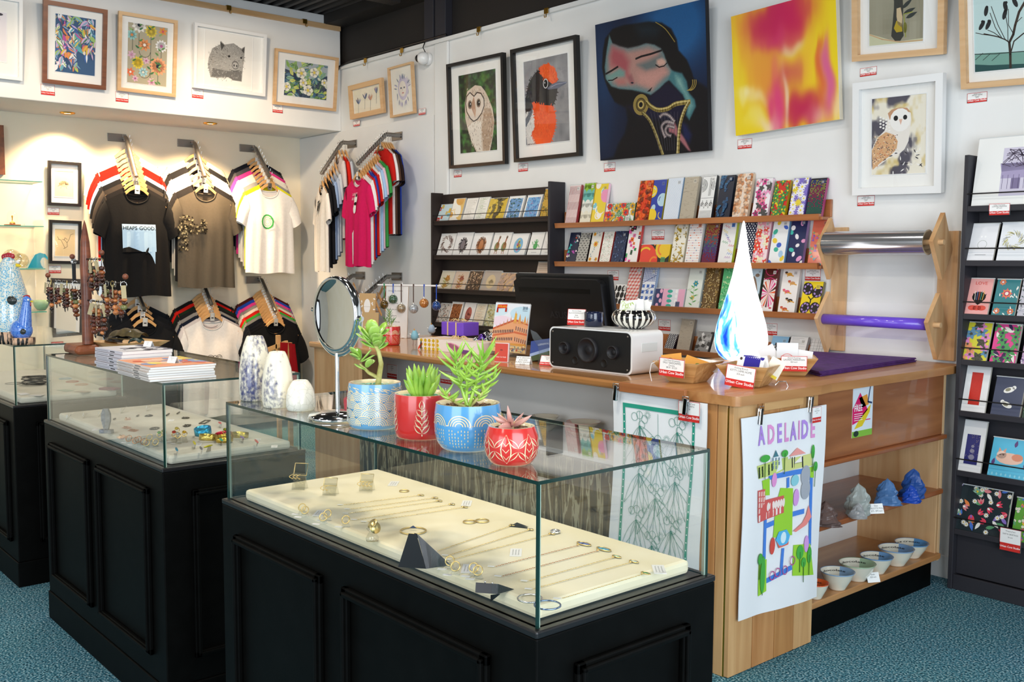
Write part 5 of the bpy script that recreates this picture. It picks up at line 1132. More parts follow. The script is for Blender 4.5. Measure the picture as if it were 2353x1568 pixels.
for lab,x0,x1,yb,yt,si,fn,th in q:
    y0=BF+.012; xa,xb_=at(x0,yb,y=y0).x,at(x1,yb,y=y0).x; zt=at((x0+x1)/2+5,yt,y=y0+.04).z
    leaner('greeting_card' if 'pack' not in lab and 'print' not in lab else ('wrapping_paper' if 'pack' in lab else 'mounted_print'),lab+' of the charcoal rack' if si==0 else lab+' on the charcoal rack','card' if 'pack' not in lab and 'print' not in lab else ('paper' if 'pack' in lab else 'print'),xa,xb_,SH[si]+.001,zt,y0,y0+.05,fn,th,'#e3dccd')
wprice('red and white price card on the top shelf edge of the charcoal rack',2272,467,2321,495,('Urban Cow Studio','LEANNE HEADING','$75 each'),val=BF-.004)
wprice('red and white price card on the lowest shelf edge of the charcoal rack',2296,1221,2347,1262,('Wrapping Paper','EARTH GREETINGS','$6 each'),val=BF-.004)
# ---------------- t-shirts on rails ----------------
_cm={}
def cloth(c):
    if c not in _cm:
        h=hx(c); d='#%02x%02x%02x'%tuple(int(v*249) for v in h); _cm[c]=noise_mat('cloth_'+c[1:],d,c,(60,60,60),.92,3,.08,spec=.15)
    return _cm[c]
def shirt_fns(ph,n=.088,scoop=.075):
    def ztop(x,front):
        ax=abs(x)
        if ax<n: return -.105-(scoop if front else .02)*sqrt(max(0,1-(ax/n)**2))
        return -.105-.075*(ax-n)/(.235-n)
    def S(front):
        def f(u,v):
            u=2*u-1; uu=u*(1+.12*(1-abs(u))); hw=.236-.02*min(1,v*4)+.014*v
            x=uu*hw; z=ztop(x*.236/hw,front)*(1-v)+(-.825+.006*sin(5*u+ph))*v
            d=(.008+.03*min(1,v*3.2))*sqrt(max(0,1-u*u)); fo=min(1,v*1.5)*(.011*sin(6.3*u+ph)+.008*sin(14*u-ph+2*v))*(1-u**6)
            y=-(d+fo) if front else d+fo*.6
            return (x,y,z)
        return f
    return ztop,S
_sm={}
def shirt_mesh(ph):
    if ph not in _sm:
        ztop,S=shirt_fns(ph); mb=MB(); mb.grid(S(True),22,12); mb.grid(S(False),14,8)
        for s in(-1,1):
            def sl(u,v,s=s):
                O_=Vector((.219+.083*v+.016*sin(pi*v),0,-.163-.222*v)); I_=Vector((.172+.048*v,0,-.325-.105*v)); c=(O_+I_)/2; pd=(O_-I_).normalized(); hw_=(O_-I_).length/2; a=2*pi*u
                r=.022+.006*sin(3*a+ph)*v
                return (s*(c.x+pd.x*hw_*cos(a)),(r*sin(a)),c.z+pd.z*hw_*cos(a)-.004*v*sin(2*a+ph))
            mb.grid(sl,12,5,closeu=True)
        ms=mb.mesh('t_shirt',cloth('#ffffff')); 
        co=MB(); pts=[(-.088+.176*k/10,S(True)(.5,0)[1]-.002,ztop(-.088+.176*k/10,True)) for k in range(11)]; pb=[(-.088+.176*k/8,.006,ztop(-.088+.176*k/8,False)) for k in range(9)]
        co.tube(pts,.0055,5,flat=.5); co.tube(pb,.0055,5,flat=.5)
        _sm[ph]=(ms,co.mesh('collar',cloth('#ffffff')))
    return _sm[ph]
def oslot(o,m): o.material_slots[0].link='OBJECT'; o.material_slots[0].material=m
hanger0=None
def hanger(mtx,label,group,tagged):
    global hanger0
    if hanger0 is None:
        h=thing('coat_hanger','','hanger'); mb=MB()
        mb.tube([(0,0,-.045)]+[(0,0,-.018)]+[(.0+.017*sin(a),0,-.001-.017*cos(a)) for a in (0.0,.8,1.6,2.4,3.1,3.9,4.6)],.0018,6); mb.build('hook',MAT['chrome'],h)
        mb=MB(); top=[(-.205,-.196),(-.13,-.142),(-.085,-.106),(-.045,-.070),(0,-.047),(.045,-.070),(.085,-.106),(.13,-.142),(.205,-.196)]; bot=[(x,z-.026+.008*abs(x)/.2) for x,z in top][::-1]
        mb.prism(top+bot,-.006,.006); mb.build('shoulder_bar',MAT['beech'],h,bevel=.002)
        MB().tube([(-.17,0,-.178),(.17,0,-.178)],.0045,6).build('trouser_bar',MAT['beech'],h)
        hanger0=h; o=h
    else: o=dup(hanger0)
    o.matrix_world=mtx; tag(o,label,group=group)
    if tagged:
        tg=MB().box(-.017,.017,-.0005,.0005,-.06,0,lin('#f0efec')).box(-.009,.009,-.0009,-.0005,-.042,-.034,lin('#333333')).build('size_tag',MAT['print'],o,loc=(.004,-.009,-.052),rot=(0,.05,0))
    return o
ORD=['front','second','third','fourth','fifth','sixth','seventh','eighth','ninth','tenth','eleventh','twelfth','thirteenth','fourteenth','fifteenth']
CN={}
def colname(c):
    r,g,b=hx(c); mx,mn=max(r,g,b),min(r,g,b)
    if mx<.22: return 'black'
    if mx-mn<.09: return 'white' if mx>.85 else 'grey'
    if mx>.85 and mn>.72: return 'off-white'
    if r>g and r>b:
        if b>g*1.3: return 'pink'
        if g>.8*r: return 'yellow' if b<.4 else 'beige'
        if mx<.4: return 'brown'
        return 'red' if g<.35 else 'pale pink'
    if g>=r and g>b: return 'green' if r<.7 else 'yellow'
    return 'pale blue' if mn>.45 else ('blue' if mx>.4 else 'navy')
def rail(name,wall,u,z0,reach,drop,cols,prints=None,yaw=0,sc=1,flat=.05,first=.98,last=.06,plate=1,gone=0,gr=True):
    # local frame: -Y points into the room, origin on the wall
    M0=Matrix.Translation((W_X,u,z0) if wall=='x' else (u,W_Y-.012,z0))@Matrix.Rotation(pi/2 if wall=='x' else 0,4,'Z')
    t=thing('garment_rail',name+' sloping grey steel garment rail','rail'); t.matrix_world=M0
    MB().box(-.11*plate,.02,-.006,0,-.028,.028).build('wall_plate',MAT['zinc'],t,bevel=.002)
    P=[(0,0,0),(0,-flat,.0),(0,-reach,-drop)]
    MB().tube([(0,0,0),(0,-flat,0),(0,-flat-.012,-.008),(0,-reach,-drop)],.015,10).build('arm',MAT['zinc'],t)
    pm=MB()
    n=len(cols)
    for k in range(n+1):
        q=min(1,max(0,(k+.4)/(n+.5))); y=-flat-(reach-flat)*q; z=-drop*q; pm.tube([(-.022,y,z+.012),(-.026,y-.004,z+.03)],.002,5); pm.tube([(.022,y,z+.012),(.026,y-.004,z+.03)],.002,5)
    o=pm.build('pins',MAT['chrome'],t); o['kind']='stuff'
    for k,c in enumerate(cols):
        q=first+(last-first)*k/max(1,n-1)
        if wall=='y' and q<.35: z=0; y=-.09-(flat-.035)*(q-.05)/.3
        else: y=-flat-(reach-flat)*q; z=-drop*q
        R_=random.Random(k*7+n); m=M0@Matrix.Translation((0,y,z-.012))@Matrix.Rotation(yaw+R_.uniform(-.05,.05),4,'Z')@Matrix.Scale(sc,4)
        who=ORD[k]+' from the front on the '+name+' rail' if k else 'at the front of the '+name+' rail'
        hanger(m,'wooden hanger '+who,'hangers on the '+name+' rail',k in(0,1))
        if c is None: continue
        ms,cs=shirt_mesh((k*1.7)%6 if k<3 else 2.2); o=D.objects.new('t_shirt',ms); COL.objects.link(o); o.matrix_world=m; oslot(o,cloth(c))
        tag(o,'%s t-shirt %s'%(colname(c),who) if not(prints and k==0) else prints[0],'t-shirt','t-shirts on the '+name+' rail')
        if k<2:
            cc=D.objects.new('collar',cs); COL.objects.link(cc); cc.parent=o; oslot(cc,cloth(c))
        if prints and k==0:
            art,x0,z1,wd=prints[1:]; ztop,S=shirt_fns((k*1.7)%6); F_=S(True)
            def warp(v):
                x,y,z=v; y*=1; u=x/.236; vv=max(0,min(1,(z+.14)/(-.685))); return (x,F_((u/1.0+1)/2,vv)[1]-.010+y*3,z)
            mb=MB(); a=art; a.put(mb,wd,x0,z1,0,warp=warp); mb.build('chest_print',MAT['cloth'],o)
    return t
def sub(a,pts,col,n=4): a.poly(pts,col); return a
ah=Art(1.15,None,.0004); 
for i in range(8):
    for j in range(7): x=.02+i*.12; y=.36+j*.113; ah.rect(x,y,x+.12,y+.113,'#a3c4e5')
ah.poly([(.62,.5),(.95,.5),(.93,.0),(.86,.2),(.8,.3),(.7,.38)],'#9fc1e4'); ah.poly([(.08,.5),(.3,.56),(.5,.5)],'#9fc1e4').up()
ah.up().up(); ah.poly([(.0,.34),(.02,.46),(.2,.5),(.38,.44),(.55,.36)],'#151517'); ah.text('HEAPS GOOD.',.5,.99,.145,'#16181c','c',1.0,bold=.01); ah.leaf(.66,.3,.22,.07,1.1,'#16181c')
ar=Art(1.2,None,.0004); r_=random.Random(5)
for (cx,cy,rx,ry) in((.25,.95,.2,.2),(.15,.5,.13,.4),(.6,.75,.35,.12),(.85,.85,.06,.2)):
    for k in range(64): ar.up(); ar.L%=8; x,y=cx+rx*r_.uniform(-1,1),cy+ry*r_.uniform(-1,1); ar.leaf(x,y,r_.uniform(.05,.12),.05,r_.random()*6,r_.choice(['#17140f','#6f6652','#2c261d','#a39878','#3f3829','#1d1812']))
ag=Art(1.1,None,.0004)
for rr,ww in((.4,.1),(.26,.03),(.15,.02)): ag.arc(.5,.55,rr,ww,'#3aa24a' if rr>.3 else '#7fc58a',ry=rr*1.2)
ap=Art(1.6,None,.0004); ap.poly([(0,.5),(1,.6),(1,1.6),(0,1.5)],'#17171a'); ap.poly([(.2,.5),(.8,.55),(.6,0)],'#17171a').up(); ap.text('RIPS',.5,1.1,.42,'#f2efe9','c')
al=Art(1.3,None,.0004); al.text('LARGE',.45,1.1,.24,'#f4e6ea','c'); al.text('& BALD',.45,.85,.24,'#f4e6ea','c'); al.up(); al.ell(.7,.9,.16,.3,'#f4efe9'); al.ell(.7,.35,.14,.3,'#f4efe9'); al.up(); al.ell(.74,.62,.12,.1,'#1a1a1a'); al.ell(.74,1.1,.08,.1,'#1a1a1a')
ak=Art(.8,None,.0004)
for x in(.25,.75): ak.arc(x,.45,.2,.03,'#3a3a3c',0,4.7,n=10); ak.arc(x,.45,.12,.02,'#3a3a3c',0,4.7,n=8)
ak.line([(.3,.5),(.5,.62),(.7,.5)],.03,'#3a3a3c'); ak.line([(.4,0),(.4,.3),(.6,.3),(.6,0)],.03,'#3a3a3c')
aw=Art(1,None,.0004); aw.rect(.1,.1,.9,.9,'#e9e6df').up(); aw.arc(.5,.5,.2,.08,'#222222')
W7='#141416'
rail('left wall upper left','x',2.576,2.150,.235,.285,['#151517','#1b1a1c','#3a3430','#18181b','#8fb0d6','#dc160c','#d8160c','#efe4d6','#e9dccb'],('black t-shirt with pale blue HEAPS GOOD panel at the front of the upper left rail',ah,-.125,-.60,.24),sc=1.0)
rail('left wall upper middle','x',3.078,2.150,.225,.255,['#554e44','#232122','#efe8dc','#eadfd0','#1b1b1d','#cfc3ae'],('taupe grey t-shirt with a dark rhino print at the front of the upper middle rail',ar,-.23,-.56,.23),sc=.97)
rail('left wall upper right','x',3.566,2.150,.27,.225,['#f2ede8','#efe62a','#9d9b9a','#efe5d6','#efe8dd','#e3408f','#4a484c','#1e1f26'],('white t-shirt with a green ring emblem at the front of the upper right rail',ag,-.10,-.45,.12),sc=.88)
rail('left wall lower left','x',2.62,1.08,.20,.14,['#17181b','#1b1c20','#191b1f','#20242a'],sc=1.0)
rail('left wall lower middle','x',3.12,1.12,.20,.16,['#f0eae6','#d9cfcd','#1a2030','#908b86','#1c1c1e','#1c2a1d','#cf1f16','#1b1b1c'],('white t-shirt with an outlined koala print at the front of the lower middle rail',ak,-.06,-.44,.12),sc=1.0)
rail('left wall lower right','x',3.60,1.135,.27,.235,['#121214','#141418','#15161c','#14161e','#8c8880','#3f9f3c','#cf1f16','#e2d6c4','#8a857e','#de3f88','#2447a8','#4a1c1a'],('black t-shirt with a small white square label at the front of the lower right rail',aw,-.015,-.22,.03),sc=.95)
rail('back wall left','y',-6.40,2.151,.29,.24,['#f2ebe3','#19191c','#1b1b20','#8ea6cd','#a9b6cb','#c6cbd3','#d9cfcf','#d9281c','#c9d3e2'],('off-white t-shirt with a black square print at the front of the back wall left rail',ap,-.05,-.36,.09),yaw=-.30,sc=.84,flat=.11,last=.05)
rail('back wall right','y',-5.81,2.155,.355,.22,['#de1f60','#f3f0ef','#efecea','#ca211c','#3046aa','#ca211c','#f3f1f1','#a9c7e9','#e9c3d0','#3f9a4c','#ca211c','#f1efef','#5b4135','#2b1d1b','#2448ba'],('bright pink t-shirt with white lettering at the front of the back wall right rail',al,-.06,-.40,.14),yaw=-.16,sc=.82,flat=.12,last=.05)
rail('back wall lower left','y',-6.30,1.18,.25,.1,['#e9c9c6','#f0e2dc','#c9302a','#d9b9b4'],yaw=-.3,sc=.8,flat=.1)
rail('back wall lower right','y',-5.82,1.18,.33,.15,['#eef0f2','#d9a0a4',None,None,None,None,None],yaw=-.2,sc=.8,flat=.12)
# ---------------- things on the glass tops ----------------
def fitround(x0,x1,ybot,z):
    p=at((x0+x1)/2,ybot,z=z); hd=Vector((FW.x,FW.y,0)).normalized(); r=.03
    for _ in range(4):
        c=p+Vector((p.x,p.y,0)).normalized()*r; d=(c-Vector((0,0,CAMZ))).dot(FW); r=(x1-x0)/2/FPX*d
    c.z=z; return c,r
def zat(px,py,c):
    d=FW+RT*((px-1176.5)/FPX)-UP*((py-784)/FPX); t=(c.x*FW.x+c.y*FW.y)/(d.x*FW.x+d.y*FW.y); return CAMZ+d.z*t
ZT=CTOP+.0006
GL=noise_mat('speckled_glaze','#f3ecd8','#f6f0e0',(3,3,3),.25,4,0,0,.5,c3='#f4eedc')
def streak_glaze(name,lo):
    m,t,b=nt(name); N=t.nodes; L=t.links; tc=N.new('ShaderNodeTexCoord')
    def ns(s,sc,d): mp=N.new('ShaderNodeMapping'); mp.inputs['Scale'].default_value=s; no=N.new('ShaderNodeTexNoise'); no.inputs['Scale'].default_value=sc; no.inputs['Detail'].default_value=d; L.new(tc.outputs['Object'],mp.inputs[0]); L.new(mp.outputs[0],no.inputs['Vector']); return no
    a=ns((1,1,.28),22,9); k=ns((1,1,.7),140,3); mu=N.new('ShaderNodeMath'); mu.operation='MULTIPLY_ADD'; mu.inputs[1].default_value=.45; L.new(k.outputs[0],mu.inputs[0]); L.new(a.outputs[0],mu.inputs[2])
    cr=N.new('ShaderNodeValToRGB'); e=cr.color_ramp.elements; e[0].position=lo; e[0].color=(*lin('#f4ecd6'),1); e[1].position=lo+.17; e[1].color=(*lin('#4d4f78'),1); q=e.new(lo+.07); q.color=(*lin('#b9b3ac'),1)
    L.new(mu.outputs[0],cr.inputs[0]); L.new(cr.outputs[0],b.inputs['Base Color']); b.inputs['Roughness'].default_value=.22; b.inputs['Coat Weight'].default_value=.5
    return m
def crackle():
    m,t,b=nt('crackle_glaze'); N=t.nodes; L=t.links; tc=N.new('ShaderNodeTexCoord'); v=N.new('ShaderNodeTexVoronoi'); v.feature='DISTANCE_TO_EDGE'; v.inputs['Scale'].default_value=60
    cr=N.new('ShaderNodeValToRGB'); cr.color_ramp.elements[0].color=(*lin('#cfcab8'),1); cr.color_ramp.elements[1].color=(*lin('#f6f2e4'),1); cr.color_ramp.elements[1].position=.03
    L.new(tc.outputs['Object'],v.inputs['Vector']); L.new(v.outputs['Distance'],cr.inputs[0]); L.new(cr.outputs[0],b.inputs['Base Color']); b.inputs['Roughness'].default_value=.2; b.inputs['Coat Weight'].default_value=.5; return m
for lab,x0,x1,yb,yt,mt in (('tallest blue streaked cream ceramic vase on the nearest case',551,625,924,772,streak_glaze('glaze_a',.70)),('middle sized cream ceramic vase with lighter blue streaks',603,675,940,808,streak_glaze('glaze_b',.78)),('smallest plain white crackle glazed vase, beside the round mirror',658,725,947,874,crackle())):
    c,r=fitround(x0,x1,yb,ZT); h=zat((x0+x1)/2,yt,c)-ZT; t=thing('ceramic_vase',lab,'vase',c)
    pr=[(0,0),(.90,0),(.93,.02),(1,.12),(1,.28),(.96,.5),(.86,.7),(.70,.86),(.56,.955),(.50,.99),(.46,1.0),(.43,.985),(.42,.93)]
    MB().lathe([(p*r,q*h) for p,q in pr],40).build('body',mt,t)
    MB().lathe([(0,h*.93),(.42*r,h*.93)],20).build('dark_mouth',M('vase_mouth','#3a352c',.8),t)
# round mirror
c,r=fitround(706,800,974,ZT); c.x,c.y=at(776,962,z=ZT).x,at(776,962,z=ZT).y
t=thing('round_mirror','chrome round table mirror on a thin stem','mirror',c)
MB().lathe([(0,0),(.062,0),(.064,.004),(.060,.010),(.03,.016),(.008,.018),(0,.018)],36).build('base',MAT['chrome'],t)
ct=at(779,722,x=c.x); d=(c-Vector((0,0,CAMZ))); zc=zat(779,722,c); zb=zat(776,812,c); zr=(zat(779,634,c)-zat(779,810,c))/2
MB().tube([(0,0,.015),(0,0,zb-c.z)],.0048,12).build('stem',MAT['chrome'],t)
mz=zc-c.z; MR=zr
MX=Matrix.Translation((0,0,mz))@Matrix.Rotation(radians(3),4,'Z')@Matrix.Rotation(radians(4),4,'Y')
def ringv(R_,rr,mat,name,a0=0,a1=2*pi,n=48,flat=1):
    mb=MB(); pts=[(R_*cos(a0+(a1-a0)*k/n),0,R_*sin(a0+(a1-a0)*k/n)) for k in range(n+1)]; mb.tube(pts,rr,8,flat=flat,mat=MX); return mb.build(name,mat,t)
MB().lathe([(MR*.90,-.008),(MR*.97,-.009),(MR*.99,-.004),(MR*.99,.004),(MR*.97,.009),(MR*.90,.008)],48,mat=MX@Matrix.Rotation(pi/2,4,'X')).build('rim',MAT['chrome'],t)
for s,cv in ((1,.055),(-1,.02)):
    pr=[(MR*.92*k/10,s*(.006-cv*.12*(1-(k/10)**2))) for k in range(11)]
    MB().lathe(pr,48,mat=MX@Matrix.Rotation(pi/2,4,'X')).build('mirror_glass',M('mirror_silver','#f4f4f2',.01,1),t)
ringv(MR*1.05,.006,MAT['chrome'],'yoke',pi,2*pi,flat=.35)
for s in(-1,1): MB().tube([(s*MR*.98,0,0),(s*MR*1.12,0,0)],.006,10,mat=MX).build('pivot_knob',MAT['chrome'],t)
# succulent pots
def carved(c,r,h,prof,bg,artfn,mirror=False):
    mb=MB(); P=[(p*r,q*h) for p,q in prof]; mb.lathe(P,44,col=lin(bg)); 
    ins=[(P[-1][0]-.006,P[-1][1]),(P[-1][0]-.008,P[-1][1]-.006),(P[-1][0]-.010,h*.86)]; mb.lathe([P[-1]]+ins,44,col=lin('#f2e2bd'))
    # wrap the design around the wall
    zs=[p[1] for p in P]; rs=[p[0] for p in P]
    def rad(z): return float(np.interp(z,zs[1:],rs[1:]))
    a=artfn(); W_=a.wrapw
    for Pp,F,col,L in a.items:
        vs=[]
        for x,y in Pp:
            z=max(.0,min(h,y*h)); th=-pi/2-.65+ (x/W_)*2*pi; q=rad(z)+.0006+L*.00012; vs.append((q*cos(th),q*sin(th),z))
        mb.add(vs,F,col)
    return mb
CRM='#f1dfb4'
def art_waves():
    a=Art(1,None); a.wrapw=4.4; a.A=9; B='#74b2dc'; r=random.Random(1)
    def arcs(x,y,R_):
        for j in range(10):
            t0,t1=pi*j/10,pi*(j+1)/10
            for m_ in range(5):
                q0,q1=R_*m_/5,R_*(m_+1)/5; a.items.append(([(x+q0*cos(t0),y+q0*.75*sin(t0)),(x+q0*cos(t1),y+q0*.75*sin(t1)),(x+q1*cos(t1),y+q1*.75*sin(t1)),(x+q1*cos(t0),y+q1*.75*sin(t0))],[(0,1,2,3)],lin(B),a.L))
        a.L+=1
        for k in range(5):
            q=R_*(1-k*.2)
            for j in range(10):
                t0,t1=pi*j/10,pi*(j+1)/10; w_=.026
                a.items.append(([(x+q*cos(t0),y+q*.75*sin(t0)),(x+q*cos(t1),y+q*.75*sin(t1)),(x+(q-w_)*cos(t1),y+(q-w_)*.75*sin(t1)),(x+(q-w_)*cos(t0),y+(q-w_)*.75*sin(t0))],[(0,1,2,3)],lin(CRM),a.L))
        a.L-=1
    for row in range(4):
        n=13; 
        for k in range(n):
            a.L=row*4+2*(k%2); arcs((k+.5*(row%2))*4.4/n+r.uniform(-.05,.05),.62-row*.17+r.uniform(-.03,.03),.25)
    for k in range(150):
        x,y=r.random()*4.4,r.uniform(.8,.95); a.items.append(([(x,y),(x+.08,y-.02),(x+.075,y-.035),(x,y-.018)],[(0,1,2,3)],lin(CRM),0))
    return a
def lf(a,x,y,l,w_,t,fill,line,ov=.022):
    n=8; c,q=cos(t),sin(t)
    def pt(u,s,k=1): lx=l*u; ly=s*w_/2*sin(pi*u**.85)*k; return (x+lx*c-ly*q,y+lx*q+ly*c)
    for s in(1,-1):
        for i in range(n):
            u0,u1=i/n,(i+1)/n; kk=max(.0,1-ov*2/w_)
            a.items.append(([pt(u0,s),pt(u1,s),pt(u1,s,kk),pt(u0,s,kk)],[(0,1,2,3)],lin(line),a.L))
def art_fern(W_=4.0,n=5):
    def f():
        a=Art(1,None); a.wrapw=W_
        for k in range(n):
            x=(k+.5)*W_/n; z=.008
            a.items.append(([(x-.012,.1),(x+.012,.1),(x+.008,.8),(x-.008,.8)],[(0,1,2,3)],lin(CRM),0))
            lf(a,x,.70,.22,.13,pi/2,None,CRM)
            for j in range(4):
                for s in(-1,1): lf(a,x,.16+.14*j,.26-.03*j,.12,pi/2-s*.75,None,CRM)
        return a
    return f
def art_rain():
    a=Art(1,None); a.wrapw=4.6; r=random.Random(2)
    for k in range(8):
        x=(k+.5)*4.6/8
        for q in(.26,.205,.15,.095):
            for j in range(12):
                t0,t1=pi*j/12,pi*(j+1)/12; w_=.026; a.items.append(([(x+q*cos(t0),.58+q*.9*sin(t0)),(x+q*cos(t1),.58+q*.9*sin(t1)),(x+(q-w_)*cos(t1),.58+(q-w_)*.9*sin(t1)),(x+(q-w_)*cos(t0),.58+(q-w_)*.9*sin(t0))],[(0,1,2,3)],lin(CRM),0))
        a.items.append(([(x-.3,.575),(x+.25,.56),(x+.25,.585),(x-.3,.60)],[(0,1,2,3)],lin(CRM),1))
        for i in range(7):
            for j in range(6):
                if (i+j+k)%7==0: continue
                xx=x-.24+i*.07; yy=.12+j*.068+r.uniform(-.01,.01); a.items.append(([(xx,yy),(xx+.02,yy),(xx+.022,yy+.04),(xx+.002,yy+.04)],[(0,1,2,3)],lin(CRM),0))
    return a
def art_leafpot():
    a=Art(1,None); a.wrapw=3.6
    for k in range(7):
        x=(k+.5)*3.6/7; lf(a,x,.08,.80,.24,pi/2,None,CRM,.025); a.items.append(([(x-.008,.1),(x+.008,.1),(x+.006,.85),(x-.006,.85)],[(0,1,2,3)],lin(CRM),0))
        for j in range(3):
            for s in(-1,1): a.items.append(([(x,.2+j*.18),(x,.225+j*.18),(x+s*.07,.32+j*.18),(x+s*.07,.30+j*.18)],[(0,1,2,3)],lin(CRM),0))
        m=x+3.6/14
        for y,t in((.5,.9),(.5,pi-.9),(.42,-.9),(.42,pi+.9)): lf(a,m,y,.34,.12,t,None,CRM,.022)
    return a
CYL=[(0,0),(.86,0),(.93,.03),(.985,.12),(1,.3),(1,.6),(.985,.85),(.96,.97),(.95,1.0)]
TUB=[(0,0),(.70,0),(.80,.04),(.93,.18),(.99,.36),(1,.55),(.99,.8),(.96,.96),(.95,1.0)]
BAR=[(0,0),(.68,0),(.78,.05),(.93,.22),(1,.48),(.97,.74),(.88,.92),(.84,1.0)]
STR=[(0,0),(.88,0),(.94,.03),(.98,.15),(1,.5),(1,.85),(.99,.97),(.98,1.0)]
GRV=noise_mat('teal_gravel','#4fa08c','#9fd0bb',(160,160,160),.6,3,.6); SOIL=noise_mat('bark_soil','#3a2a20','#9a7558',(150,150,150),.9,4,.8)
LEAFG=noise_mat('succulent_green','#84b63a','#b9dd5e',(25,25,25),.3,3,0,coat=.3); LEAFJ=noise_mat('jade_leaf','#86b63c','#b4d46a',(25,25,25),.25,3,0,coat=.4); STEM=noise_mat('plant_stem','#a8a055','#d3cf85',(60,60,60),.7,4,.2); PINK=noise_mat('rosette_pink','#c58a80','#e3b6a6',(20,20,20),.35,3,0,coat=.2); REDT=M('leaf_edge','#b5523f',.4)
def spike(mb,base,dirv,l,w_,curve=0,n=6,flat=.6,mi=0):
    d=Vector(dirv).normalized(); up_=Vector((0,0,1)); pts=[];rs=[]
    for k in range(n+1):
        u=k/n; pts.append(Vector(base)+d*l*u+up_*(curve*l*u*u)); rs.append(max(.0002,w_*(.55+.9*u-1.45*u**2.2) if u<.95 else w_*.05))
    mb.tube(pts,rs,6,mi=mi,flat=flat)
def pad(mb,c,n_,l,w_,mi=0):
    # flat round jade leaf growing from c along n_
    d=Vector(n_).normalized(); s=d.cross(Vector((0,0,1))); s=s.normalized() if s.length>.05 else Vector((1,0,0)); nn=s.cross(d)
    vs=[];N=12
    for lay in(-1,0,1):
        for k in range(N):
            a=2*pi*k/N; u=.5-.5*cos(a); wv=sin(a)*(.55+.45*u)
            f=1 if lay==0 else .72; vs.append(Vector(c)+d*(l*(.5+(u-.5)*f))+s*(w_/2*wv*f)+nn*(lay*.0016)+nn*(.1*l*u*u))
    fs=[tuple(range(N))[::-1],tuple(range(2*N,3*N))]+[(r_*N+k,r_*N+(k+1)%N,(r_+1)*N+(k+1)%N,(r_+1)*N+k) for r_ in(0,1) for k in range(N)]
    mb.add(vs,fs,None,mi,True)
POTS=[('large blue wave carved pot holding a jade plant','jade',800,924,1003,878,CYL,'#74b2dc',art_waves),('red fern carved pot holding a spiky aloe','aloe',906,1036,1026,903,STR,'#d8312c',art_fern()),('blue cloud and rain carved pot holding a branching pickle plant','pickle',998,1152,1057,925,TUB,'#5ba6dc',art_rain),('small red leaf carved pot holding a pink rosette succulent','rosette',1112,1238,1089,978,BAR,'#d9352f',art_leafpot)]
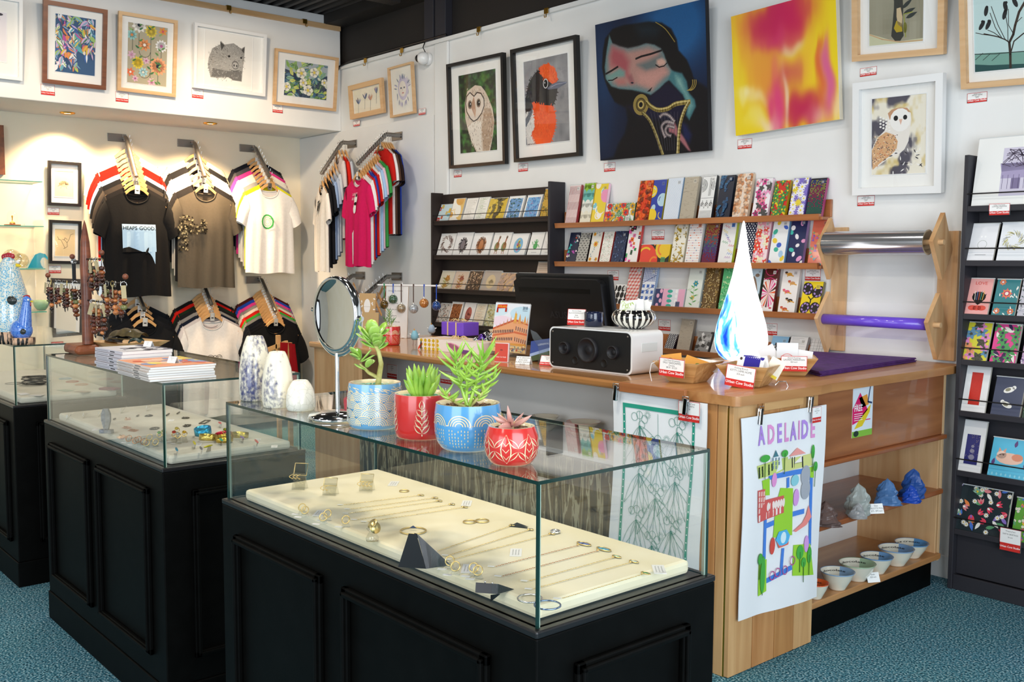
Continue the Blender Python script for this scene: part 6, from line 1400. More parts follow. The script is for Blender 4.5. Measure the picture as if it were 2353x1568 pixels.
for lab,kind,x0,x1,yb,yt,prof,bg,fn in POTS:
    c,r=fitround(x0,x1,yb-12,ZT); h=zat((x0+x1)/2,yt,c)-ZT
    t=thing('succulent_pot',lab,'potted plant',c); t.rotation_euler=(0,0,math.atan2(c.y,c.x)-pi/2)
    carved(c,r,h,prof,bg,fn).build('pot',MAT['paint'],t)
    ri=prof[-1][0]*r-.008; zs=h*.90
    g=MB(); R_=random.Random(len(kind)); g.lathe([(0,zs),(ri,zs)],24)
    for k in range(110):
        a,q=R_.random()*6.3,ri*sqrt(R_.random())*.93; s=R_.uniform(.0022,.0042); g.ball((q*cos(a),q*sin(a),zs+.001),(s,s*R_.uniform(.6,1),s*.6),6,4)
    o=g.build('gravel',GRV if kind in('jade','aloe') else SOIL,t); o['kind']='stuff'
    r=R_
    if kind=='aloe':
        for k in range(19):
            a=k*2.4; q=.22+.85*(k/19); l=.062-.022*(k/19)**2
            mb=MB(); spike(mb,(.010*cos(a),.010*sin(a),zs),(q*cos(a)*.72,q*sin(a)*.72,1),l,.0112,-.05 if k>16 else .05,7,.6); mb.build('leaf',LEAFG,t)
    elif kind=='rosette':
        MB().tube([(0,0,zs),(.004,0,zs+.012)],.004,8).build('stem',STEM,t)
        for k in range(8):
            a=k*2.4; q=1.0 if k<6 else .4; mb=MB(); spike(mb,(.003*cos(a),.003*sin(a),zs+.006),(q*cos(a),q*sin(a),.45 if k<7 else 1.1),.034 if k<8 else .03,.0062,.12,6,.5); mb.build('leaf',PINK,t)
        mb=MB(); spike(mb,(0,-.004,zs+.004),(-.7,-.9,.1),.035,.0125,.05,6,.5); mb.build('leaf',PINK,t)
    elif kind=='jade':
        S=[(.006,0,zs),(.009,0,zs+0.022),(.013,0,zs+0.046),(.008,.0,zs+0.071),(-.002,0,zs+0.090)]
        MB().tube(S,[.0062,.0056,.005,.0042,.003],10).build('stem',STEM,t)
        MB().tube([(.008,0,zs+0.017),(-.012,0,zs+0.028),(-.022,.004,zs+0.038),(-.030,.0,zs+0.046)],[.0042,.0036,.003,.0022],8).build('branch',STEM,t)
        tips=[((-.002,0,zs+0.090),9,.040),((.002,0,zs+0.074),7,.036),((-.03,0,zs+0.050),6,.032),((-.016,0,zs+0.034),3,.030)]
        for (cx,cy,cz),n,l in tips:
            for k in range(n):
                a=k*2.1+n; mb=MB(); pad(mb,(cx,cy,cz+.004*(k%3)),(cos(a),sin(a),.35+.5*(k%2)),l*r.uniform(.85,1.2),l*r.uniform(.6,.8)); mb.build('leaf',LEAFJ,t)
        for dx,dz,l in((-.03,.018,.040),(.032,.014,.036),(-.004,.012,.046)):
            mb=MB(); pad(mb,(-.002,0,zs+0.092),(dx*30,-.2,.9),l,l*.85); mb.build('leaf',LEAFJ,t)
    elif kind=='pickle':
        def branch(p0,p1,p2,n,L_=.048):
            P=[Vector(p0)*(1-u)**2+Vector(p1)*2*u*(1-u)+Vector(p2)*u*u for u in [k/8 for k in range(9)]]
            MB().tube(P,[.0034-.0018*k/8 for k in range(9)],7).build('stem',STEM if n<14 else LEAFG,t)
            for k in range(n):
                u=.35+.65*(k/n); i=u*8; q=P[int(i)].lerp(P[min(8,int(i)+1)],i-int(i)); a=k*2.4; e=.2+1.1*max(0,u-.6)*2.2
                mb=MB(); spike(mb,q,(cos(a),sin(a),e),L_*(.75+.4*r.random())*(1-.2*(u>.9)),.0040,.30,6,.8); mb.build('leaf',LEAFG,t)
        branch((.0,0,zs),(-.02,0,zs+0.052),(-.022,.0,zs+0.096),19,.042)
        branch((.002,0,zs),(.016,-.01,zs+0.052),(.030,-.0,zs+0.096),22,.046)
        branch((.0,.004,zs),(.03,.02,zs+0.026),(.050,.01,zs+0.058),12,.024)
        branch((-.004,0,zs),(-.03,0,zs+0.009),(-.045,-.006,zs+0.028),10,.022)
        branch((.004,.002,zs),(.02,.0,zs+0.017),(.032,-.01,zs+0.034),8,.022)
        branch((-.004,.002,zs),(.0,.0,zs+0.034),(-.004,-.01,zs+0.076),14,.034)
# ---------------- middle case top ----------------
def booklike(name,label,P,th,ang,w_,d,cols,art=None,group=None,cat='book'):
    o=MB().box(0,w_,0,d,.0008,th-.0008,lin(cols[1])); o.box(-.0006,w_,-.0006,d,0,.0008,lin(cols[0])); 
    o.box(-.0006,w_,-.0006,.0,0,th,lin(cols[0]))
    if art: a=art(d/w_); a.put(o,w_,0,0,0,mat=Matrix.Translation((0,0,th))@Matrix.Rotation(-pi/2,4,'X'))
    else: o.box(-.0006,w_,-.0006,d,th-.0008,th,lin(cols[0]))
    o.box(w_*.05,w_*.5,-.0009,-.0005,th*.4,th*.55,lin('#8d8a92')).box(w_*.56,w_*.72,-.001,-.0005,th*.35,th*.62,lin('#222222'))
    m=o.build(name,MAT['print'],None,loc=P,rot=(0,0,ang)); return tag(m,label,cat,group)
def cov(pal,seed):
    def f(A):
        a=pat('coral',A,pal,seed); a.eps=.00001; return a
    return f
# local +y of a book runs towards -x-ish of the case so the pages face the front right
pb=at(240,858,z=ZT); 
def put_books(px,py,n,ang,w_,d,th,cols,pal,name,what,group):
    p=Vector((px,py,ZT))
    for k in range(n):
        r=random.Random(k+n); top=k==n-1
        booklike(name,('topmost ' if top else ORD2[k]+' from the bottom ')+what,(p.x+r.uniform(-.003,.003),p.y+r.uniform(-.003,.003),ZT+k*(th+.0004)),th,ang+r.uniform(-.02,.02),w_,d,cols,cov(pal,3) if top else None,group)
    return p
ORD2=['lowest,','second','third','fourth','fifth','sixth','seventh','eighth','ninth']
b1=at(218,850,z=ZT)
put_books(-3.205,1.036,6,radians(2),.21,.155,.0100,('#cfc9cf','#f1f0ef'),['#dcd9dc','#3a3a44','#8a8a96','#f0f0f2'],'book','white paged book in the lilac spined pile','books in the lilac spined pile')
put_books(-2.979,1.024,6,radians(-1),.262,.19,.0064,('#ded4cc','#f6f4f2'),['#e7a07c','#efc3a6','#e06a4a','#8a9ac0','#e9d06a'],'magazine','white paged magazine in the orange covered pile','magazines in the orange covered pile')
def put_tent(label,px,py,z,w_,h,ang,lines,c=None):
    p=at(px,py,z=z) if c is None else c
    mb=MB(); A=h/w_; a=Art(A,'#f7f7f5'); a.up()
    for i,l in enumerate(lines): a.text(l,.5,A*(.72-.26*i),.15,'#44423f','c',.9)
    R1=Matrix.Rotation(-.45,4,'X'); mb.box(-w_/2,w_/2,0,.0006,0,h,lin('#f7f7f5'),mat=R1); a.put(mb,w_,-w_/2,0,-.0003,mat=R1)
    mb.box(-w_/2,w_/2,0,.0006,0,h,lin('#ebebe8'),mat=Matrix.Translation((0,2*h*sin(.45),0))@Matrix.Rotation(.45,4,'X'))
    return tag(mb.build('tent_card',MAT['print'],None,loc=p,rot=(0,0,ang)),label,'sign')
# ---------------- things on the counter ----------------
T0=CT+.0006
mt=thing('monitor','black desktop monitor seen from behind beside the white speaker','monitor',(-3.055,2.93,T0),0)
mb=MB(); mb.box(-.29,.29,-.012,.012,-.155,.155); mb.build('screen_housing',MAT['plastic'],mt,loc=(0,0,.20),rot=(radians(10),0,0),bevel=.008)
mb=MB(); mb.prism([(-.265,-.14),(.265,-.14),(.265,.125),(.24,.14),(-.24,.14),(-.265,.125)],-.045,-.012); mb.build('back_shell',MAT['plastic'],mt,loc=(0,0,.20),rot=(radians(10),0,0),bevel=.012)
mb=MB(); mb.box(-.235,.20,-.0465,-.0445,.082,.102); mb.build('vent_slot',M('vent','#050506',.3),mt,loc=(0,0,.20),rot=(radians(10),0,0))
a=Art(.3,None); a.text('ASUS',.5,.02,.30,'#1f2024','c',1.1,bold=.02); mb=MB(); a.put(mb,.14,-.07,-.03,-.0462); mb.build('lettering',MAT['gloss'],mt,loc=(0,0,.20),rot=(radians(10),0,0))
MB().box(-.03,.03,-.02,.02,.0,.15).box(-.12,.12,-.09,.09,0,.012).build('stand',MAT['plastic'],mt,bevel=.004)
# speaker
sp=thing('speaker','white cased tabletop speaker with black front and three cones','speaker',(-2.60,2.615,T0),radians(3))
SW,SHh,SD=.205,at(1268,750,y=2.615).z-CT,.175
def rrect(w_,h,r,n=6): 
    P=[]
    for cx,cz,a0 in((w_-r,h-r,0),(-w_+r,h-r,pi/2),(-w_+r,r,pi),(w_-r,r,1.5*pi)):
        for k in range(n+1): a=a0+pi/2*k/n; P.append((cx+r*cos(a),cz+r*sin(a)))
    return P
MB().prism(rrect(SW,SHh,.022),0,SD,smooth=True).build('case',MAT['wplastic'],sp)
P=[(x*.965,(z-SHh/2)*.93+SHh/2) for x,z in rrect(SW,SHh,.022)]; MB().prism(P,-.0025,.001).build('front_baffle',M('front_black','#111112',.45),sp)
for cx,cz,r in((0,SHh*.5,.046),(-.118,SHh*.5,.024),(.122,SHh*.5,.024)):
    MB().lathe([(0,.004),(r*.28,.006),(r*.34,.001),(r*.85,.012),(r*.9,.016),(r,.014),(r,.0)],32,mat=Matrix.Translation((cx,-.0025,cz))@Matrix.Rotation(pi/2,4,'X')).build('cone',MAT['darkplastic'],sp)
for cx in(-.068,.075): MB().lathe([(0,-.0),(.0135,.0),(.0145,.0025),(.016,.0)],20,mat=Matrix.Translation((cx,-.003,SHh*.22))@Matrix.Rotation(pi/2,4,'X')).build('port',M('port','#030303',.6),sp)
for cx in(-.185,.185):
    for cz in(.018,SHh-.018): MB().lathe([(0,.001),(.003,.001),(.003,0)],8,mat=Matrix.Translation((cx,-.003,cz))@Matrix.Rotation(pi/2,4,'X')).build('screw',MAT['steel'],sp)
MB().box(-.045,.045,-.0015,.0005,-.016,.016).build('side_handle',M('handle_grey','#dfe4e2',.3),sp,loc=(SW,SD*.55,SHh*.62),rot=(0,0,pi/2),bevel=.004)
MB().box(-.10,.10,.04,.15,SHh-.001,SHh+.001).build('top_panel',M('top_grey','#d3d6d8',.3),sp)
STz=T0+SHh+.0016
c,r=fitround(1404,1508,758,STz); bt=thing('striped_bowl','black bowl with white spikes filled with small paper packets, on the speaker','bowl',c)
hb=zat(1455,712,c)-STz; pr=[(0,0),(.5*r,0),(.55*r,.004),(.80*r,.2*hb),(.97*r,.45*hb),(1.0*r,.62*hb),(.94*r,.85*hb),(.80*r,hb)]
prof=[(float(np.interp(t,[i/7 for i in range(8)],[p[0] for p in pr])),float(np.interp(t,[i/7 for i in range(8)],[p[1] for p in pr]))) for t in [k/18 for k in range(19)]]
bk,wh=lin('#101012'),lin('#f0ede0')
MB().lathe(prof,120,colf=lambda i,k: wh if i>2 and abs(((k/120*22)%1)-.5)<.40*abs(sin(pi*((i/18-.1)/.9+(.35 if int(k/120*22)%2 else 0)*.5)))*.75 else bk).build('bowl_body',MAT['paint'],bt)
MB().lathe([(.80*r,hb),(.76*r,hb-.003),(.9*r,.5*hb),(.4*r,.01)],40,col=bk).build('bowl_lining',MAT['paint'],bt)
for k,(dx,dz,ry,col) in enumerate([(-.022,.018,.1,'#eef0e6'),(.004,.026,-.12,'#f2f1ee'),(.022,.024,.25,'#eceae6'),(.012,.016,-.3,'#e6e6e2')]):
    mb=MB().box(-.028,.028,-.001,.001,-.03,.022,lin(col))
    if k==0:
        a=Art(.9,None)
        for q in range(14): r__=random.Random(q); a.arc(r__.random(),r__.random()*.9,.12,.03,'#a9c63a',0,4,n=6)
        a.put(mb,.05,-.025,-.025,-.0012)
    tag(mb.build('paper_packet',MAT['print'],None,loc=(c.x+dx*.65+k*.002,c.y+dx*.75-.004+.009*k,STz+hb+dz*.6),rot=(-.25,ry,.55)),['white packet with green scribbled print','tall white packet in the middle','tilted white packet at the right','white packet leaning outward behind'][k]+' in the striped bowl','packet',group='packets in the striped bowl')
# navy cup and its card
c,r=fitround(1342,1386,752,STz); cu=thing('navy_cup','small navy blue ceramic cup standing on the speaker','cup',c); hc=zat(1364,717,c)-STz
MB().lathe([(0,0),(r*.9,0),(r,.1*hc),(r,.95*hc),(r*.97,hc),(r*.9,.97*hc),(r*.88,.1*hc),(0,.06*hc)],28).build('cup_body',M('navy_glaze','#131c38',.1,0,.7),cu)
p=at(1303,747,z=STz); price('red and white price card propped beside the navy cup on the speaker',(p.x,p.y,STz+.001),.078,.80,radians(18),-.12,('Illustrated Badges','ELLE DAWSON-SCOTT','Badge','$12 each'))
# glowing teardrop lamp
c,r=fitround(1641,1762,836,T0); c=Vector((c.x,c.y,T0)); H_=zat(1702,508,c)-T0
m,t_,b_=nt('glowing_glass'); N=t_.nodes; L=t_.links
tc=N.new('ShaderNodeTexCoord'); mp=N.new('ShaderNodeMapping'); mp.inputs['Scale'].default_value=(11,11,3.2); mp.inputs['Rotation'].default_value=(.2,.3,0); no=N.new('ShaderNodeTexNoise'); no.inputs['Scale'].default_value=1.6; no.inputs['Detail'].default_value=4; no.inputs['Distortion'].default_value=1.1
cr=N.new('ShaderNodeValToRGB'); e=cr.color_ramp.elements; e[0].position=.36; e[0].color=(*lin('#0c38c8'),1); e[1].position=.58; e[1].color=(1,1,1,1); q=e.new(.46); q.color=(*lin('#4fa4ee'),1)
sx=N.new('ShaderNodeSeparateXYZ'); ad=N.new('ShaderNodeMath'); ad.operation='MULTIPLY_ADD'; ad.inputs[1].default_value=1.9; ad.inputs[2].default_value=.16
L.new(tc.outputs['Object'],mp.inputs[0]); L.new(mp.outputs[0],no.inputs['Vector']); L.new(tc.outputs['Object'],sx.inputs[0]); L.new(sx.outputs[0],ad.inputs[0])
a2=N.new('ShaderNodeMath'); L.new(ad.outputs[0],a2.inputs[0]); L.new(no.outputs[0],a2.inputs[1]); L.new(a2.outputs[0],cr.inputs[0]); L.new(cr.outputs[0],b_.inputs['Emission Color']); b_.inputs['Emission Strength'].default_value=1.9; L.new(cr.outputs[0],b_.inputs['Base Color']); b_.inputs['Roughness'].default_value=.12
lt=thing('teardrop_lamp','tall glowing white and blue teardrop glass lamp','lamp',c,math.atan2(c.y,c.x)-pi/2)
prof=[(0,0),(.30,0),(.62,.012),(.82,.04),(.95,.085),(1,.135),(.985,.19),(.92,.26),(.80,.34),(.655,.43),(.51,.52),(.385,.61),(.29,.70),(.215,.78),(.155,.86),(.10,.93),(.055,.98),(.02,1)]
MB().lathe([(a*r,b*H_) for a,b in prof],48).build('glass_body',m,lt)
MB().lathe([(0,0),(.36*r,0),(.38*r,-.0),(.36*r,.004)],24).build('lamp_base',MAT['white'],lt)
light('lamp_bulb','POINT',(c.x,c.y,T0+H_*.2),6,(.8,.88,1),.12).data.use_shadow=True
# bamboo baskets
def basket(label,x,y,rz,s=1):
    t=thing('timber_basket',label,'basket',(x,y,T0),rz); A_,B_,h,w_=.088*s,.046*s,.070*s,.007
    for k in range(4):
        mb=MB(); o=[(-B_,-B_,0),(B_,-B_,0),(A_,-A_,h),(-A_,-A_,h)]; i=[(-B_+w_,-B_+w_,0),(B_-w_,-B_+w_,0),(A_-w_,-A_+w_,h),(-A_+w_,-A_+w_,h)]
        mb.add(o+i,[(0,1,2,3),(5,4,7,6),(3,2,6,7),(1,0,4,5),(0,3,7,4),(2,1,5,6)],None,0,False,Matrix.Rotation(k*pi/2,4,'Z')); mb.build('side_board',MAT['bamboo'],t)
    MB().box(-B_,B_,-B_,B_,0,.006).build('bottom_board',MAT['bamboo'],t)
    return t
B1=(-2.165,2.655); B2=(-1.968,2.735); B3=(-2.06,3.11)
basket('timber basket of ceramic pendants, nearest the speaker',*B1,radians(8)); basket('timber basket of knitted brooches in front of the glowing lamp',*B2,radians(16)); basket('timber basket of white cards beside the purple paper',*B3,radians(38),.95)
def bcard(lab,B,dx,dy,z,w_,h,rz,rx,ry,col,art=None,nm='card_packet'):
    mb=MB().box(-w_/2,w_/2,-.0008,.0008,0,h,lin(col))
    if art: a=Art(h/w_,None); art(a); a.put(mb,w_,-w_/2,0,-.0010)
    o=mb.build(nm,MAT['print'],None,loc=(B[0]+dx,B[1]+dy,T0+z),rot=(rx,ry,rz)); return tag(o,lab,'card')
def knit(a):
    a.rect(.25,.1,.85,.75,'#2b1f8f').up(); a.ell(.9,.78,.08,.1,'#2b1f8f'); a.line([(.2,.72),(.95,.85)],.05,'#2b1f8f')
    for k in range(9): a.line([(.28+k*.07,.70),(.29+k*.07,.82)],.014,'#e9e4f4')
    a.ell(.12,.6,.05,.06,'#4a3a34'); a.ell(.12,.85,.05,.06,'#4a3a34'); a.line([(.95,.8),(1.0,.9)],.015,'#d9b06a')
bcard('white card carrying a purple knitted brooch in the middle basket',B2,.01,-.03,.035,.085,.068,.5,-.25,.18,'#f3f2f1',knit)
bcard('white card behind the purple knitted brooch',B2,.035,.0,.035,.07,.06,.6,-.3,-.2,'#f1efec'); bcard('small cream card with yellow thread in the middle basket',B2,.055,.03,.03,.05,.065,.7,-.2,.5,'#f4f0dd',lambda a:a.rect(.1,.0,.9,.2,'#e8d23a'))
bcard('speckled white card standing in the right basket',B3,-.012,-.012,.03,.075,.085,.6,-.15,.0,'#eef0f4',lambda a:a.arc(.5,.3,.3,.04,'#e79a9a',0,pi)); bcard('white card tilted left in the right basket',B3,-.055,-.03,.035,.06,.07,.7,-.2,-.5,'#f2f2f4'); bcard('white card tilted right in the right basket',B3,.03,.02,.035,.06,.055,.6,-.2,.15,'#f0eff0')
bcard('orange card holding a round green pendant in the left basket',B1,-.04,-.035,.032,.07,.062,.5,-.3,-.15,'#e3a04a',lambda a:(a.ell(.4,.5,.22,.2,'#5a6a2c'),a.up(),a.ell(.4,.5,.12,.1,'#b9a05a')),'pendant_card'); bcard('orange card lying across the left basket',B1,.02,.0,.04,.08,.05,.5,-.7,.3,'#dd9a42',lambda a:a.ell(.6,.3,.12,.1,'#6a7a3a'),'pendant_card'); bcard('white lettered card at the back of the left basket',B1,.035,.045,.035,.085,.045,.5,-.6,.1,'#f3f2ee')
for lab,B,rz,dx,dy,dz,tl,ln in (('on the basket nearest the speaker',B1,8,-.055,-.098,.026,.05,('Low Fired Ornaments','SALLY BADDAMMS','Ceramic','$8.50 - $12.50')),('on the basket in front of the glowing lamp',B2,16,-.052,-.098,.008,.12,('Knitting Brooch','KITTY CAME HOME','$18 each')),('on the basket beside the purple paper',B3,38,-.045,-.094,.022,0,('Animal Drawings','LAUREN MERRAMAN','$22 each'))):
    a=radians(rz); price('red and white price card '+lab,(B[0]+dx*cos(a)-dy*sin(a),B[1]+dx*sin(a)+dy*cos(a),T0+dz),.098 if B is not B3 else .09,.62 if B is B1 else (.72 if B is B2 else .6),a,-.0,ln).rotation_euler=(0,tl,a)
tag(MB().tube([(0,0,0),(-.004,-.006,.03),(0,-.002,.06),(.02,0,.07),(.03,.01,.066)],.0016,6).build('white_hook',MAT['white'],None,loc=(-2.245,2.56,T0)),'white wire hook of the floral towel hanger beside the left basket','hook')
# purple tissue sheets
PUR=noise_mat('purple_tissue','#4a2468','#5a2f7c',(30,30,30),.75,3,.1)
PP=[at(1800,812,z=CT),at(2106,832,z=CT),at(1885,866,z=CT),at(1772,838,z=CT)]
for k in range(5):
    r=random.Random(k); q=[(p.x+r.uniform(-.006,.006),p.y+r.uniform(-.006,.006)) for p in PP]
    tag(MB().prism(q,T0+.0035*k,T0+.0035*k+.003,'xy').build('tissue_sheet',PUR),('topmost' if k==4 else ORD2[k].replace(',','')+' from the bottom' if k else 'lowest')+' sheet of the purple tissue pile on the counter','paper',group='purple tissue sheets')
# calendar
ca=thing('desk_calendar','spiral bound 2018 wall calendar of an orange heritage building','calendar',(0,0,0)); 
cl,cr_=Vector((-3.40,2.70,0)),Vector((-3.165,2.785,0)); 
pl=at(1127,806,y=2.72); prr=at(1206,817,y=2.76); zc_=(pl.z+prr.z)/2; ww=(Vector((prr.x,prr.y,0))-Vector((pl.x,pl.y,0))).length; hh=at(1145,693,y=2.79).z-pl.z
ca.location=(pl.x,pl.y,pl.z); ca.rotation_euler=(-.16,.02,math.atan2(prr.y-pl.y,prr.x-pl.x))
def art_cal(A):
    a=Art(A,'#e9eef4'); a.up(); r=random.Random(12); a.rect(0,0,1,.16*A,'#e5c58a'); a.ell(.25,.62*A,.3,.12*A,'#f0dce8'); a.ell(.8,.8*A,.35,.15*A,'#c5e2f0'); a.ell(.1,.85*A,.3,.12*A,'#d3e9f3').up()
    a.poly([(.0,.18*A),(.0,.46*A),(.62,.66*A),(1,.58*A),(1,.16*A)],'#e7a678'); a.up(); a.poly([(.0,.44*A),(0,.48*A),(.62,.69*A),(.62,.65*A)],'#c9603c'); a.poly([(.62,.65*A),(.62,.69*A),(1,.60*A),(1,.57*A)],'#c9603c')
    a.poly([(0,.3*A),(0,.335*A),(.62,.44*A),(.62,.40*A)],'#d2704a'); a.poly([(.62,.40*A),(.62,.44*A),(1,.40*A),(1,.36*A)],'#d2704a'); a.rect(0,.145*A,1,.19*A,'#d99a4a')
    for k in range(12):
        x=.03+k*.05; s=.33*x; a.up(); 
        for row,zz in((0,.36),(1,.21)):
            y=(zz+s*(.28 if row==0 else .2))*A; a.ell(x,y+.045*A,.014,.02*A,'#5f3a3c'); a.rect(x-.013,y,x+.013,y+.045*A,'#6a4448'); a.rect(x+.017,y,x+.024,y+.06*A,'#f2dcc0')
    for k in range(6):
        x=.66+k*.06
        for y in(.46,.24): a.rect(x,y*A-.02*k*A*.5,x+.025,(y+.08)*A-.02*k*A*.5,'#7a4a44'); a.rect(x+.028,y*A-.02*k*A*.5,x+.036,(y+.09)*A-.02*k*A*.5,'#f4e2c9')
    for x,h,w_ in((.62,.26,.05),(.75,.2,.05),(.9,.17,.045),(.5,.13,.02),(.4,.11,.02),(.3,.09,.018),(.2,.08,.016),(.1,.07,.015),(.97,.14,.02),(.83,.1,.02)):
        b=(.44+.22*min(1,x/.62))*A if x<.62 else .60*A; a.up(); a.poly([(x-w_,b),(x+w_,b),(x,b+h*A)],'#e0a05a' if w_>.03 else '#c98a5a'); 
    a.rect(.6,.64*A,.66,.8*A,'#e6b04a')
    for k in range(60): a.up() if k%10==0 else 0; a.line([(r.random(),r.random()*.17*A),(r.random(),r.random()*.16*A)],.006,r.choice(['#c9543c','#6a86a8','#e9d06a','#4a5a6a'])) if k<10 else a.ell(r.random(),r.uniform(.02,.15)*A,.012,.02,r.choice(['#c9543c','#6a86a8','#f4e6c0','#4a5a6a']))
    a.up(); a.poly([(.06,.88*A),(.34,.9*A),(.35,.99*A*.985),(.07,.96*A)],'#d8301f'); a.poly([(.05,.80*A),(.1,.80*A),(.1,.9*A),(.06,.9*A)],'#b5281a'); a.poly([(.3,.82*A),(.35,.82*A),(.35,.9*A),(.3,.9*A)],'#b5281a'); a.up(); a.text('ADELAIDE',.205,.91*A,.062,'#f4c62f','c',.9,bold=.01); a.text('2018',.87,.89*A,.10,'#2a4a66','c',.7,bold=.01); a.text('CALENDAR',.87,.855*A,.03,'#3a4a5a','c',.9)
    return a
mb=MB().box(0,ww,0,.006,0,hh,lin('#f2f2f0')); art_cal(hh/ww).put(mb,ww,0,0,-.0004); mb.build('pages',MAT['print'],ca)
mb=MB()
for k in range(26): mb.lathe([(.0035,-.0006),(.0041,0),(.0035,.0006)],8,mat=Matrix.Translation((ww*(k+.5)/26,.003,hh))@Matrix.Rotation(pi/2,4,'Y'))
mb.build('spiral_binding',MAT['white'],ca)
cs=thing('calendar_stand','clear acrylic stand holding the calendar','stand',(pl.x+.06,pl.y+.01,T0)); hz=pl.z-T0-.002
MB().box(-.005,.11,-.004,.0,0,max(.02,hz)).box(-.005,.11,0,.08,0,.003).build('acrylic_sheet',glassy('acrylic',(.93,.94,.95),.9,.02,.03),cs)
# business card holder, tent card, leaflets
p=at(1140,832,z=T0); bc=MB().box(0,.062,0,.008,0,.078,lin('#f0d9d6')); a=Art(1.25,'#d5452f'); a.up(); a.text('Urban Cow Studio',.5,.28,.13,'#f6e9e4','c',.8,bold=.01); a.ell(.5,.8,.10,.05,'#5a2018'); a.up(); a.ell(.5,.8,.05,.02,'#d5452f'); a.put(bc,.058,.0,.002,-.0003)
tag(bc.build('business_cards',MAT['gloss'],None,loc=(p.x-.01,p.y+.0,T0),rot=(-.1,0,radians(22))),'stack of red shop business cards in front of the calendar','cards')
put_tent('white folded tent card on the desk edge before the leaflets',1206,841,T0,.062,.034,radians(24),('PLATE DRAWING','ADELAIDE','LAUREN HEADING','$19.95'),c=at(1200,838,z=T0))
for k in range(4):
    mb=MB().box(0,.17,0,.0015,0,.09,lin('#2c3a6a')); a=Art(.53,'#3a4f94'); a.up(); a.poly([(0,0),(1,0),(1,.28),(0,.12)],'#4a5a3a'); a.poly([(0,.12),(1,.28),(1,.36),(0,.2)],'#9fb3d9'); a.up(); a.text('GENERAL AUTUMN',.2,.38,.07,'#e9eef4'); a.put(mb,.17,0,0,-.0003)
    tag(mb.build('leaflet',MAT['gloss'],None,loc=(-2.99+.008*k,2.665+.012*k,T0+.001),rot=(-.5,-.18,radians(22))),['front','second','third','rearmost'][k]+' blue and green leaflet leaning in the clear holder','leaflet',group='leaflets beside the speaker')
lh=thing('leaflet_holder','curved clear acrylic leaflet holder left of the speaker','holder',(-2.905,2.63,T0),radians(24))
ac=glassy('acrylic_holder',(.86,.88,.9),.9,.08,.06)
MB().prism([(0,0),(.075,0),(.06,.02),(.045,.045),(.05,.07),(.075,.10),(.02,.10),(-.004,.125),(-.03,.135),(-.02,.10),(.005,.065),(.01,.03)],0,.004).build('side_fin',ac,lh); MB().box(0,.075,.004,.07,0,.003).build('tray',ac,lh)
price('red and white price card lying tilted left of the speaker',(-2.86,2.60,T0+.001),.06,.7,radians(20),-.5)
# presents
def present(name,label,x,y,rz,w_,d,h,z,mat,bow,print_=None):
    t=thing(name,label,'present',(x,y,z),rz); MB().box(0,w_,0,d,0,h).build('wrapped_box',mat,t,bevel=.003)
    mb=MB(); q=.004
    mb.box(w_*.30-q,w_*.30+q,-.0012,d+.0012,-.0004,h+.0012); mb.box(w_*.68-q,w_*.68+q,-.0012,d+.0012,-.0004,h+.0012) if bow>1 else mb.box(-.0012,w_+.0012,d*.5-q,d*.5+q,-.0004,h+.0012)
    RAF=M('raffia','#e8c98a',.7); mb.build('raffia_band',RAF,t)
    mb=MB()
    for k in range(9):
        a=k*2.3; mb.tube([(w_*.45,d*.5,h+.002),(w_*.45+.03*cos(a),d*.5+.02*sin(a),h+.014),(w_*.45+.05*cos(a),d*.5+.03*sin(a),h+.004)],.0018,5)
    o=mb.build('raffia_bow',RAF,t)
    if print_:
        mb=MB(); print_(h/w_).put(mb,w_,0,0,-.0004); mb.build('front_print',MAT['print'],t)
    return t
def fl(A):
    a=Art(A,'#f4ece4'); a.up()
    for i in range(5):
        for j in range(3): a.ell(.06+i*.065,A*(.85-.36*j),.024,A*.15,'#e0bb2c'); a.line([(.06+i*.065,0),(.06+i*.065,A)],.004,'#e0bb2c')
    for k in range(4): a.leaf(.45+k*.02,A*.75,.35,.07,-.25-k*.12,'#ef9fc0')
    a.poly([(0,0),(.12,0),(0,A*.8)],'#f4ece4').up(); a.leaf(.05,.0,.12,.03,1.5,'#1f3b3a'); a.leaf(.0,.0,.12,.03,.8,'#e0553a'); a.ell(.75,A*.1,.12,A*.2,'#7a4a8a'); return a
x0_=at(960,803,z=T0); x1_=at(1095,806,z=T0)
present('floral_present','white floral wrapped present tied with raffia on the desk','' and 0 or x0_.x,x0_.y,radians(8),.40,.17,.052,T0,M('present_paper','#f1dfd3',.5),1,fl)
pp_=at(1014,770,z=T0+.053); present('purple_present','small purple wrapped present tied with raffia','' and 0 or pp_.x,pp_.y,radians(4),.155,.10,.062,T0+.0545,M('purple_paper','#7a4fd0',.55),2)
# purple glass bowl with silver balls, white bowl
c,r=fitround(1058,1140,812,T0); c+=Vector((.03,.02,0)); t=thing('purple_glass_bowl','purple glass bowl heaped with silver baubles','bowl',c); pm=glassy('purple_glass',(.62,.16,.38),.9,.02,.10)
MB().lathe([(0,.002),(.45*r,.002),(.75*r,.02),(1.0*r,.045),(1.15*r,.052),(.98*r,.046),(.72*r,.024),(.4*r,.006),(0,.006)],28).build('bowl_body',pm,t)
for k in range(9):
    a=k*2.4; q=.62*r*sqrt(k/9); tag(MB().ball((0,0,0),.019,14,10).build('bauble',MAT['chrome'] if k!=2 else M('violet_chrome','#6a4aa8',.1,1),None,loc=(c.x+q*cos(a),c.y+q*sin(a),T0+.030+.022*(k<4)+.006*(k%2)+.012)),('violet' if k==2 else 'silver')+' bauble in the purple glass bowl' if k==2 else ['lowest central','front right','','left rear','right rear','front left','far rear','far right','front'][k]+' silver bauble in the purple glass bowl','ornament',group='silver baubles in the purple bowl' if k!=2 else None)
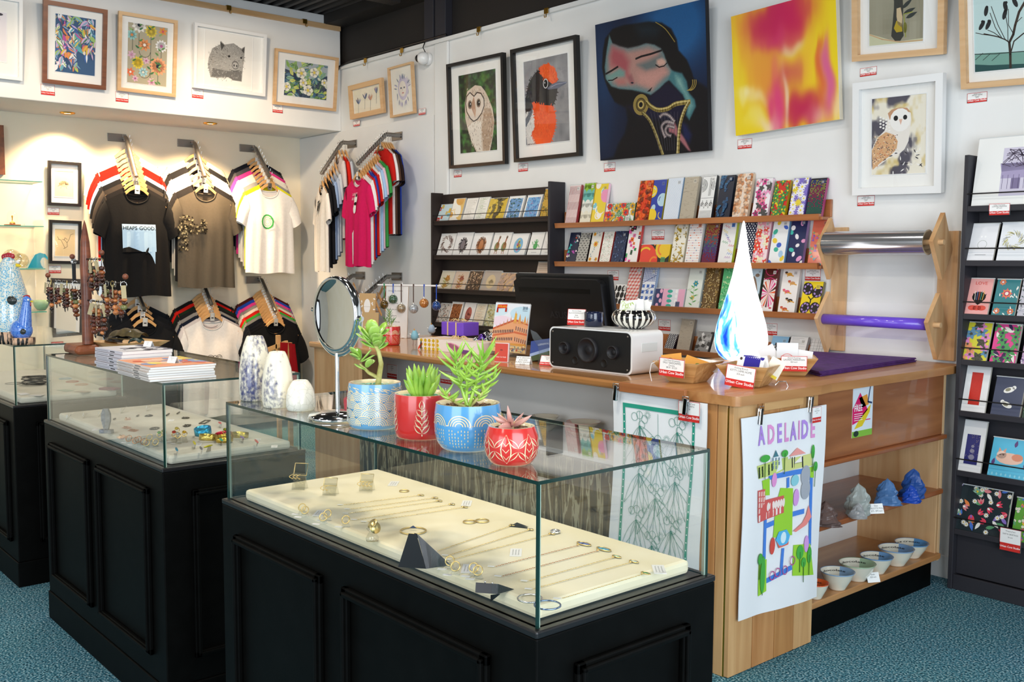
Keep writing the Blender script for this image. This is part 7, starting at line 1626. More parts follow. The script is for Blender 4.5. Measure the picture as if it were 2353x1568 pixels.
c,r=fitround(1094,1150,790,T0); c+=Vector((0,.08,0)); MBw=MB().lathe([(0,0),(.5*r,0),(.55*r,.004),(.9*r,.05),(r,.062),(.95*r,.062),(.5*r,.012),(0,.01)],28,colf=lambda i,k:lin('#d8453c') if i==4 and k<4 else lin('#efe6d3')); tag(MBw.build('small_bowl',MAT['paint'],None,loc=c),'small cream bowl with a red rim mark behind the calendar','bowl')
# birds
for k,(px,py,col,lab) in enumerate([(953,792,'#86bfd0','sky blue pottery bird on wire legs beside the floral present'),(992,776,'#a9c4de','pale blue pottery bird half behind the floral present')]):
    p=at(px,py,z=T0); p=Vector((p.x,min(p.y,3.15),T0)); t=thing('pottery_bird',lab,'figurine',p,radians(40))
    MB().lathe([(0,.022),(.012,.022),(.020,.032),(.019,.045),(.013,.060),(.007,.068),(0,.070)],20).build('body',noise_mat('bird_glaze',col,col,(30,30,30),.5,2,.1),t)
    mb=MB(); spike(mb,(0,-.004,.064),(0,-.3,1),.016,.0035); mb.build('beak',M('beak_orange','#e6a52f',.5),t)
    for s in(-1,1):
        mb=MB(); spike(mb,(s*.013,0,.045),(s*1,0,.5),.016,.006,flat=.4); mb.build('wing',MAT['white'],t); MB().tube([(s*.007,0,.024),(s*.007,0,.001),(s*.007,-.012,.001)],.0009,5).build('leg',M('leg_brown','#7a4030',.6),t)
# bauble stand
sx_=at(925,775,z=T0); sx_=Vector((sx_.x,min(3.10,sx_.y),T0)); st=thing('bauble_stand','white T shaped stand hung with swirled glass baubles','stand',sx_)
zt_=zat(930,650,sx_)-T0
MB().box(-.07,.07,-.045,.045,0,.008).build('foot',MAT['white'],st,bevel=.002); MB().tube([(0,0,.008),(0,0,zt_)],.0045,10).build('post',MAT['white'],st)
bl_=at(868,652,y=sx_.y-.1); br_=at(1013,662,y=sx_.y+.06)
v0,v1=Vector((bl_.x,bl_.y,bl_.z))-sx_,Vector((br_.x,br_.y,br_.z))-sx_; v0.z=v1.z=zt_-.012
MB().tube([v0,v1],.0045,10).build('cross_bar',MAT['white'],st)
SG=[('#2f8f5a','#1d1812','#8a6a2a'),('#2a54b8','#1a2622','#5f8a6a'),('#4a3228','#7a7a70','#b9a07a'),('#4a3228','#8f9498','#c9d3d9'),('#2a54b8','#a85a20','#d9a05a'),('#2a54b8','#20342f','#2f5fc0')]
bar_=v1-v0
for k,(px,py) in enumerate([(883,700),(904,688),(923,709),(951,710),(975,697),(1003,703)]):
    f=(px-868)/(1013-868); f=min(.97,max(.03,f)); q=sx_+v0+bar_*f; rr=.0245; zc2=min(zat(px,py,q),q.z-.03); dz=q.z-zc2
    t=thing('glass_bauble',['leftmost swirled glass bauble, dark amber, on a green ribbon','dark green swirled bauble, higher, on a blue ribbon','smoky clear bauble left of the post on a brown ribbon','silver swirled bauble right of the post on a brown ribbon','amber swirled bauble second from the right on a blue ribbon','rightmost dark blue swirled bauble on a blue ribbon'][k],'ornament',(q.x,q.y,zc2),group='baubles on the white stand')
    MB().ball((0,0,0),rr,20,14).build('globe',noise_mat('swirl_glass',SG[k][1],SG[k][2],(60,60,120),.05,3,0,.3,.8,.4,.6,dist=3),t); MB().lathe([(.004,rr-.001),(.004,rr+.006),(.002,rr+.008)],10).build('cap',MAT['silver'],t)
    MB().box(-.0025,.0025,-.0004,.0004,rr+.006,dz+.004).box(-.0005,.007,-.0055,-.0049,dz-.004,dz+.008).build('ribbon',M('ribbon'+str(k),SG[k][0],.6),t,rot=(0,0,.5))
# red pot with a bushy plant
c,r=fitround(870,920,795,T0); h=zat(895,750,c)-T0; t=thing('succulent_pot','small red carved pot with a bushy jade pine plant on the desk','potted plant',c,math.atan2(c.y,c.x)-pi/2)
carved(c,r,h,STR,'#d3342c',lambda:art_rain()).build('pot',MAT['paint'],t); MB().lathe([(0,h*.9),(r*.9,h*.9)],16).build('soil',SOIL,t); R_=random.Random(8)
DG=noise_mat('pine_green','#2f7a32','#5fa844',(30,30,30),.4,3)
for (bx,bz,n) in((.0,.075,26),(-.022,.036,16),(.02,.03,14)):
    MB().tube([(0,0,h*.88),(bx*.6,0,h+bz*.4),(bx,0,h+bz)],.0022,6).build('stem',STEM,t)
    for k in range(n): 
        u=.35+.65*k/n; a=k*2.4; mb=MB(); spike(mb,(bx*u,0,h+bz*u),(cos(a),sin(a),.5+u*.5),.024,.0016,.1,4,.7); mb.build('leaf',DG,t)
# kraft display boards and script sheet
def art_tree(A):
    a=Art(A,'#c9a574'); a.up(); a.line([(.5,0),(.5,A*.45)],.07,'#f4f1ec')
    for k in range(9): t=.5+k*.27; x,y=.5+.34*cos(t),A*.45+.4*sin(t); a.line([(.5,A*.35),(x,y)],.022,'#f4f1ec'); a.leaf(x,y,.1,.05,t,'#f4f1ec'); a.leaf((x+.5)/2,(y+A*.4)/2,.09,.05,t+.8,'#f4f1ec')
    return a
def art_badge(A):
    a=Art(A,'#c9a574'); a.up(); a.rect(0,0,1,A*.42,'#c3ced2'); a.ell(.5,A*.72,.2,A*.16,'#f4f1ec'); a.up(); a.text('earth greetings',.5,A*.7,.07,'#b9a88f','c')
    for k in range(12): a.leaf(.15+.7*(k%2),A*(.45+.04*k),.16,.07,1.2+k,'#f4f1ec')
    for k in range(6): a.rect(.1+k*.14,A*.05,.14+k*.14,A*.36,'#e9edee')
    return a
def board(lab,px,py,w_,h,rz,fn,name='display_board',y=None,shape=None):
    p=at(px,py,z=T0); mb=MB().box(0,w_,0,.004,0,h,lin('#c09a68')); fn(h/w_).put(mb,w_,0,0,-.0004)
    return tag(mb.build(name,MAT['print'],None,loc=(p.x,min(3.16,p.y),T0),rot=(-.08,0,rz)),lab,'display board')
board('kraft display board with a white tree behind the mirror',832,795,.085,.16,radians(25),art_tree); board('kraft arched display board with a white oval badge behind the mirror',822,778,.10,.235,radians(25),art_badge)
def art_script(A):
    a=Art(A,'#eceae6'); a.up()
    for k,l in enumerate(['through the window','hand in hand','but like a river','down the year','at the square','back from the sea','on the shore','and home again']): a.text(l,.1,A*(.9-.12*k),.085,'#3a3a3a',sx=.9)
    return a
board('tall white sheet of black script lines beside the bauble stand',884,776,.13,.27,radians(28),art_script,'script_sheet')
# stuff on the under-desk shelf
SZ2=.6036
def pile(px,py,n,w_,d,th,ang,cols,lab,y,grp,art=None,z=SZ2):
    p=at(px,py,y=y)
    for k in range(n): 
        o=booklike('magazine',('topmost ' if k==n-1 else (ORD2[k] if k<9 else 'upper')+(' from the bottom ' if k else ' '))+lab,(p.x,y,z+k*(th+.0003)),th,ang,w_,d,cols,art if k==n-1 else None,grp)
pile(728,900,8,.26,.24,.0075,0,('#b9b7ba','#e9e8e8'),'grey spined magazine under the desk',DY+.06,'grey magazines under the desk',cov(['#3a2c26','#5a4638','#1f1a18','#7a5f4a'],4))
pile(800,900,6,.25,.22,.006,0,('#6a5a58','#8a7a76'),'brown edged booklet under the desk',DY+.05,'brown booklets under the desk',cov(['#5a4a3a','#7a6a58','#3a3028','#8a7a68'],5),z=SZ2)
pile(1005,930,5,.26,.24,.006,0,('#3a3434','#c9c4c0'),'dark covered magazine under the desk',DY+.06,'dark magazines under the desk',cov(['#2c2420','#4a3a30','#6a5040','#1a1614'],6))
wprice('red edged price card stuck inside the desk, left',890,840,912,868,('Magazine','Adelaide','$15'),val=DY+.379); wprice('red and white price card stuck inside the desk, centre',1012,856,1038,880,('Magazine','Adelaide','$15'),val=DY+.379)
def wordbowl(lab,x,y,z,r,h,txt,rim,inner='#efe8d4',name='pottery_bowl',rz=0,grp=None):
    t=thing(name,lab,'bowl',(x,y,z),rz,grp); mb=MB(); n=48
    P=[(0,0),(.46*r,0),(.48*r,.05*h),(.62*r,.28*h),(.83*r,.62*h),(.96*r,.93*h),(r,.99*h),(.985*r,h),(.95*r,.98*h),(.80*r,.62*h),(.56*r,.26*h),(0,.12*h)]
    R_=lin(rim); mb.lathe(P,n,colf=lambda i,k:R_ if (i in(5,6,7)) or (i in(8,9) and n*.02<k<n*.22) else (lin('#2a2a2a') if i in(8,9) and k==int(n*.22)+0 else lin(inner))); mb.build('bowl_body',MAT['paint'],t)
    mb=MB(); a=Art(1,None); a.text(txt,.5,.30,.42,'#2a2622','c',.75,bold=.012)
    for Pp,F,col,L in a.items:
        vs=[]
        for x_,y_ in Pp: th=pi*.62-(x_-.5)*1.5; q=.80*r+(.15*r)*y_-.0012; vs.append((q*cos(th),q*sin(th),h*(.62+.36*y_)+.0006))
        mb.add(vs,F,col)
    mb.build('lettering',MAT['print'],t); return t
wordbowl('upper cream dish marked Mmm on the desk shelf',-2.98,DY+.27,SZ2+.03,.06,.03,'Mmm','#c9c0a8',rz=pi); wordbowl('lower cream dish marked Mmm on the desk shelf',-2.98,DY+.27,SZ2+.0005,.06,.03,'Mmm','#c9c0a8',rz=pi)
wordbowl("cream dish marked Baby's mug with pink rim",-2.77,DY+.28,SZ2+.032,.07,.03,"Baby's mug",'#e7b3a4',rz=pi); wordbowl("cream dish marked Baby's mug with orange rim, underneath",-2.77,DY+.28,SZ2+.0005,.07,.03,"Baby's mug",'#e0763a',rz=pi)
wordbowl("cream dish marked Baby's mug with green rim at the right of the shelf",-2.52,DY+.29,SZ2+.032,.065,.03,"Baby's mug",'#8aa890',rz=pi); wordbowl("cream dish with red rim at the right of the shelf, underneath",-2.52,DY+.29,SZ2+.0005,.065,.03,"Baby's mug",'#c9453a',rz=pi)
# ---------------- return shelves ----------------
BZ0=.1356
for k,(x0,x1,yb,yt,rim,lab) in enumerate([(1843,1903,1386,1332,'#e8632f','orange lined chocolate bowl cut off by the corner boards'),(1884,1962,1367,1306,'#8fb0cf','chocolate bowl second from the left, blue lined'),(1927,2010,1347,1287,'#a9c4a0','green lined chocolate bowl, third from the left'),(1976,2050,1329,1271,'#6f9cc9','mid blue lined chocolate bowl, fourth from the left'),(2018,2098,1311,1253,'#7fa3c9','tall blue rimmed chocolate bowl, second from the right'),(2056,2131,1292,1240,'#5f94c4','deep blue lined chocolate bowl, rightmost and furthest back')]):
    c,r=fitround(x0,x1,yb,BZ0); c,r=fitround(x0,x1,yb-2,BZ0); h=(zat((x0+x1)/2,(yt+6),c)-BZ0); wordbowl(lab+' on the bottom shelf',c.x,c.y,BZ0,r,max(.05,h),'chocolate' if k<5 else 'ice cream',rim,rz=math.atan2(c.y,c.x)-pi/2,grp='chocolate bowls on the bottom shelf')
put_tent('white folded price card between the chocolate bowls',2009,1339,BZ0,.05,.036,radians(62),('Bowls','$28 each'))
SZ3=.3986
def rock(lab,x0,x1,yb,yt,col,dens,seed,lean=0):
    c,r=fitround(x0,x1,yb,SZ3); h=zat((x0+x1)/2,yt,c)-SZ3; f=vnoise(seed); R_=random.Random(seed); mb=MB(); n,m_=22,14
    def g(u,v):
        a=2*pi*u; q=r*(1-v**1.7)**.62*(.72+.5*f(cos(a)*2.2+5,sin(a)*2.2+v*5)); st=.08*sin(v*22+6*f(cos(a)*2+9,sin(a)*2)); return (q*cos(a)*(1+st)+lean*v*r,q*sin(a)*.55*(1+st),h*v*(.92+.12*f(a,v*3)))
    mb.grid(g,n,m_,closeu=True,smooth=False); mb.add([(0,0,0)]+[g(k/n,0) for k in range(n)],[(0,1+(k+1)%n,1+k) for k in range(n)])
    m=M('rough_glass_'+str(seed),col,.45,0,.2,dens,1.3); o=mb.build('glass_rock',m,None,loc=c,rot=(0,0,math.atan2(c.y,c.x)-pi/2)); return tag(o,lab+' on the upper return shelf','sculpture')
rock('smoky brown cast glass rock, leftmost',1858,1930,1217,1150,'#6a544e',.25,1); rock('tall clear cast glass rock',1938,1998,1190,1111,'#cfd8d2',.5,2,.1); rock('small clear cast glass rock before the tall one',1952,1990,1196,1156,'#c9c9c9',.5,3)
rock('mid blue cast glass rock, behind the small price card',2006,2066,1166,1100,'#5f8ec9',.35,4); rock('tall deep blue cast glass rock, furthest back',2066,2120,1150,1077,'#2f5cab',.3,5,.15); rock('small bright blue cast glass rock',2072,2112,1160,1116,'#1f52c4',.3,6)
put_tent('white folded price card on the upper return shelf by the blue glass',2016,1181,SZ3,.055,.036,radians(60),('Glass','CHARLOTTE MULLER','$75 - $95 each'))
# flyer
fx=RXF-.016; p,q=at(1957,1008,x=fx),at(2007,880,x=fx); w_=q.y-p.y; 
def art_flyer(A):
    a=Art(A,'#e9f3fb'); a.up(); a.rect(0,A*.0,1,A*.12,'#8cc63f'); a.poly([(0,A*.55),(.35,A*.85),(.75,A*.5),(.3,A*.3),(0,A*.25)],'#e5146a'); a.poly([(.3,A*.75),(.7,A*.8),(.8,A*.6),(.45,A*.55)],'#f2a03a'); a.poly([(.35,A*.35),(.9,A*.6),(.85,A*.45),(.5,A*.2),(.1,A*.16)],'#f0d21f'); a.up(); a.line([(.85,A*.95),(.75,A*.65),(.95,A*.62)],.05,'#1f3a6a'); a.text('FREE',.28,A*.5,.22,'#ffffff','c',.9,bold=.02); a.text('This is the',.3,A*.6,.08,'#ffffff','c')
    for k in range(4): a.rect(.08,A*(.44-.04*k),.5,A*(.445-.04*k)+.01,'#ffffff')
    a.ell(.2,A*.07,.13,.08,'#1f3a2a'); a.rect(.65,A*.3,.9,A*.32,'#e5146a'); return a
mb=MB().box(0,w_,0,.001,0,q.z-p.z,lin('#f0f0f0')); art_flyer((q.z-p.z)/w_).put(mb,w_,0,0,-.0004); tag(mb.build('flyer',MAT['gloss'],None,loc=(fx,p.y,p.z),rot=(0,0,pi/2)),'pink, yellow and blue FREE flyer stuck on the red timber face','flyer')
# ---------------- tea towels ----------------
def towel(label,origin,rz,w_,h,art,wv=.012,flare=.0,bg='#f1f2f3'):
    t=thing('tea_towel',label,'tea towel',origin,rz)
    def S(x,z): u=x/w_; v=-z/h; return (x+flare*(u-.5)*v*w_+.010*sin(v*5+u),-.004-wv*.6*(.5+.5*sin(u*7+v*3))*(.3+v)-.0012*sin(u*17),z-.012*sin(u*3.1)*(1-v)*0-.02*v*u)
    mb=MB(); mb.grid(lambda u,v:S(u*w_,-v*h),60,60,col=lin(bg)); mb.grid(lambda u,v:tuple(a+b for a,b in zip(S(u*w_,-v*h),(0,.0018,0))),28,30,col=lin(bg)); mb.build('cloth',MAT['cloth'],t)
    m2=MB(); art.put(m2,w_,0,-h,0,warp=lambda v:tuple(a+b for a,b in zip(S(v[0],v[2]),(0,-.0024+v[1]*2,0)))); m2.build('printed_design',MAT['cloth'],t); return t
def clip(t,x,z,y=-.01):
    MB().box(-.007,.007,-.006,.0,-.040,.012).box(-.007,.007,.003,.008,-.040,.012).build('clip_jaw',MAT['chrome'],t,loc=(x,y,z),rot=(0,.1,0),bevel=.0015)
    MB().tube([(-.012,-.002,.004),(-.012,-.002,.018),(.012,-.002,.018),(.012,-.002,.004),(-.012,-.002,.004)],.0015,6).build('clip_spring',MAT['chrome'],t,loc=(x,y,z))
# leaf towel on the desk-side face
yT=DY-.006; pa,pb=at(1416,897,y=yT),at(1628,925,y=yT); w_=pb.x-pa.x; A=1.75
GR='#2f9c83'; a=Art(A,None,.0001); r=random.Random(31)
for k in range(40):
    y=k/40*(A*.93); a.rect(.12,y,.145,y+A*.0235,GR) ; a.rect(.86,y,.885,y+A*.0235,GR); 
for k in range(26): x=.12+k*.0294; a.rect(x,A*.93,x+.0296,A*.95,GR)
a.up()
for k in range(26): a.ell(.1325,k/26*A*.93,.006,.006,'#ffffff',n=6); a.ell(.8725,k/26*A*.93,.006,.006,'#ffffff',n=6)
def oleaf(x,y,l,w0,t):
    n=7;c,q=cos(t),sin(t)
    for s in(1,-1):
        P=[((l*i/n)*c-(s*w0/2*sin(pi*(i/n)**.8))*q+x,(l*i/n)*q+(s*w0/2*sin(pi*(i/n)**.8))*c+y) for i in range(n+1)]; P=[(min(.85,max(.15,px)),py) for px,py in P]; a.line(P,.0035,'#2f8a78')
for i in range(3):
    x=.3+i*.2; a.line([(x,.0),(x,A*.92)],.003,'#2f8a78')
    for j in range(4):
        y=A*(.85-.23*j-.1*(i%2)); 
        for t in(-1.1,-1.35,-1.75,-2.05,-.6): oleaf(x,y,.3+.1*r.random(),.055,t)
        for d in((0,.03),(.05,.0),(-.05,.01),(.02,-.05)): a.arc(x+d[0]*1.1,y+.06+d[1],.034,.0035,'#2f8a78',n=12)
        for q in range(14): t=q*.449; a.line([(x+.09+.014*cos(t),y+.1+.014*sin(t)),(x+.09+.035*cos(t),y+.1+.035*sin(t))],.0025,'#2f8a78')
tw=towel('white tea towel with green outlined gum leaves hanging at the desk side',(pa.x,yT-.012,pa.z),0,w_,w_*A,a,.010)
mb=MB(); mb.box(w_*.12,w_*.84,-.026,-.014,.004,.036); 
hg=thing('clip_hanger','wooden clip hanger holding the green leaf towel','hanger',(pa.x,yT-.012,pa.z)); mb.build('hanger_bar',MAT['jarx'],hg,bevel=.002); clip(hg,w_*.1,.012,-.03); clip(hg,w_*.86,.0,-.03)
price('red and white price card pinned to the green leaf towel',(pa.x+w_*.76,yT-.030,pa.z-.062),.085,.75,0,0,('Cotton Tea Towel','JAMES SMITH','$28'))
# city map towel on the return face
fx=RXF+.006; pa,pb=at(1700,962,x=fx),at(1893,934,x=fx); w_=pb.y-pa.y; hT=pa.z-at(1683,1430,x=fx).z; A=hT/w_; a=Art(A,None,.0001)
TT=Tr([(752,208),(1180,165),(1100,1160),(712,1258)],A); Q=lambda *p:TT(*p)
for i,(ch,x) in enumerate(zip('ADELAIDE',(838,885,926,962,1000,1028,1056,1094))): q=Q((x,362-i*3))[0]; a.text(ch,q[0],q[1],.18,'#e79ad2' if i%2 else '#b58fe0','c',.62,bold=.03)
a.up(); Bl='#4f86dc'
for P_ in([(870,545),(1070,520)],[(965,560),(965,600)],[(1080,560),(1068,900)],[(850,760),(848,960)],[(850,800),(890,785)],[(860,1070),(975,1010)],[(925,1040),(938,920)],[(990,745),(1040,732)]): a.line(Q(*P_),.035,Bl)
a.up(); G='#9fd640'
for P_ in([(925,605),(992,612),(985,850),(890,860),(900,700)],[(990,900),(1070,895),(1083,1050),(978,1050)],[(820,970),(860,965),(855,1120),(815,1145)],[(830,560),(870,550),(870,640),(838,640)],[(1070,505),(1092,500),(1092,560),(1075,560)]): a.poly(Q(*P_),G)
a.up(); a.poly(Q((805,480),(965,440),(965,500),(900,530),(812,550)),'#c9d97a'); a.poly(Q((945,460),(1085,430),(1085,495),(948,520)),'#d5d98a'); a.poly(Q((980,440),(1045,432),(1045,498),(982,510)),'#f6f0ea'); a.poly(Q((972,440),(1018,395),(1058,428)),'#f2a39c'); a.poly(Q((890,440),(918,435),(905,398)),'#4f7f8a'); a.poly(Q((880,440),(930,432),(935,505),(885,530)),'#e9eef0'); a.up()
for k in range(5): a.line(Q((988+k*13,447),(988+k*13,500)),.014,'#2a2c33')
for k in range(14): q=Q((815+(k%5)*17,498+(k//5)*18-(k%5)*4))[0]; a.rect(q[0]-.010,q[1]-.014,q[0]+.010,q[1]+.014,'#3a4a2c')
for k in range(8): q=Q((888+(k%3)*15,450+(k//3)*22))[0]; a.rect(q[0]-.009,q[1]-.012,q[0]+.009,q[1]+.012,'#7a8f9a')
a.poly(Q((805,612),(845,605),(848,740),(805,748)),'#d9625f'); a.poly(Q((845,665),(942,645),(942,735),(808,780),(806,748)),'#d9625f').up()
for k in range(7): q=Q((862+k*13,700-k*3))[0]; a.ell(q[0],q[1],.017,.03,'#f6e4dc'); a.line(Q((815+k*18,770-k*6),(815+k*18,745-k*6)),.02,'#f6e4dc')
for k in range(10): q=Q((813+(k%3)*13,630+(k//3)*30))[0]; a.rect(q[0]-.009,q[1]-.016,q[0]+.009,q[1]+.016,'#f0c9c0')
for (x,y,sx,sy,c) in ((1052,545,.055,.07,'#a9adb6'),(1050,620,.055,.07,'#a9adb6'),(1000,570,.05,.04,'#8fd0dc'),(892,560,.03,.05,'#e79ad2'),(1005,660,.035,.06,'#d9a0e0'),(1048,895,.03,.06,'#d9a0e0'),(885,900,.03,.06,'#d8544a')): q=Q((x,y))[0]; a.up(); a.ell(q[0],q[1],sx,sy,c)
a.up(); a.poly(Q((1062,700),(1075,760),(1050,800),(1000,835),(988,830),(1030,790),(1050,750)),'#f08f88'); a.poly(Q((915,830),(955,820),(972,850),(960,890),(915,905),(900,870)),'#5ab9ea'); a.poly(Q((903,875),(915,912),(962,895),(965,880),(918,900)),'#e8705a'); a.up(); a.ell(*Q((938,860))[0],.035,.04,'#d9f0f8')
for (x,y,rx,ry) in((1016,935,.042,.05),(1030,985,.03,.035),(1060,950,.03,.06),(823,962,.03,.04),(836,1040,.03,.13),(1088,420,.02,.05),(1098,500,.025,.035),(845,440,.06,.025),(945,420,.04,.025)): q=Q((x,y))[0]; a.up(); a.line([(q[0],q[1]-.14),q],.008,'#3a6a2c'); a.ell(q[0],q[1],rx,ry,'#4fae4a')
for x,y in((940,1020),(978,975),(880,1045),(905,1030)): a.arc(*Q((x,y))[0],.03,.007,'#c0508f',n=10)
tw=towel('white ADELAIDE city map tea towel hanging on the timber corner',(fx,pa.y,pa.z),pi/2,w_,hT,a,.012,-.06)
hg=thing('clip_hanger','wooden clip hanger holding the ADELAIDE towel','hanger',(fx,pa.y,pa.z),pi/2); MB().box(w_*.26,w_*.72,-.006,.004,.012,.042).build('hanger_bar',MAT['beech'],hg,bevel=.002); clip(hg,w_*.2,.012); clip(hg,w_*.8,.024)
MB().tube([(w_*.5,0,.04),(w_*.5,-.002,.062),(w_*.53,-.004,.08),(w_*.5,-.004,.097),(w_*.44,.004,.098),(w_*.42,.01,.086)],.0016,6).build('hook',MAT['chrome'],hg)
price('red and white price card pinned to the ADELAIDE towel',(fx+.022,pa.y+w_*.78,pa.z-.050),.052,1.0,pi/2,0,('Tea Towel','HELEN MILLER','$29.95'))
# ---------------- jewellery in the cases ----------------
TZ=CB+.0265
Z8=lambda x,y:(520+x*.323,1020+y*.323)
Z9=lambda x,y:(1100+x*.2465,1080+y*.2465)
Z6=lambda x,y:(100+x*.255,760+y*.255)
ACR=glassy('clear_acrylic',(.93,.93,.90),.9,.03,.05)
def G(f,x,y,z=None): p=at(*f(x,y),z=TZ if z is None else z); return p
def ringm(mb,r,rr,m=None,n=20): mb.tube([(r*cos(2*pi*k/n),r*sin(2*pi*k/n),0) for k in range(n+1)],rr,6,mat=m,cap=False); return mb
UPR=Matrix.Rotation(pi/2,4,'X')
def chain(lab,p,q,mat,stone,sz,grp):
    t=thing('pendant_necklace',lab,'necklace',q,0,grp); d=q-p; L_=d.length; n=int(L_/.004); mb=MB()
    for k in range(0,n): u=k/n; mb.ball((-d.x*u,-d.y*u,.0012+.0004*(k%2)),(.0021,.0013,.0008),5,3,rot=Matrix.Rotation(math.atan2(d.y,d.x)+(k%2)*.8,3,'Z'))
    mb.build('chain',mat,t)
    if stone:
        mb=MB(); ringm(mb,sz*.45,.0011,Matrix.Translation((d.x/L_*sz*.9,d.y/L_*sz*.9,.0018))@Matrix.Scale(2 if sz>.008 else 1.6,4,(1,0,0))); ringm(mb,.0022,.0007,Matrix.Translation((0,0,.003))); mb.build('bezel',MAT['gold'],t)
        MB().ball((d.x/L_*sz*.9,d.y/L_*sz*.9,.0016),(sz*.88,sz*.42,.0016),16,6).build('stone',stone,t)
    MB().box(-.006,.006,-.003,.003,0,.0004,lin('#f4f3ee')).build('price_tab',MAT['print'],t,loc=(-d.x-.006,-d.y-.004,.0012),rot=(0,0,.6))
    return t
ST=lambda n,a,b:noise_mat(n,a,b,(200,200,200),.12,3,0,0,.6)
S1=[('navy speckled oval pendant on a rose gold chain, front right of the tray',(150,910),(925,712),'goldr',ST('lapis','#1f2f6a','#8f9fd0'),.018),('large turquoise opal pendant on a rose gold chain',(215,1000),(1110,762),'goldr',ST('opal','#2f9a8f','#7ab8e0'),.018),('small mint green pendant on a fine gold chain',(460,1045),(1255,825),'gold',ST('mint','#5aa88a','#a9d0b8'),.010),('small pale blue pendant on a fine gold chain',(500,1120),(1415,872),'gold',ST('aqua','#7fb8b0','#d0e4e0'),.010),('dark emerald pendant on a fine gold chain nearest the case end',(770,1210),(1525,983),'gold',ST('emerald','#1f6a3a','#3f9a5a'),.010)]
for l,p,q,m,s,z in S1: chain(l,G(Z9,*p),G(Z9,*q),MAT[m],s,z,'pendant necklaces at the right of the tray')
W3=[((830,440),(1370,372)),((880,470),(1470,392)),((870,500),(1500,414)),((930,545),(1590,438)),((1000,560),(1680,458)),((1500,770),(2020,590)),((1580,800),(2150,620)),((1600,830),(2300,650))]
for k,(p,q) in enumerate(W3): chain(['furthest back','second from the back','third from the back','fourth from the back','fifth from the back','middle','second of the middle pair','longest middle'][k]+' fine gold chain with a small pendant on the cream tray',G(Z8,*p),G(Z8,*q),MAT['gold'],MAT['silver'] if k!=5 else MAT['plastic'],.008,'fine gold chains on the cream tray')
def ring_stand(lab,p,r,mat,grp,stone=None,h=.018,rz=.6):
    t=thing('ring_on_stand',lab,'ring',p,rz,grp); MB().prism([(-.009,0),(.009,0),(.002,h),(-.002,h)],-.004,.004).build('clear_stand',ACR,t)
    mb=MB(); ringm(mb,r,.0012,Matrix.Translation((0,0,h+r*.3))@Matrix.Rotation(1.1,4,'X')); mb.build('ring_band',mat,t)
    if stone: MB().ball((0,-r*.2,h+r*1.1),(.006,.006,.0045),12,8).build('ring_stone',stone,t)
    MB().box(-.008,.008,-.004,.004,0,.0004,lin('#f4f3ee')).build('price_tab',MAT['print'],t,loc=(-.012,-.008,.0006))
for k,(x,y) in enumerate([(540,500),(560,520),(690,570),(720,545),(850,590),(1590,890),(1630,930),(1760,940),(1790,960)]):
    ring_stand(['rearmost left','second left','middle left','tilted middle left','right of the left group','left','second','third','rightmost'][k]+(' gold ring on a stand, left end of the tray' if k<5 else ' gold ring on a clear stand beside the black triangle'),G(Z8,x,y),.0082,MAT['gold'],'rings on clear stands in the nearest case',h=.012)
t=thing('disc_ring','ring with two round gold discs on a clear stand','ring',G(Z8,1040,690)); MB().lathe([(.0,0),(.012,0),(.013,.006),(.006,.018),(.012,.024),(0,.024)],16).build('clear_stand',ACR,t); MB().lathe([(0,-.0005),(.011,-.0005),(.011,.0005),(0,.0005)],20,mat=Matrix.Translation((0,0,.034))@Matrix.Rotation(.8,4,'X')).lathe([(0,-.0005),(.012,-.0005),(.012,.0005),(0,.0005)],20,mat=Matrix.Translation((.01,0,.028))@Matrix.Rotation(1.2,4,'Y')).build('disc',MAT['gold'],t)
for k,(x,y,n) in enumerate([(510,330,3),(730,370,2),(990,340,4)]):
    p=G(Z8,x,y); t=thing('earring_stand',['leftmost tall clear stand with gold spiral earrings','middle clear stand with small gold earrings','right clear stand with a row of gold drop earrings'][k],'earrings',p,.7)
    mb=MB(); h=.065 if k==0 else .042; mb.box(-.016,.016,-.001,.001,0,h,mat=Matrix.Rotation(-.45,4,'X')); mb.box(-.016,.016,-.001,.001,0,h*.7,mat=Matrix.Translation((0,.025,0))@Matrix.Rotation(.5,4,'X')); mb.build('clear_stand',ACR,t)
    mb=MB(); fr=[(-.016,-.002,h*.55),(.016,-.002,h*.55),(.016,-.002,h),(-.016,-.002,h),(-.016,-.002,h*.55)]; mb.tube(fr,.0008,5,mat=Matrix.Rotation(-.45,4,'X')); mb.build('gold_frame',MAT['gold'],t)
    for j in range(n): mb=MB(); mb.tube([(.004*cos(a_),.004*sin(a_),-.0016*a_) for a_ in [q*.6 for q in range(14)]],.0008,5,mat=Matrix.Translation((-.012+.009*j,-.012,h*.62))); mb.build('earring',MAT['gold'],t)
# black triangular stands, bangles, cards
p=G(Z8,1375,888); t=thing('black_card_stand','large black folded card A-frame on the cream tray','stand',p,radians(38))
MB().prism([(-.040,0),(.012,0),(-.006,.062),(-.020,.062)],-.0,.0012).build('front_panel',MAT['blackedge'],t,loc=(0,0,0)); 
MB().add([(.012,0,0),(.050,.030,0),(.022,.036,.0),(-.006,.004,.062),(-.012,.006,.062)],[(0,1,3),(1,2,4,3),(2,0,3,4)]).build('rear_panel',MAT['blackedge'],t)
p=G(Z8,1880,1068); t=thing('black_card_stand','small low black card wedge with tiny earrings near the tray front','stand',p,radians(38)); MB().prism([(0,-.014),(.016,0),(.016,.001),(0,-.002)],0,.0).add([(-.026,0,0),(.012,0,0),(.012,.004,.016),(-.026,.004,.016),(.034,.030,0),(-.004,.034,0)],[(0,1,2,3),(2,1,4),(3,2,4,5),(0,3,5)]).build('wedge',MAT['blackedge'],t); MB().ball((-.012,.012,.015),.002,6,4).ball((.0,.014,.013),.002,6,4).build('earring',MAT['silver'],t)
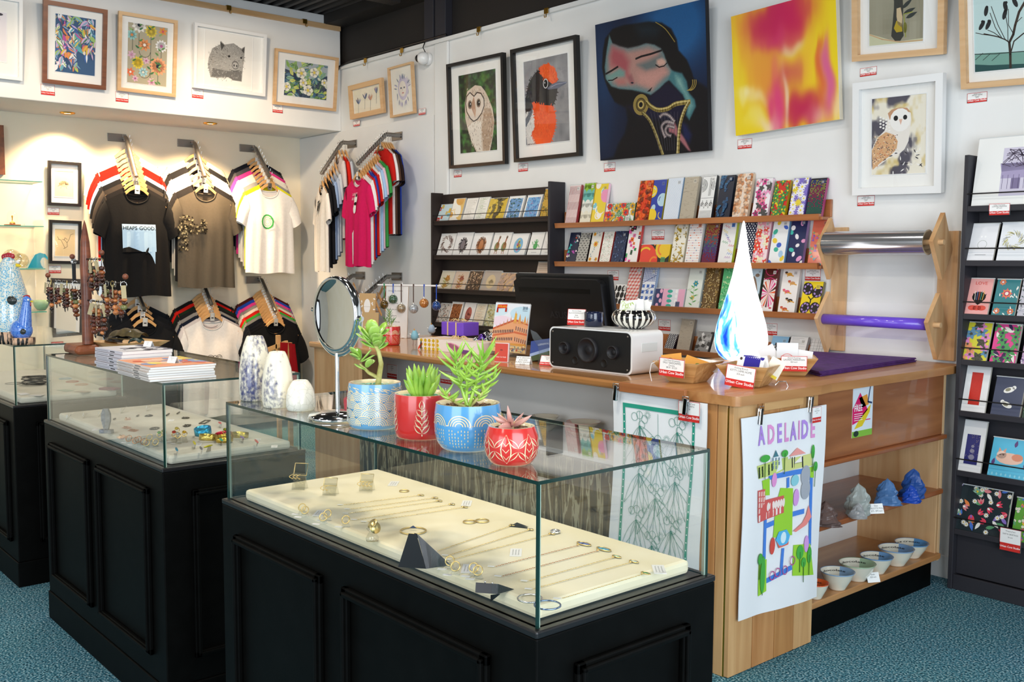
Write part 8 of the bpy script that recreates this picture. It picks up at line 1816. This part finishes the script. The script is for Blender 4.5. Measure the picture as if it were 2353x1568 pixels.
def bangle(lab,p,r,mat,rr=.0016,m=None,cat='bangle',grp=None,w_=0):
    mb=MB()
    if w_:
        mb.lathe([(r,0),(r+.0015,0),(r+.0018,w_/2),(r+.0015,w_),(r,w_),(r-.0006,w_/2),(r,0)],36,mat=m)
    else: ringm(mb,r,rr,(m or Matrix.Identity(4))@Matrix.Translation((0,0,rr)))
    o=mb.build('bangle',mat); o.location=p; return tag(o,lab,cat,grp)
bangle('thin open gold bangle with a dark triangle behind the black A-frame',G(Z8,1330,625),.026,MAT['gold']); b_=G(Z8,1330,615); tag(MB().prism([(-.008,0),(.008,0),(0,.005)],-.002,.0).build('triangle_charm',M('navy_charm','#25355a',.3),None,loc=(b_.x,b_.y,TZ+.004),rot=(-.4,0,.7)),'small dark triangle charm on the thin gold bangle','charm')
bangle('flat silver bangle with a paper tag at the tray front',G(Z8,2160,1108),.020,MAT['silver']); bangle('blue grey bangle beside the glass corner',G(Z8,2285,1155),.021,M('blue_steel','#8fa3bf',.2,.9)); bangle('tangled gold bracelet at the tray middle, left ring',G(Z8,1730,560),.013,MAT['gold'],.0014); bangle('tangled gold bracelet at the tray middle, right ring',G(Z8,1820,553),.014,MAT['gold'],.0014); bangle('small gold hoop near the back edge of the tray',G(Z8,1265,340),.011,MAT['gold'],.0013)
bangle('silver pearl ring with gold pin near the back corner',G(Z8,2340,635),.008,MAT['silver'],.003)
tag(MB().add([(0,0,0),(.04,.01,.001),(.012,.016,.006)],[(0,1,2),(0,2,1)]).box(0,.04,0,.003,0,.002).build('dark_brooch',MAT['plastic'],None,loc=G(Z8,2010,590),rot=(0,0,.5)),'small dark pointed brooch near the back of the cream tray','brooch')
def lcard(lab,f,x,y,w_=.05,d=.022,rz=-.75,n=3,z=0):
    p=G(f,x,y); mb=MB().box(-w_/2,w_/2,-d/2,d/2,0,.0006,lin('#f5f4f0')); a=Art(d/w_,None)
    for k in range(n): a.text('Handmade jewellery',.5,d/w_*(.7-.25*k),.085,'#4a4844','c')
    a.put(mb,w_,0,0,0,mat=Matrix.Translation((-w_/2,-d/2,.0006))@Matrix.Rotation(-pi/2,4,'X')); return tag(mb.build('name_card',MAT['print'],None,loc=(p.x,p.y,TZ+z),rot=(0,0,rz)),lab,'card')
for k,(f,x,y,l) in enumerate([(Z8,1190,285,'at the back edge of the cream tray'),(Z8,1710,425,'at the back middle of the cream tray'),(Z8,2060,775,'left of the navy pendant'),(Z8,1720,890,'behind the rings by the black triangle'),(Z9,1680,930,'right of the emerald pendant'),(Z8,665,495,'among the rings at the left of the cream tray')]): lcard('white name card '+l,f,x,y)
# middle case
p=G(Z6,568,925); t=thing('stone_stand','grey cast stone earring stand shaped like an oval slab','stand',p,radians(40)); CS=noise_mat('grey_stone','#77787a','#9a9b9c',(120,120,120),.85,5,.3)
MB().box(-.020,.020,-.009,.009,0,.012).build('base',CS,t,bevel=.001); MB().prism([(-.007,.012),(.007,.012),(.015,.04),(.015,.062),(.008,.078),(-.008,.078),(-.015,.062),(-.015,.04)],-.004,.004).build('slab',CS,t,bevel=.001)
def foil(n,a,b): return noise_mat(n,a,b,(90,90,90),.22,4,.5,.9)
for k,(x,y,a_,b_,w_,tl,l) in enumerate([(1440,960,'#1f8fc0','#5fc8e8',.020,.18,'wide turquoise foil bangle leaning on the gold one'),(1480,1000,'#c9a83a','#f0df8a',.018,-.12,'pale gold foil bangle under the turquoise one'),(1625,975,'#c0182f','#e8485a',.014,.1,'red foil bangle behind the gold bangles'),(1630,1010,'#b9962a','#e6cf6a',.017,.05,'deep gold foil bangle right of the turquoise one'),(1770,975,'#b9a02f','#e0cf70',.016,-.1,'yellow green foil bangle, rightmost')]): bangle(l,G(Z6,x,y)+Vector((0,0,.010 if k==0 else .004)),.024,foil('foil%d'%k,a_,b_),m=Matrix.Rotation(tl,4,'X')@Matrix.Rotation(tl*.5,4,'Y'),w_=w_,grp='foil bangles in the middle case')
for k,(x,y,c) in enumerate([(1048,990,'#2f9a2a'),(1085,975,'#8a9a2a'),(1180,985,'#c0392b'),(1205,950,'#d9c25a'),(1215,1000,'#b9b9b0'),(1272,985,'#d9a92a'),(1640,960,'#8a8a1f')]): ring_stand(['bright green','olive','red','pale gold','silver','gold','dark olive'][k]+' domed ring on a clear stand in the middle case',G(Z6,x,y+20),.008,MAT['gold'],'domed rings in the middle case',M('dome'+str(k),c,.15,.6),.022)
for k,(x,y) in enumerate([(770,1010),(830,1030),(855,1020),(905,1040),(930,1050),(955,1000),(1010,1045)]): ring_stand(['leftmost','second','third','fourth','fifth, gold,','raised gold','rightmost gold'][k]+' of the rose and gold rings on clear stands',G(Z6,x,y),.0095,MAT['goldr' if k<4 else 'gold'],'rose and gold rings in the middle case',h=.010)
for k,(x,y,c,l,rz) in enumerate([(1360,1060,'#d9cf2a',.042,.1),(1600,1030,'#2fb89a',.030,.2),(1790,1008,'#9a6ac8',.032,.2),(1920,1045,'#e0605a',.044,.1),(1485,1092,'#d3c92f',.028,-.7),(1200,1120,'#2f8fb0',.038,.1),(1590,875,'#e06a6a',.020,.3),(1420,1110,'#6a6a6e',.034,.1)]):
    t=thing('stick_brooch',['yellow','teal','purple','coral','short yellow','blue striped','small pink','grey'][k]+' stick brooch on a pale holder in the middle case','brooch',G(Z6,x,y),rz-.4,'stick brooches in the middle case'); MB().ball((0,0,.016),(l*.72,.0036,.003),12,6).build('stick',M('stick'+str(k),c,.3,.3),t); MB().prism([(-.010,0),(.010,0),(.007,.014),(-.007,.014)],-.0006,.0006).build('holder',glassy('holder'+str(k),(.8,.8,.78),.8,.2,.1),t,rot=(-.3,0,0))
DKM=M('oxidised','#25272a',.35,.6)
for k,(x,y,w_,d) in enumerate([(1000,885,.045,.014),(1295,860,.042,.010),(1280,790,.030,.012),(1120,765,.045,.004),(1215,750,.04,.004),(950,770,.034,.012),(640,805,.020,.005),(850,775,.024,.005)]):
    p=G(Z6,x,y); mb=MB(); r_=random.Random(k)
    if k in(0,1,2,5): ringm(mb,d,.0014,Matrix.Scale(w_/d/2,4,(1,0,0))); [mb.ball((r_.uniform(-w_/2,w_/2),r_.uniform(-d,d),.001),(.005,.003,.0012),6,4) for _ in range(7)]
    else: mb.box(-w_/2,w_/2,-d/2,d/2,.001,.004)
    tag(mb.build('dark_brooch' if k<6 else 'dark_pin',DKM,None,loc=(p.x,p.y,TZ+.001),rot=(0,0,-.6)),['openwork oxidised brooch with round ends','oxidised brooch with a square window','oxidised leafy brooch near the back','upper dark bar pin','second dark bar pin','dark looped earrings','short dark pin at the left','short dark pin in the centre'][k]+' in the middle case','brooch')
p=G(Z6,1435,830); tag(MB().box(-.034,.034,-.0035,-.001,0,.003).box(-.034,.034,.014,.0165,0,.003).box(-.034,-.0315,-.0035,.0165,0,.003).box(.0315,.034,-.0035,.0165,0,.003).build('frame_brooch',DKM,None,loc=(p.x,p.y,TZ+.001),rot=(0,0,-.7)),'long rectangular outline brooch in the middle case','brooch')
PK_=glassy('pink_acrylic',(.95,.70,.64),.9,.03,.05)
for k,(x,y) in enumerate([(750,800),(700,960),(740,880),(800,905)]):
    t=thing('pink_earring_stand',['rear','front left','middle left','middle right'][k]+' pink acrylic stand with copper earrings','stand',G(Z6,x,y),-.3+.2*k,'pink acrylic stands in the middle case'); MB().box(-.018,.018,-.010,.012,0,.0012).build('pink_plate',PK_,t,rot=(.25,0,0)); MB().tube([(-.012,0,.005),(0,-.004,.006),(.012,0,.005)],.0012,5).build('earring',MAT['goldr'],t)
for k,(x,y) in enumerate([(215,800),(360,785),(500,770),(700,740),(930,720)]):
    t=thing('clear_earring_stand',['first','second','third','fourth','fifth'][k]+' from the left of the clear slanted stands at the back of the middle case','stand',G(Z6,x,y),-.5,'clear slanted stands in the middle case'); MB().box(-.020,.020,-.0008,.0008,0,.026).build('clear_plate',ACR,t,rot=(-.7,0,0)); MB().tube([(-.006,-.0,.016),(-.006,-.002,.006)],.0008,5).tube([(.006,-.0,.016),(.006,-.002,.006)],.0008,5).build('earring',MAT['silver'],t)
for k,(x,y,l) in enumerate([(1395,1028,'beside the gold bangle in the middle case'),(1930,985,'at the right of the middle case'),(2080,1045,'printed, at the right end of the middle case'),(475,890,'small, left of the grey stone stand'),(1150,810,'at the back of the middle case')]): lcard('white name card '+l,Z6,x,y,.038,.018,-.5,2)
# leftmost case: strand pile, bracelets, cards
Z4=lambda x,y:(x*.268,480+y*.268)
p=G(Z4,300,1510); mb=MB(); r_=random.Random(4)
for k in range(9): ringm(mb,.040+.012*r_.random(),.0022,Matrix.Translation((r_.uniform(-.02,.02),r_.uniform(-.01,.01),.003+.004*k))@Matrix.Rotation(r_.uniform(-.1,.1),4,'X'),28)
tag(mb.build('bead_necklace',noise_mat('black_beads','#111113','#3a3a3e',(300,300,300),.4,2,.3),None,loc=p),'pile of black beaded strands in the leftmost case','necklace')
for k,(x,y,c,l) in enumerate([(120,1500,'#2a2a2c','thin black hoop necklace in the leftmost case'),(560,1460,'#9ac0d8','pale blue hoop bangle in the leftmost case'),(620,1485,'#c8604a','coral hoop bangle in the leftmost case'),(700,1510,'#e0a88a','peach hoop bangle in the leftmost case'),(330,1440,'#3a3a3a','open black wire necklace behind the strands')]): bangle(l,G(Z4,x,y),.035 if k in(0,4) else .026,M('hoop%d'%k,c,.4),.0016)
for k,(x,y,c,w_,l) in enumerate([(200,1590,'#f0efec',.06,'white card at the front of the leftmost case'),(560,1560,'#a9b8a6',.07,'sage green card under bracelets in the leftmost case'),(800,1600,'#b8a898',.06,'beige card with gold pins in the leftmost case'),(1120,1545,'#8a4a58',.075,'curled maroon leather cuff in the leftmost case'),(420,1640,'#e9e6df',.05,'small cream card near the corner of the leftmost case')]):
    p=G(Z4,x,y); p.x=min(p.x,-4.23); tag(MB().box(-w_/2,w_/2,-.018,.018,0,.001 if k!=3 else .008,lin(c)).build('card_sheet' if k!=3 else 'leather_cuff',MAT['print'],None,loc=(p.x,min(1.42,p.y),TZ+.0005),rot=(0,0,.2*k)),l,'card' if k!=3 else 'bracelet')
# ---------------- keyring stand and basket on the middle case ----------------
JW=noise_mat('carved_redwood','#5e2c18','#8a4a2c',(8,8,30),.4,6,.15,coat=.2)
c,r=fitround(118,250,824,ZT); base=Vector((at(160,812,z=ZT).x+.02,at(160,812,z=ZT).y+.03,ZT)); base.x=max(-3.70,base.x)
ks=thing('keyring_stand','tall carved red wood stand with arms hung with seed keyrings','stand',base)
pt=at(202,780,x=None,y=None,z=ZT+.02)
cb=noise_mat('carved_block','#6b3218','#93502c',(20,20,20),.4,4,.5); MB().box(-.075,.080,-.038,.045,0,.034).build('block',cb,ks,bevel=.012); MB().box(-.03,.078,-.042,.047,.004,.028).build('block_carving',cb,ks,bevel=.012)
pc=Vector((.045,.012,0)); topz=zat(196,506,base+pc)-ZT; 
MB().lathe([(.019,.036),(.019,.10),(.0175,topz*.45),(.0195,topz*.66),(.015,topz*.84),(.006,topz*.96),(.0005,topz)],20,c=pc).build('spire',JW,ks)
IR=M('iron_arm','#2a1f1c',.5,.5)
def arm(px,py,zb,up_=.022):
    # arm end knob at a real point around the post
    q=at(px,py,x=None,y=base.y+pc.y-.01) ; v=q-base; z=v.z-up_
    mb=MB(); mb.tube([(pc.x,pc.y,z),(v.x,v.y,z),(v.x,v.y,z+up_*.7)],.0028,8); mb.build('arm',IR,ks); MB().ball((v.x,v.y,z+up_),.0095,14,10).build('knob',JW,ks); return Vector((v.x,v.y,z))
seeds=['#4a2012','#5f2c16','#7a421e','#2f150c','#a8693a','#4f2616','#22120c','#3a1a10','#5a5a34']
smats=[noise_mat('seed_%d'%k,c,'#%02x%02x%02x'%tuple(int(min(1,v*1.4)*255) for v in hx(c)),(80,80,80),.2,3,0,coat=.5) for k,c in enumerate(seeds)]
GR_='seed bead keyrings on the carved stand'
def keyring(x,y,z,n,tagged,lab,seed):
    r_=random.Random(seed); t=thing('seed_keyring',lab,'keyring',(x,y,z),r_.uniform(-.5,.9),GR_)
    mb=MB(); ringm(mb,.010,.0010,UPR); mb.build('split_ring',MAT['gold' if seed%4==0 else 'chrome'],t,loc=(0,0,-.008))
    zz=-.020; MB().tube([(0,0,-.016),(.001,0,-.02-.011*n)],.0014,5).build('cord',M('cord','#1a1412',.8) if 'cord' not in D.materials else D.materials['cord'],t)
    for k in range(n):
        s=r_.uniform(.0075,.0108); fl_=r_.uniform(.5,1); zz-=s*fl_; MB().ball((r_.uniform(-.002,.002),0,zz-.006),(s*1.15,s,s*fl_),12,8).build('seed_bead',smats[r_.randrange(len(smats))],t); zz-=s*fl_*.8
    mb=MB(); spike(mb,(0,0,zz-.006),(.2,0,-1),.016,.005); mb.build('seed_tip',smats[6],t)
    if tagged: MB().box(-.008,.008,-.0009,-.0003,-.052,-.010,lin('#b9a983' if tagged==1 else '#e9ebee')).build('swing_tag',MAT['print'],t,loc=(.002,-.009,0),rot=(0,r_.uniform(-.3,.3),0))
a1=arm(110,633,0); a2=arm(288,636,0); a3=arm(233,581,0); a4=arm(238,680,0); a5=arm(166,590,0,.016)
k_=0
for A_,n,u0,u1,w_ in ((a1,9,.12,.98,'on the left arm'),(a2,6,.50,1.0,'on the right arm'),(a3,6,.35,1.1,'on the upper arm'),(a4,6,.4,1.1,'on the lower arm')):
    for j in range(n):
        u=u0+(u1-u0)*j/max(1,n-1); q=base+Vector((pc.x+(A_.x-pc.x)*u,pc.y+(A_.y-pc.y)*u-.002-.004*(j%2),A_.z+.004)); k_+=1
        keyring(q.x,q.y,q.z,5+(k_%3),(1 if k_%2 else (2 if k_%5==0 else 0)),ORD[j]+' seed keyring from the post '+w_ if j else 'seed keyring next to the post '+w_,k_)
for j in range(4):
    q=base+Vector((a5.x+.004+.007*j,a5.y,a5.z+.006)); t=thing('leather_keyring',['leftmost','second','third','rightmost'][j]+' dark leather strap keyring on the rear arm','keyring',q,.4,'leather keyrings on the rear arm'); mb=MB(); ringm(mb,.009,.001,UPR); mb.build('split_ring',MAT['chrome'],t,loc=(0,0,-.007)); MB().box(-.004,.004,-.001,.001,-.075,-.014).build('strap',M('strap%d'%j,'#16242a' if j<2 else '#1c1a1c',.6),t)
bk_=at(262,812,z=ZT); t=thing('bamboo_tray','flat bamboo tray holding leather purses behind the book piles','tray',(bk_.x,bk_.y+.05,ZT),radians(12))
A_,B_,h=.105,.05,.042
for k in range(4):
    mb=MB(); o=[(-B_,-B_,0),(B_,-B_,0),(A_,-A_,h),(-A_,-A_,h)]; w_=.007; i=[(-B_+w_,-B_+w_,0),(B_-w_,-B_+w_,0),(A_-w_,-A_+w_,h),(-A_+w_,-A_+w_,h)]; mb.add(o+i,[(0,1,2,3),(5,4,7,6),(3,2,6,7),(1,0,4,5),(0,3,7,4),(2,1,5,6)],None,0,False,Matrix.Rotation(k*pi/2,4,'Z')); mb.build('side_board',MAT['bamboo'],t)
MB().box(-B_,B_,-B_,B_,0,.005).build('bottom_board',MAT['bamboo'],t)
def purse(lab,x,y,z,rz,l,w_,h,col):
    t=thing('leather_purse',lab,'purse',(x,y,z),rz); m=noise_mat('leather_'+col[1:],col,'#%02x%02x%02x'%tuple(int(min(1,v*1.35)*255) for v in hx(col)),(60,60,60),.45,5,.15)
    MB().grid(lambda u,v:(l*(u-.5),w_*(.5-v)*(.6+.4*sin(pi*u)),h*sin(pi*min(1,.06+.88*v))**.6*(.45+.55*sin(pi*(.1+.8*u)))+.002*sin(u*20)),18,10).build('flap',m,t); MB().tube([(l*(k/24-.5),-w_*.5*(.6+.4*sin(pi*k/24)),.004) for k in range(25)],.0025,5).build('stitched_edge',m,t); MB().ball((l*.18,-w_*.25,h*.75),(.006,.006,.004),8,6).build('press_stud',MAT['steel'],t)
purse('olive leather purse on top of the bamboo tray',bk_.x+.01,bk_.y+.05,ZT+.048,radians(25),.15,.075,.04,'#4a4026'); purse('black leather purse under the olive one',bk_.x-.03,bk_.y+.03,ZT+.038,radians(5),.14,.07,.022,'#17191b'); purse('dark teal leather purse at the right of the tray',bk_.x+.06,bk_.y+.06,ZT+.038,radians(-30),.11,.05,.02,'#16302f')
put_tent('small white card on the lilac spined books',337,798,ZT+.0606,.03,.02,.5,('Books','$30')); put_tent('small white card on the orange magazines',392,836,ZT+.0392,.034,.022,.3,('Magazine','$15'))
# ---------------- hens and glass shelves at the left ----------------
def dots_glaze(n,bg,c,sc):
    m,t,b=nt(n); N=t.nodes; L=t.links; tc=N.new('ShaderNodeTexCoord'); v=N.new('ShaderNodeTexVoronoi'); v.inputs['Scale'].default_value=sc; cr=N.new('ShaderNodeValToRGB'); e=cr.color_ramp.elements; e[0].position=.38; e[0].color=(*lin(c),1); e[1].position=.50; e[1].color=(*lin(bg),1); L.new(tc.outputs['Object'],v.inputs['Vector']); L.new(v.outputs['Distance'],cr.inputs[0]); L.new(cr.outputs[0],b.inputs['Base Color']); b.inputs['Roughness'].default_value=.12; b.inputs['Coat Weight'].default_value=.7; return m
REDG=M('red_glaze','#a81f2a',.15,0,.6); YEL=M('yellow_glaze','#e8c81e',.2,0,.6); NEST=noise_mat('nest_glaze','#161616','#d9b090',(90,90,12),.5,4,.5,lo=.48,hi=.52)
def hen(lab,x0,x1,yb,yt,mat,small):
    c,r=fitround(x0,x1,yb,ZT); c.x=max(c.x,-5.2); h=zat((x0+x1)/2+ (0 if not small else 10),yt,c)-ZT; t=thing('pottery_hen',lab,'figurine',c,radians(38))
    MB().lathe([(0,0),(r*.82,0),(r*.86,h*.05),(r*.86,h*.14),(0,h*.15)],24).build('nest',NEST,t)
    if not small:
        MB().lathe([(r*.84,h*.13),(r*.93,h*.25),(r*.86,h*.45),(r*.72,h*.62),(r*.52,h*.8),(r*.40,h*.92),(r*.22,h*.985),(0,h)],28,c=(0,0,0)).build('body',mat,t); hx_,hz,hr=0,h*.93,r*.42
    else:
        mb=MB(); mb.ball((-.05*r,0,h*.30),(r*.82,r*.62,h*.22),18,12); mb.grid(lambda u,v:(r*(.15+.33*v)+r*(.55-.27*v)*cos(2*pi*u),r*(.50-.24*v)*sin(2*pi*u),h*(.30+.62*v)),18,8,closeu=True); mb.ball((.48*r,0,h*.93),r*.30,14,10); mb.build('body',mat,t); mb=MB(); spike(mb,(-r*.8,0,h*.2),(-1,0,.8),r*.9,r*.22); mb.build('tail',M('hen_tail','#1f2a5a',.3),t); hx_,hz,hr=.48*r,h*.93,r*.32
    mb=MB()
    for k in range(5): mb.ball((hx_+hr*(.5-.28*k),0,hz+hr*.75+.10*hr*sin(k)),(hr*.30,hr*.22,hr*.34),10,7)
    mb.build('comb',REDG,t)
    for s in(-1,1): MB().ball((hx_+hr*.72,s*hr*.55,hz+.05*hr),hr*.24,10,7).build('eye',MAT['white'],t)
    mb=MB(); spike(mb,(hx_+hr*.8,0,hz-hr*.25),(1,-.2,-.15),hr*1.0,hr*.30); mb.build('beak',YEL,t)
    mb=MB(); mb.ball((hx_+hr*.8,0,hz-hr*.95),(hr*.22,hr*.16,hr*.5),10,7); mb.build('wattle',REDG,t)
    MB().ball((r*.55 if not small else r*.35,-r*.62 if not small else -r*.45,h*.5 if not small else h*.28),(r*.30,r*.12,r*.22),12,8).build('wing',M('wing_glaze','#2f3432',.25,0,.4),t)
hen('tall pale blue dotted pottery hen with a red comb',-20,74,792,590,dots_glaze('hen_pale','#dfe4da','#6db4d6',170),0); hen('small bright blue pottery hen in front of the tall one',20,84,794,682,dots_glaze('hen_blue','#5f8fe0','#3f6fd0',150),1)
gs=thing('glass_shelving','clear glass wall shelving at the far left','shelf',(W_X+.12,1.62,1.2)); GE=M('shelf_edge','#4fae9a',.15,0,.4)
for z in(1.80,1.508,1.230,.946):
    m=MB().box(-.118,.10,-.45,.345,z-1.206,z-1.2); m.m=[0,0,1,1,1,1]; m.build('glass_shelf',[MAT['glass'],GE],gs)
MB().box(-.116,.10,.338,.342,-.9,.35).build('glass_end',MAT['glass'],gs)
def onshelf(px,z): p=at(px,500,x=W_X+.12); return Vector((W_X+.12,p.y,z+.0006))
c=onshelf(28,1.508); t=thing('glass_dome','small glass dome on a wooden base on the glass shelf','ornament',c); MB().lathe([(0,0),(.050,0),(.050,.008),(0,.008)],24).build('base',MAT['walnut'],t); MB().lathe([(.030,.008),(.031,.06),(.026,.085),(.012,.098),(0,.1)],24).build('dome',MAT['picglass'],t); MB().lathe([(0,.008),(.018,.008),(.016,.022),(.004,.03),(.003,.05),(.006,.062),(0,.07)],16).build('figure',MAT['brass'],t)
c=onshelf(66,1.508); tag(MB().box(-.004,.004,-.028,.028,0,.014,lin('#f3efe4')).build('name_card',MAT['print'],None,loc=c),'white card beside the small glass dome','card')
def wave(lab,px,s,mat,z=1.230):
    c=onshelf(px,z); P=[(-.06,0),(.05,0),(.035,.02),(.028,.05),(.04,.075),(.06,.082),(.075,.068),(.082,.06),(.082,.08),(.065,.105),(.03,.115),(-.005,.10),(-.03,.06)]
    return tag(MB().prism([(a*s,b*s) for a,b in P],-.018*s,.018*s,smooth=False).build('glass_wave',mat,None,loc=c,rot=(0,0,pi/2),bevel=.004),lab,'sculpture')
wave('turquoise glass wave sculpture on the glass shelf',78,.9,M('turquoise_glass','#2fb6d6',.08,0,.4,.45,1.3)); 
for px,s,l in((45,.05,'clear glass disc beside the turquoise wave'),(24,.062,'larger clear glass disc at the far left')): c=onshelf(px,1.230); tag(MB().lathe([(0,-.012),(s*.8,-.010),(s,0),(s*.8,.010),(0,.012)],32,mat=Matrix.Translation((0,0,s))@Matrix.Rotation(pi/2,4,'Y')).build('glass_disc',glassy('disc'+str(px),(.9,.88,.78),.9,.02,.1),None,loc=c),l,'sculpture')
c=onshelf(88,.946); tag(MB().lathe([(0,.002),(.025,.002),(.045,.03),(.056,.07),(.052,.07),(.04,.032),(.02,.008),(0,.008)],28).build('glass_bowl',M('mint_glass','#b9dcb8',.2,0,.3,.4,1.3),None,loc=c),'pale mint glass bowl on the lowest glass shelf','bowl')
# red chair and fabric half seen behind the desk end
p=at(690,850,y=3.3); t=thing('folding_stool','wooden folding stool draped with red fabric beyond the desk end','stool',(p.x,3.3,0)); MB().box(-.16,-.135,-.1,-.07,0,.78).box(.0,.025,-.1,-.07,0,.74).box(-.16,.16,-.1,-.075,.70,.735,mat=Matrix.Rotation(-.25,4,'Y')).build('frame',MAT['beech'],t,bevel=.003); MB().grid(lambda u,v:(-.06+.2*u,-.11-.02*sin(u*9+v*3),.74-.5*v),10,10).grid(lambda u,v:(-.06+.2*u,-.105-.02*sin(u*9+v*3),.74-.5*v),10,10).build('red_fabric',cloth('#a8161c'),t)
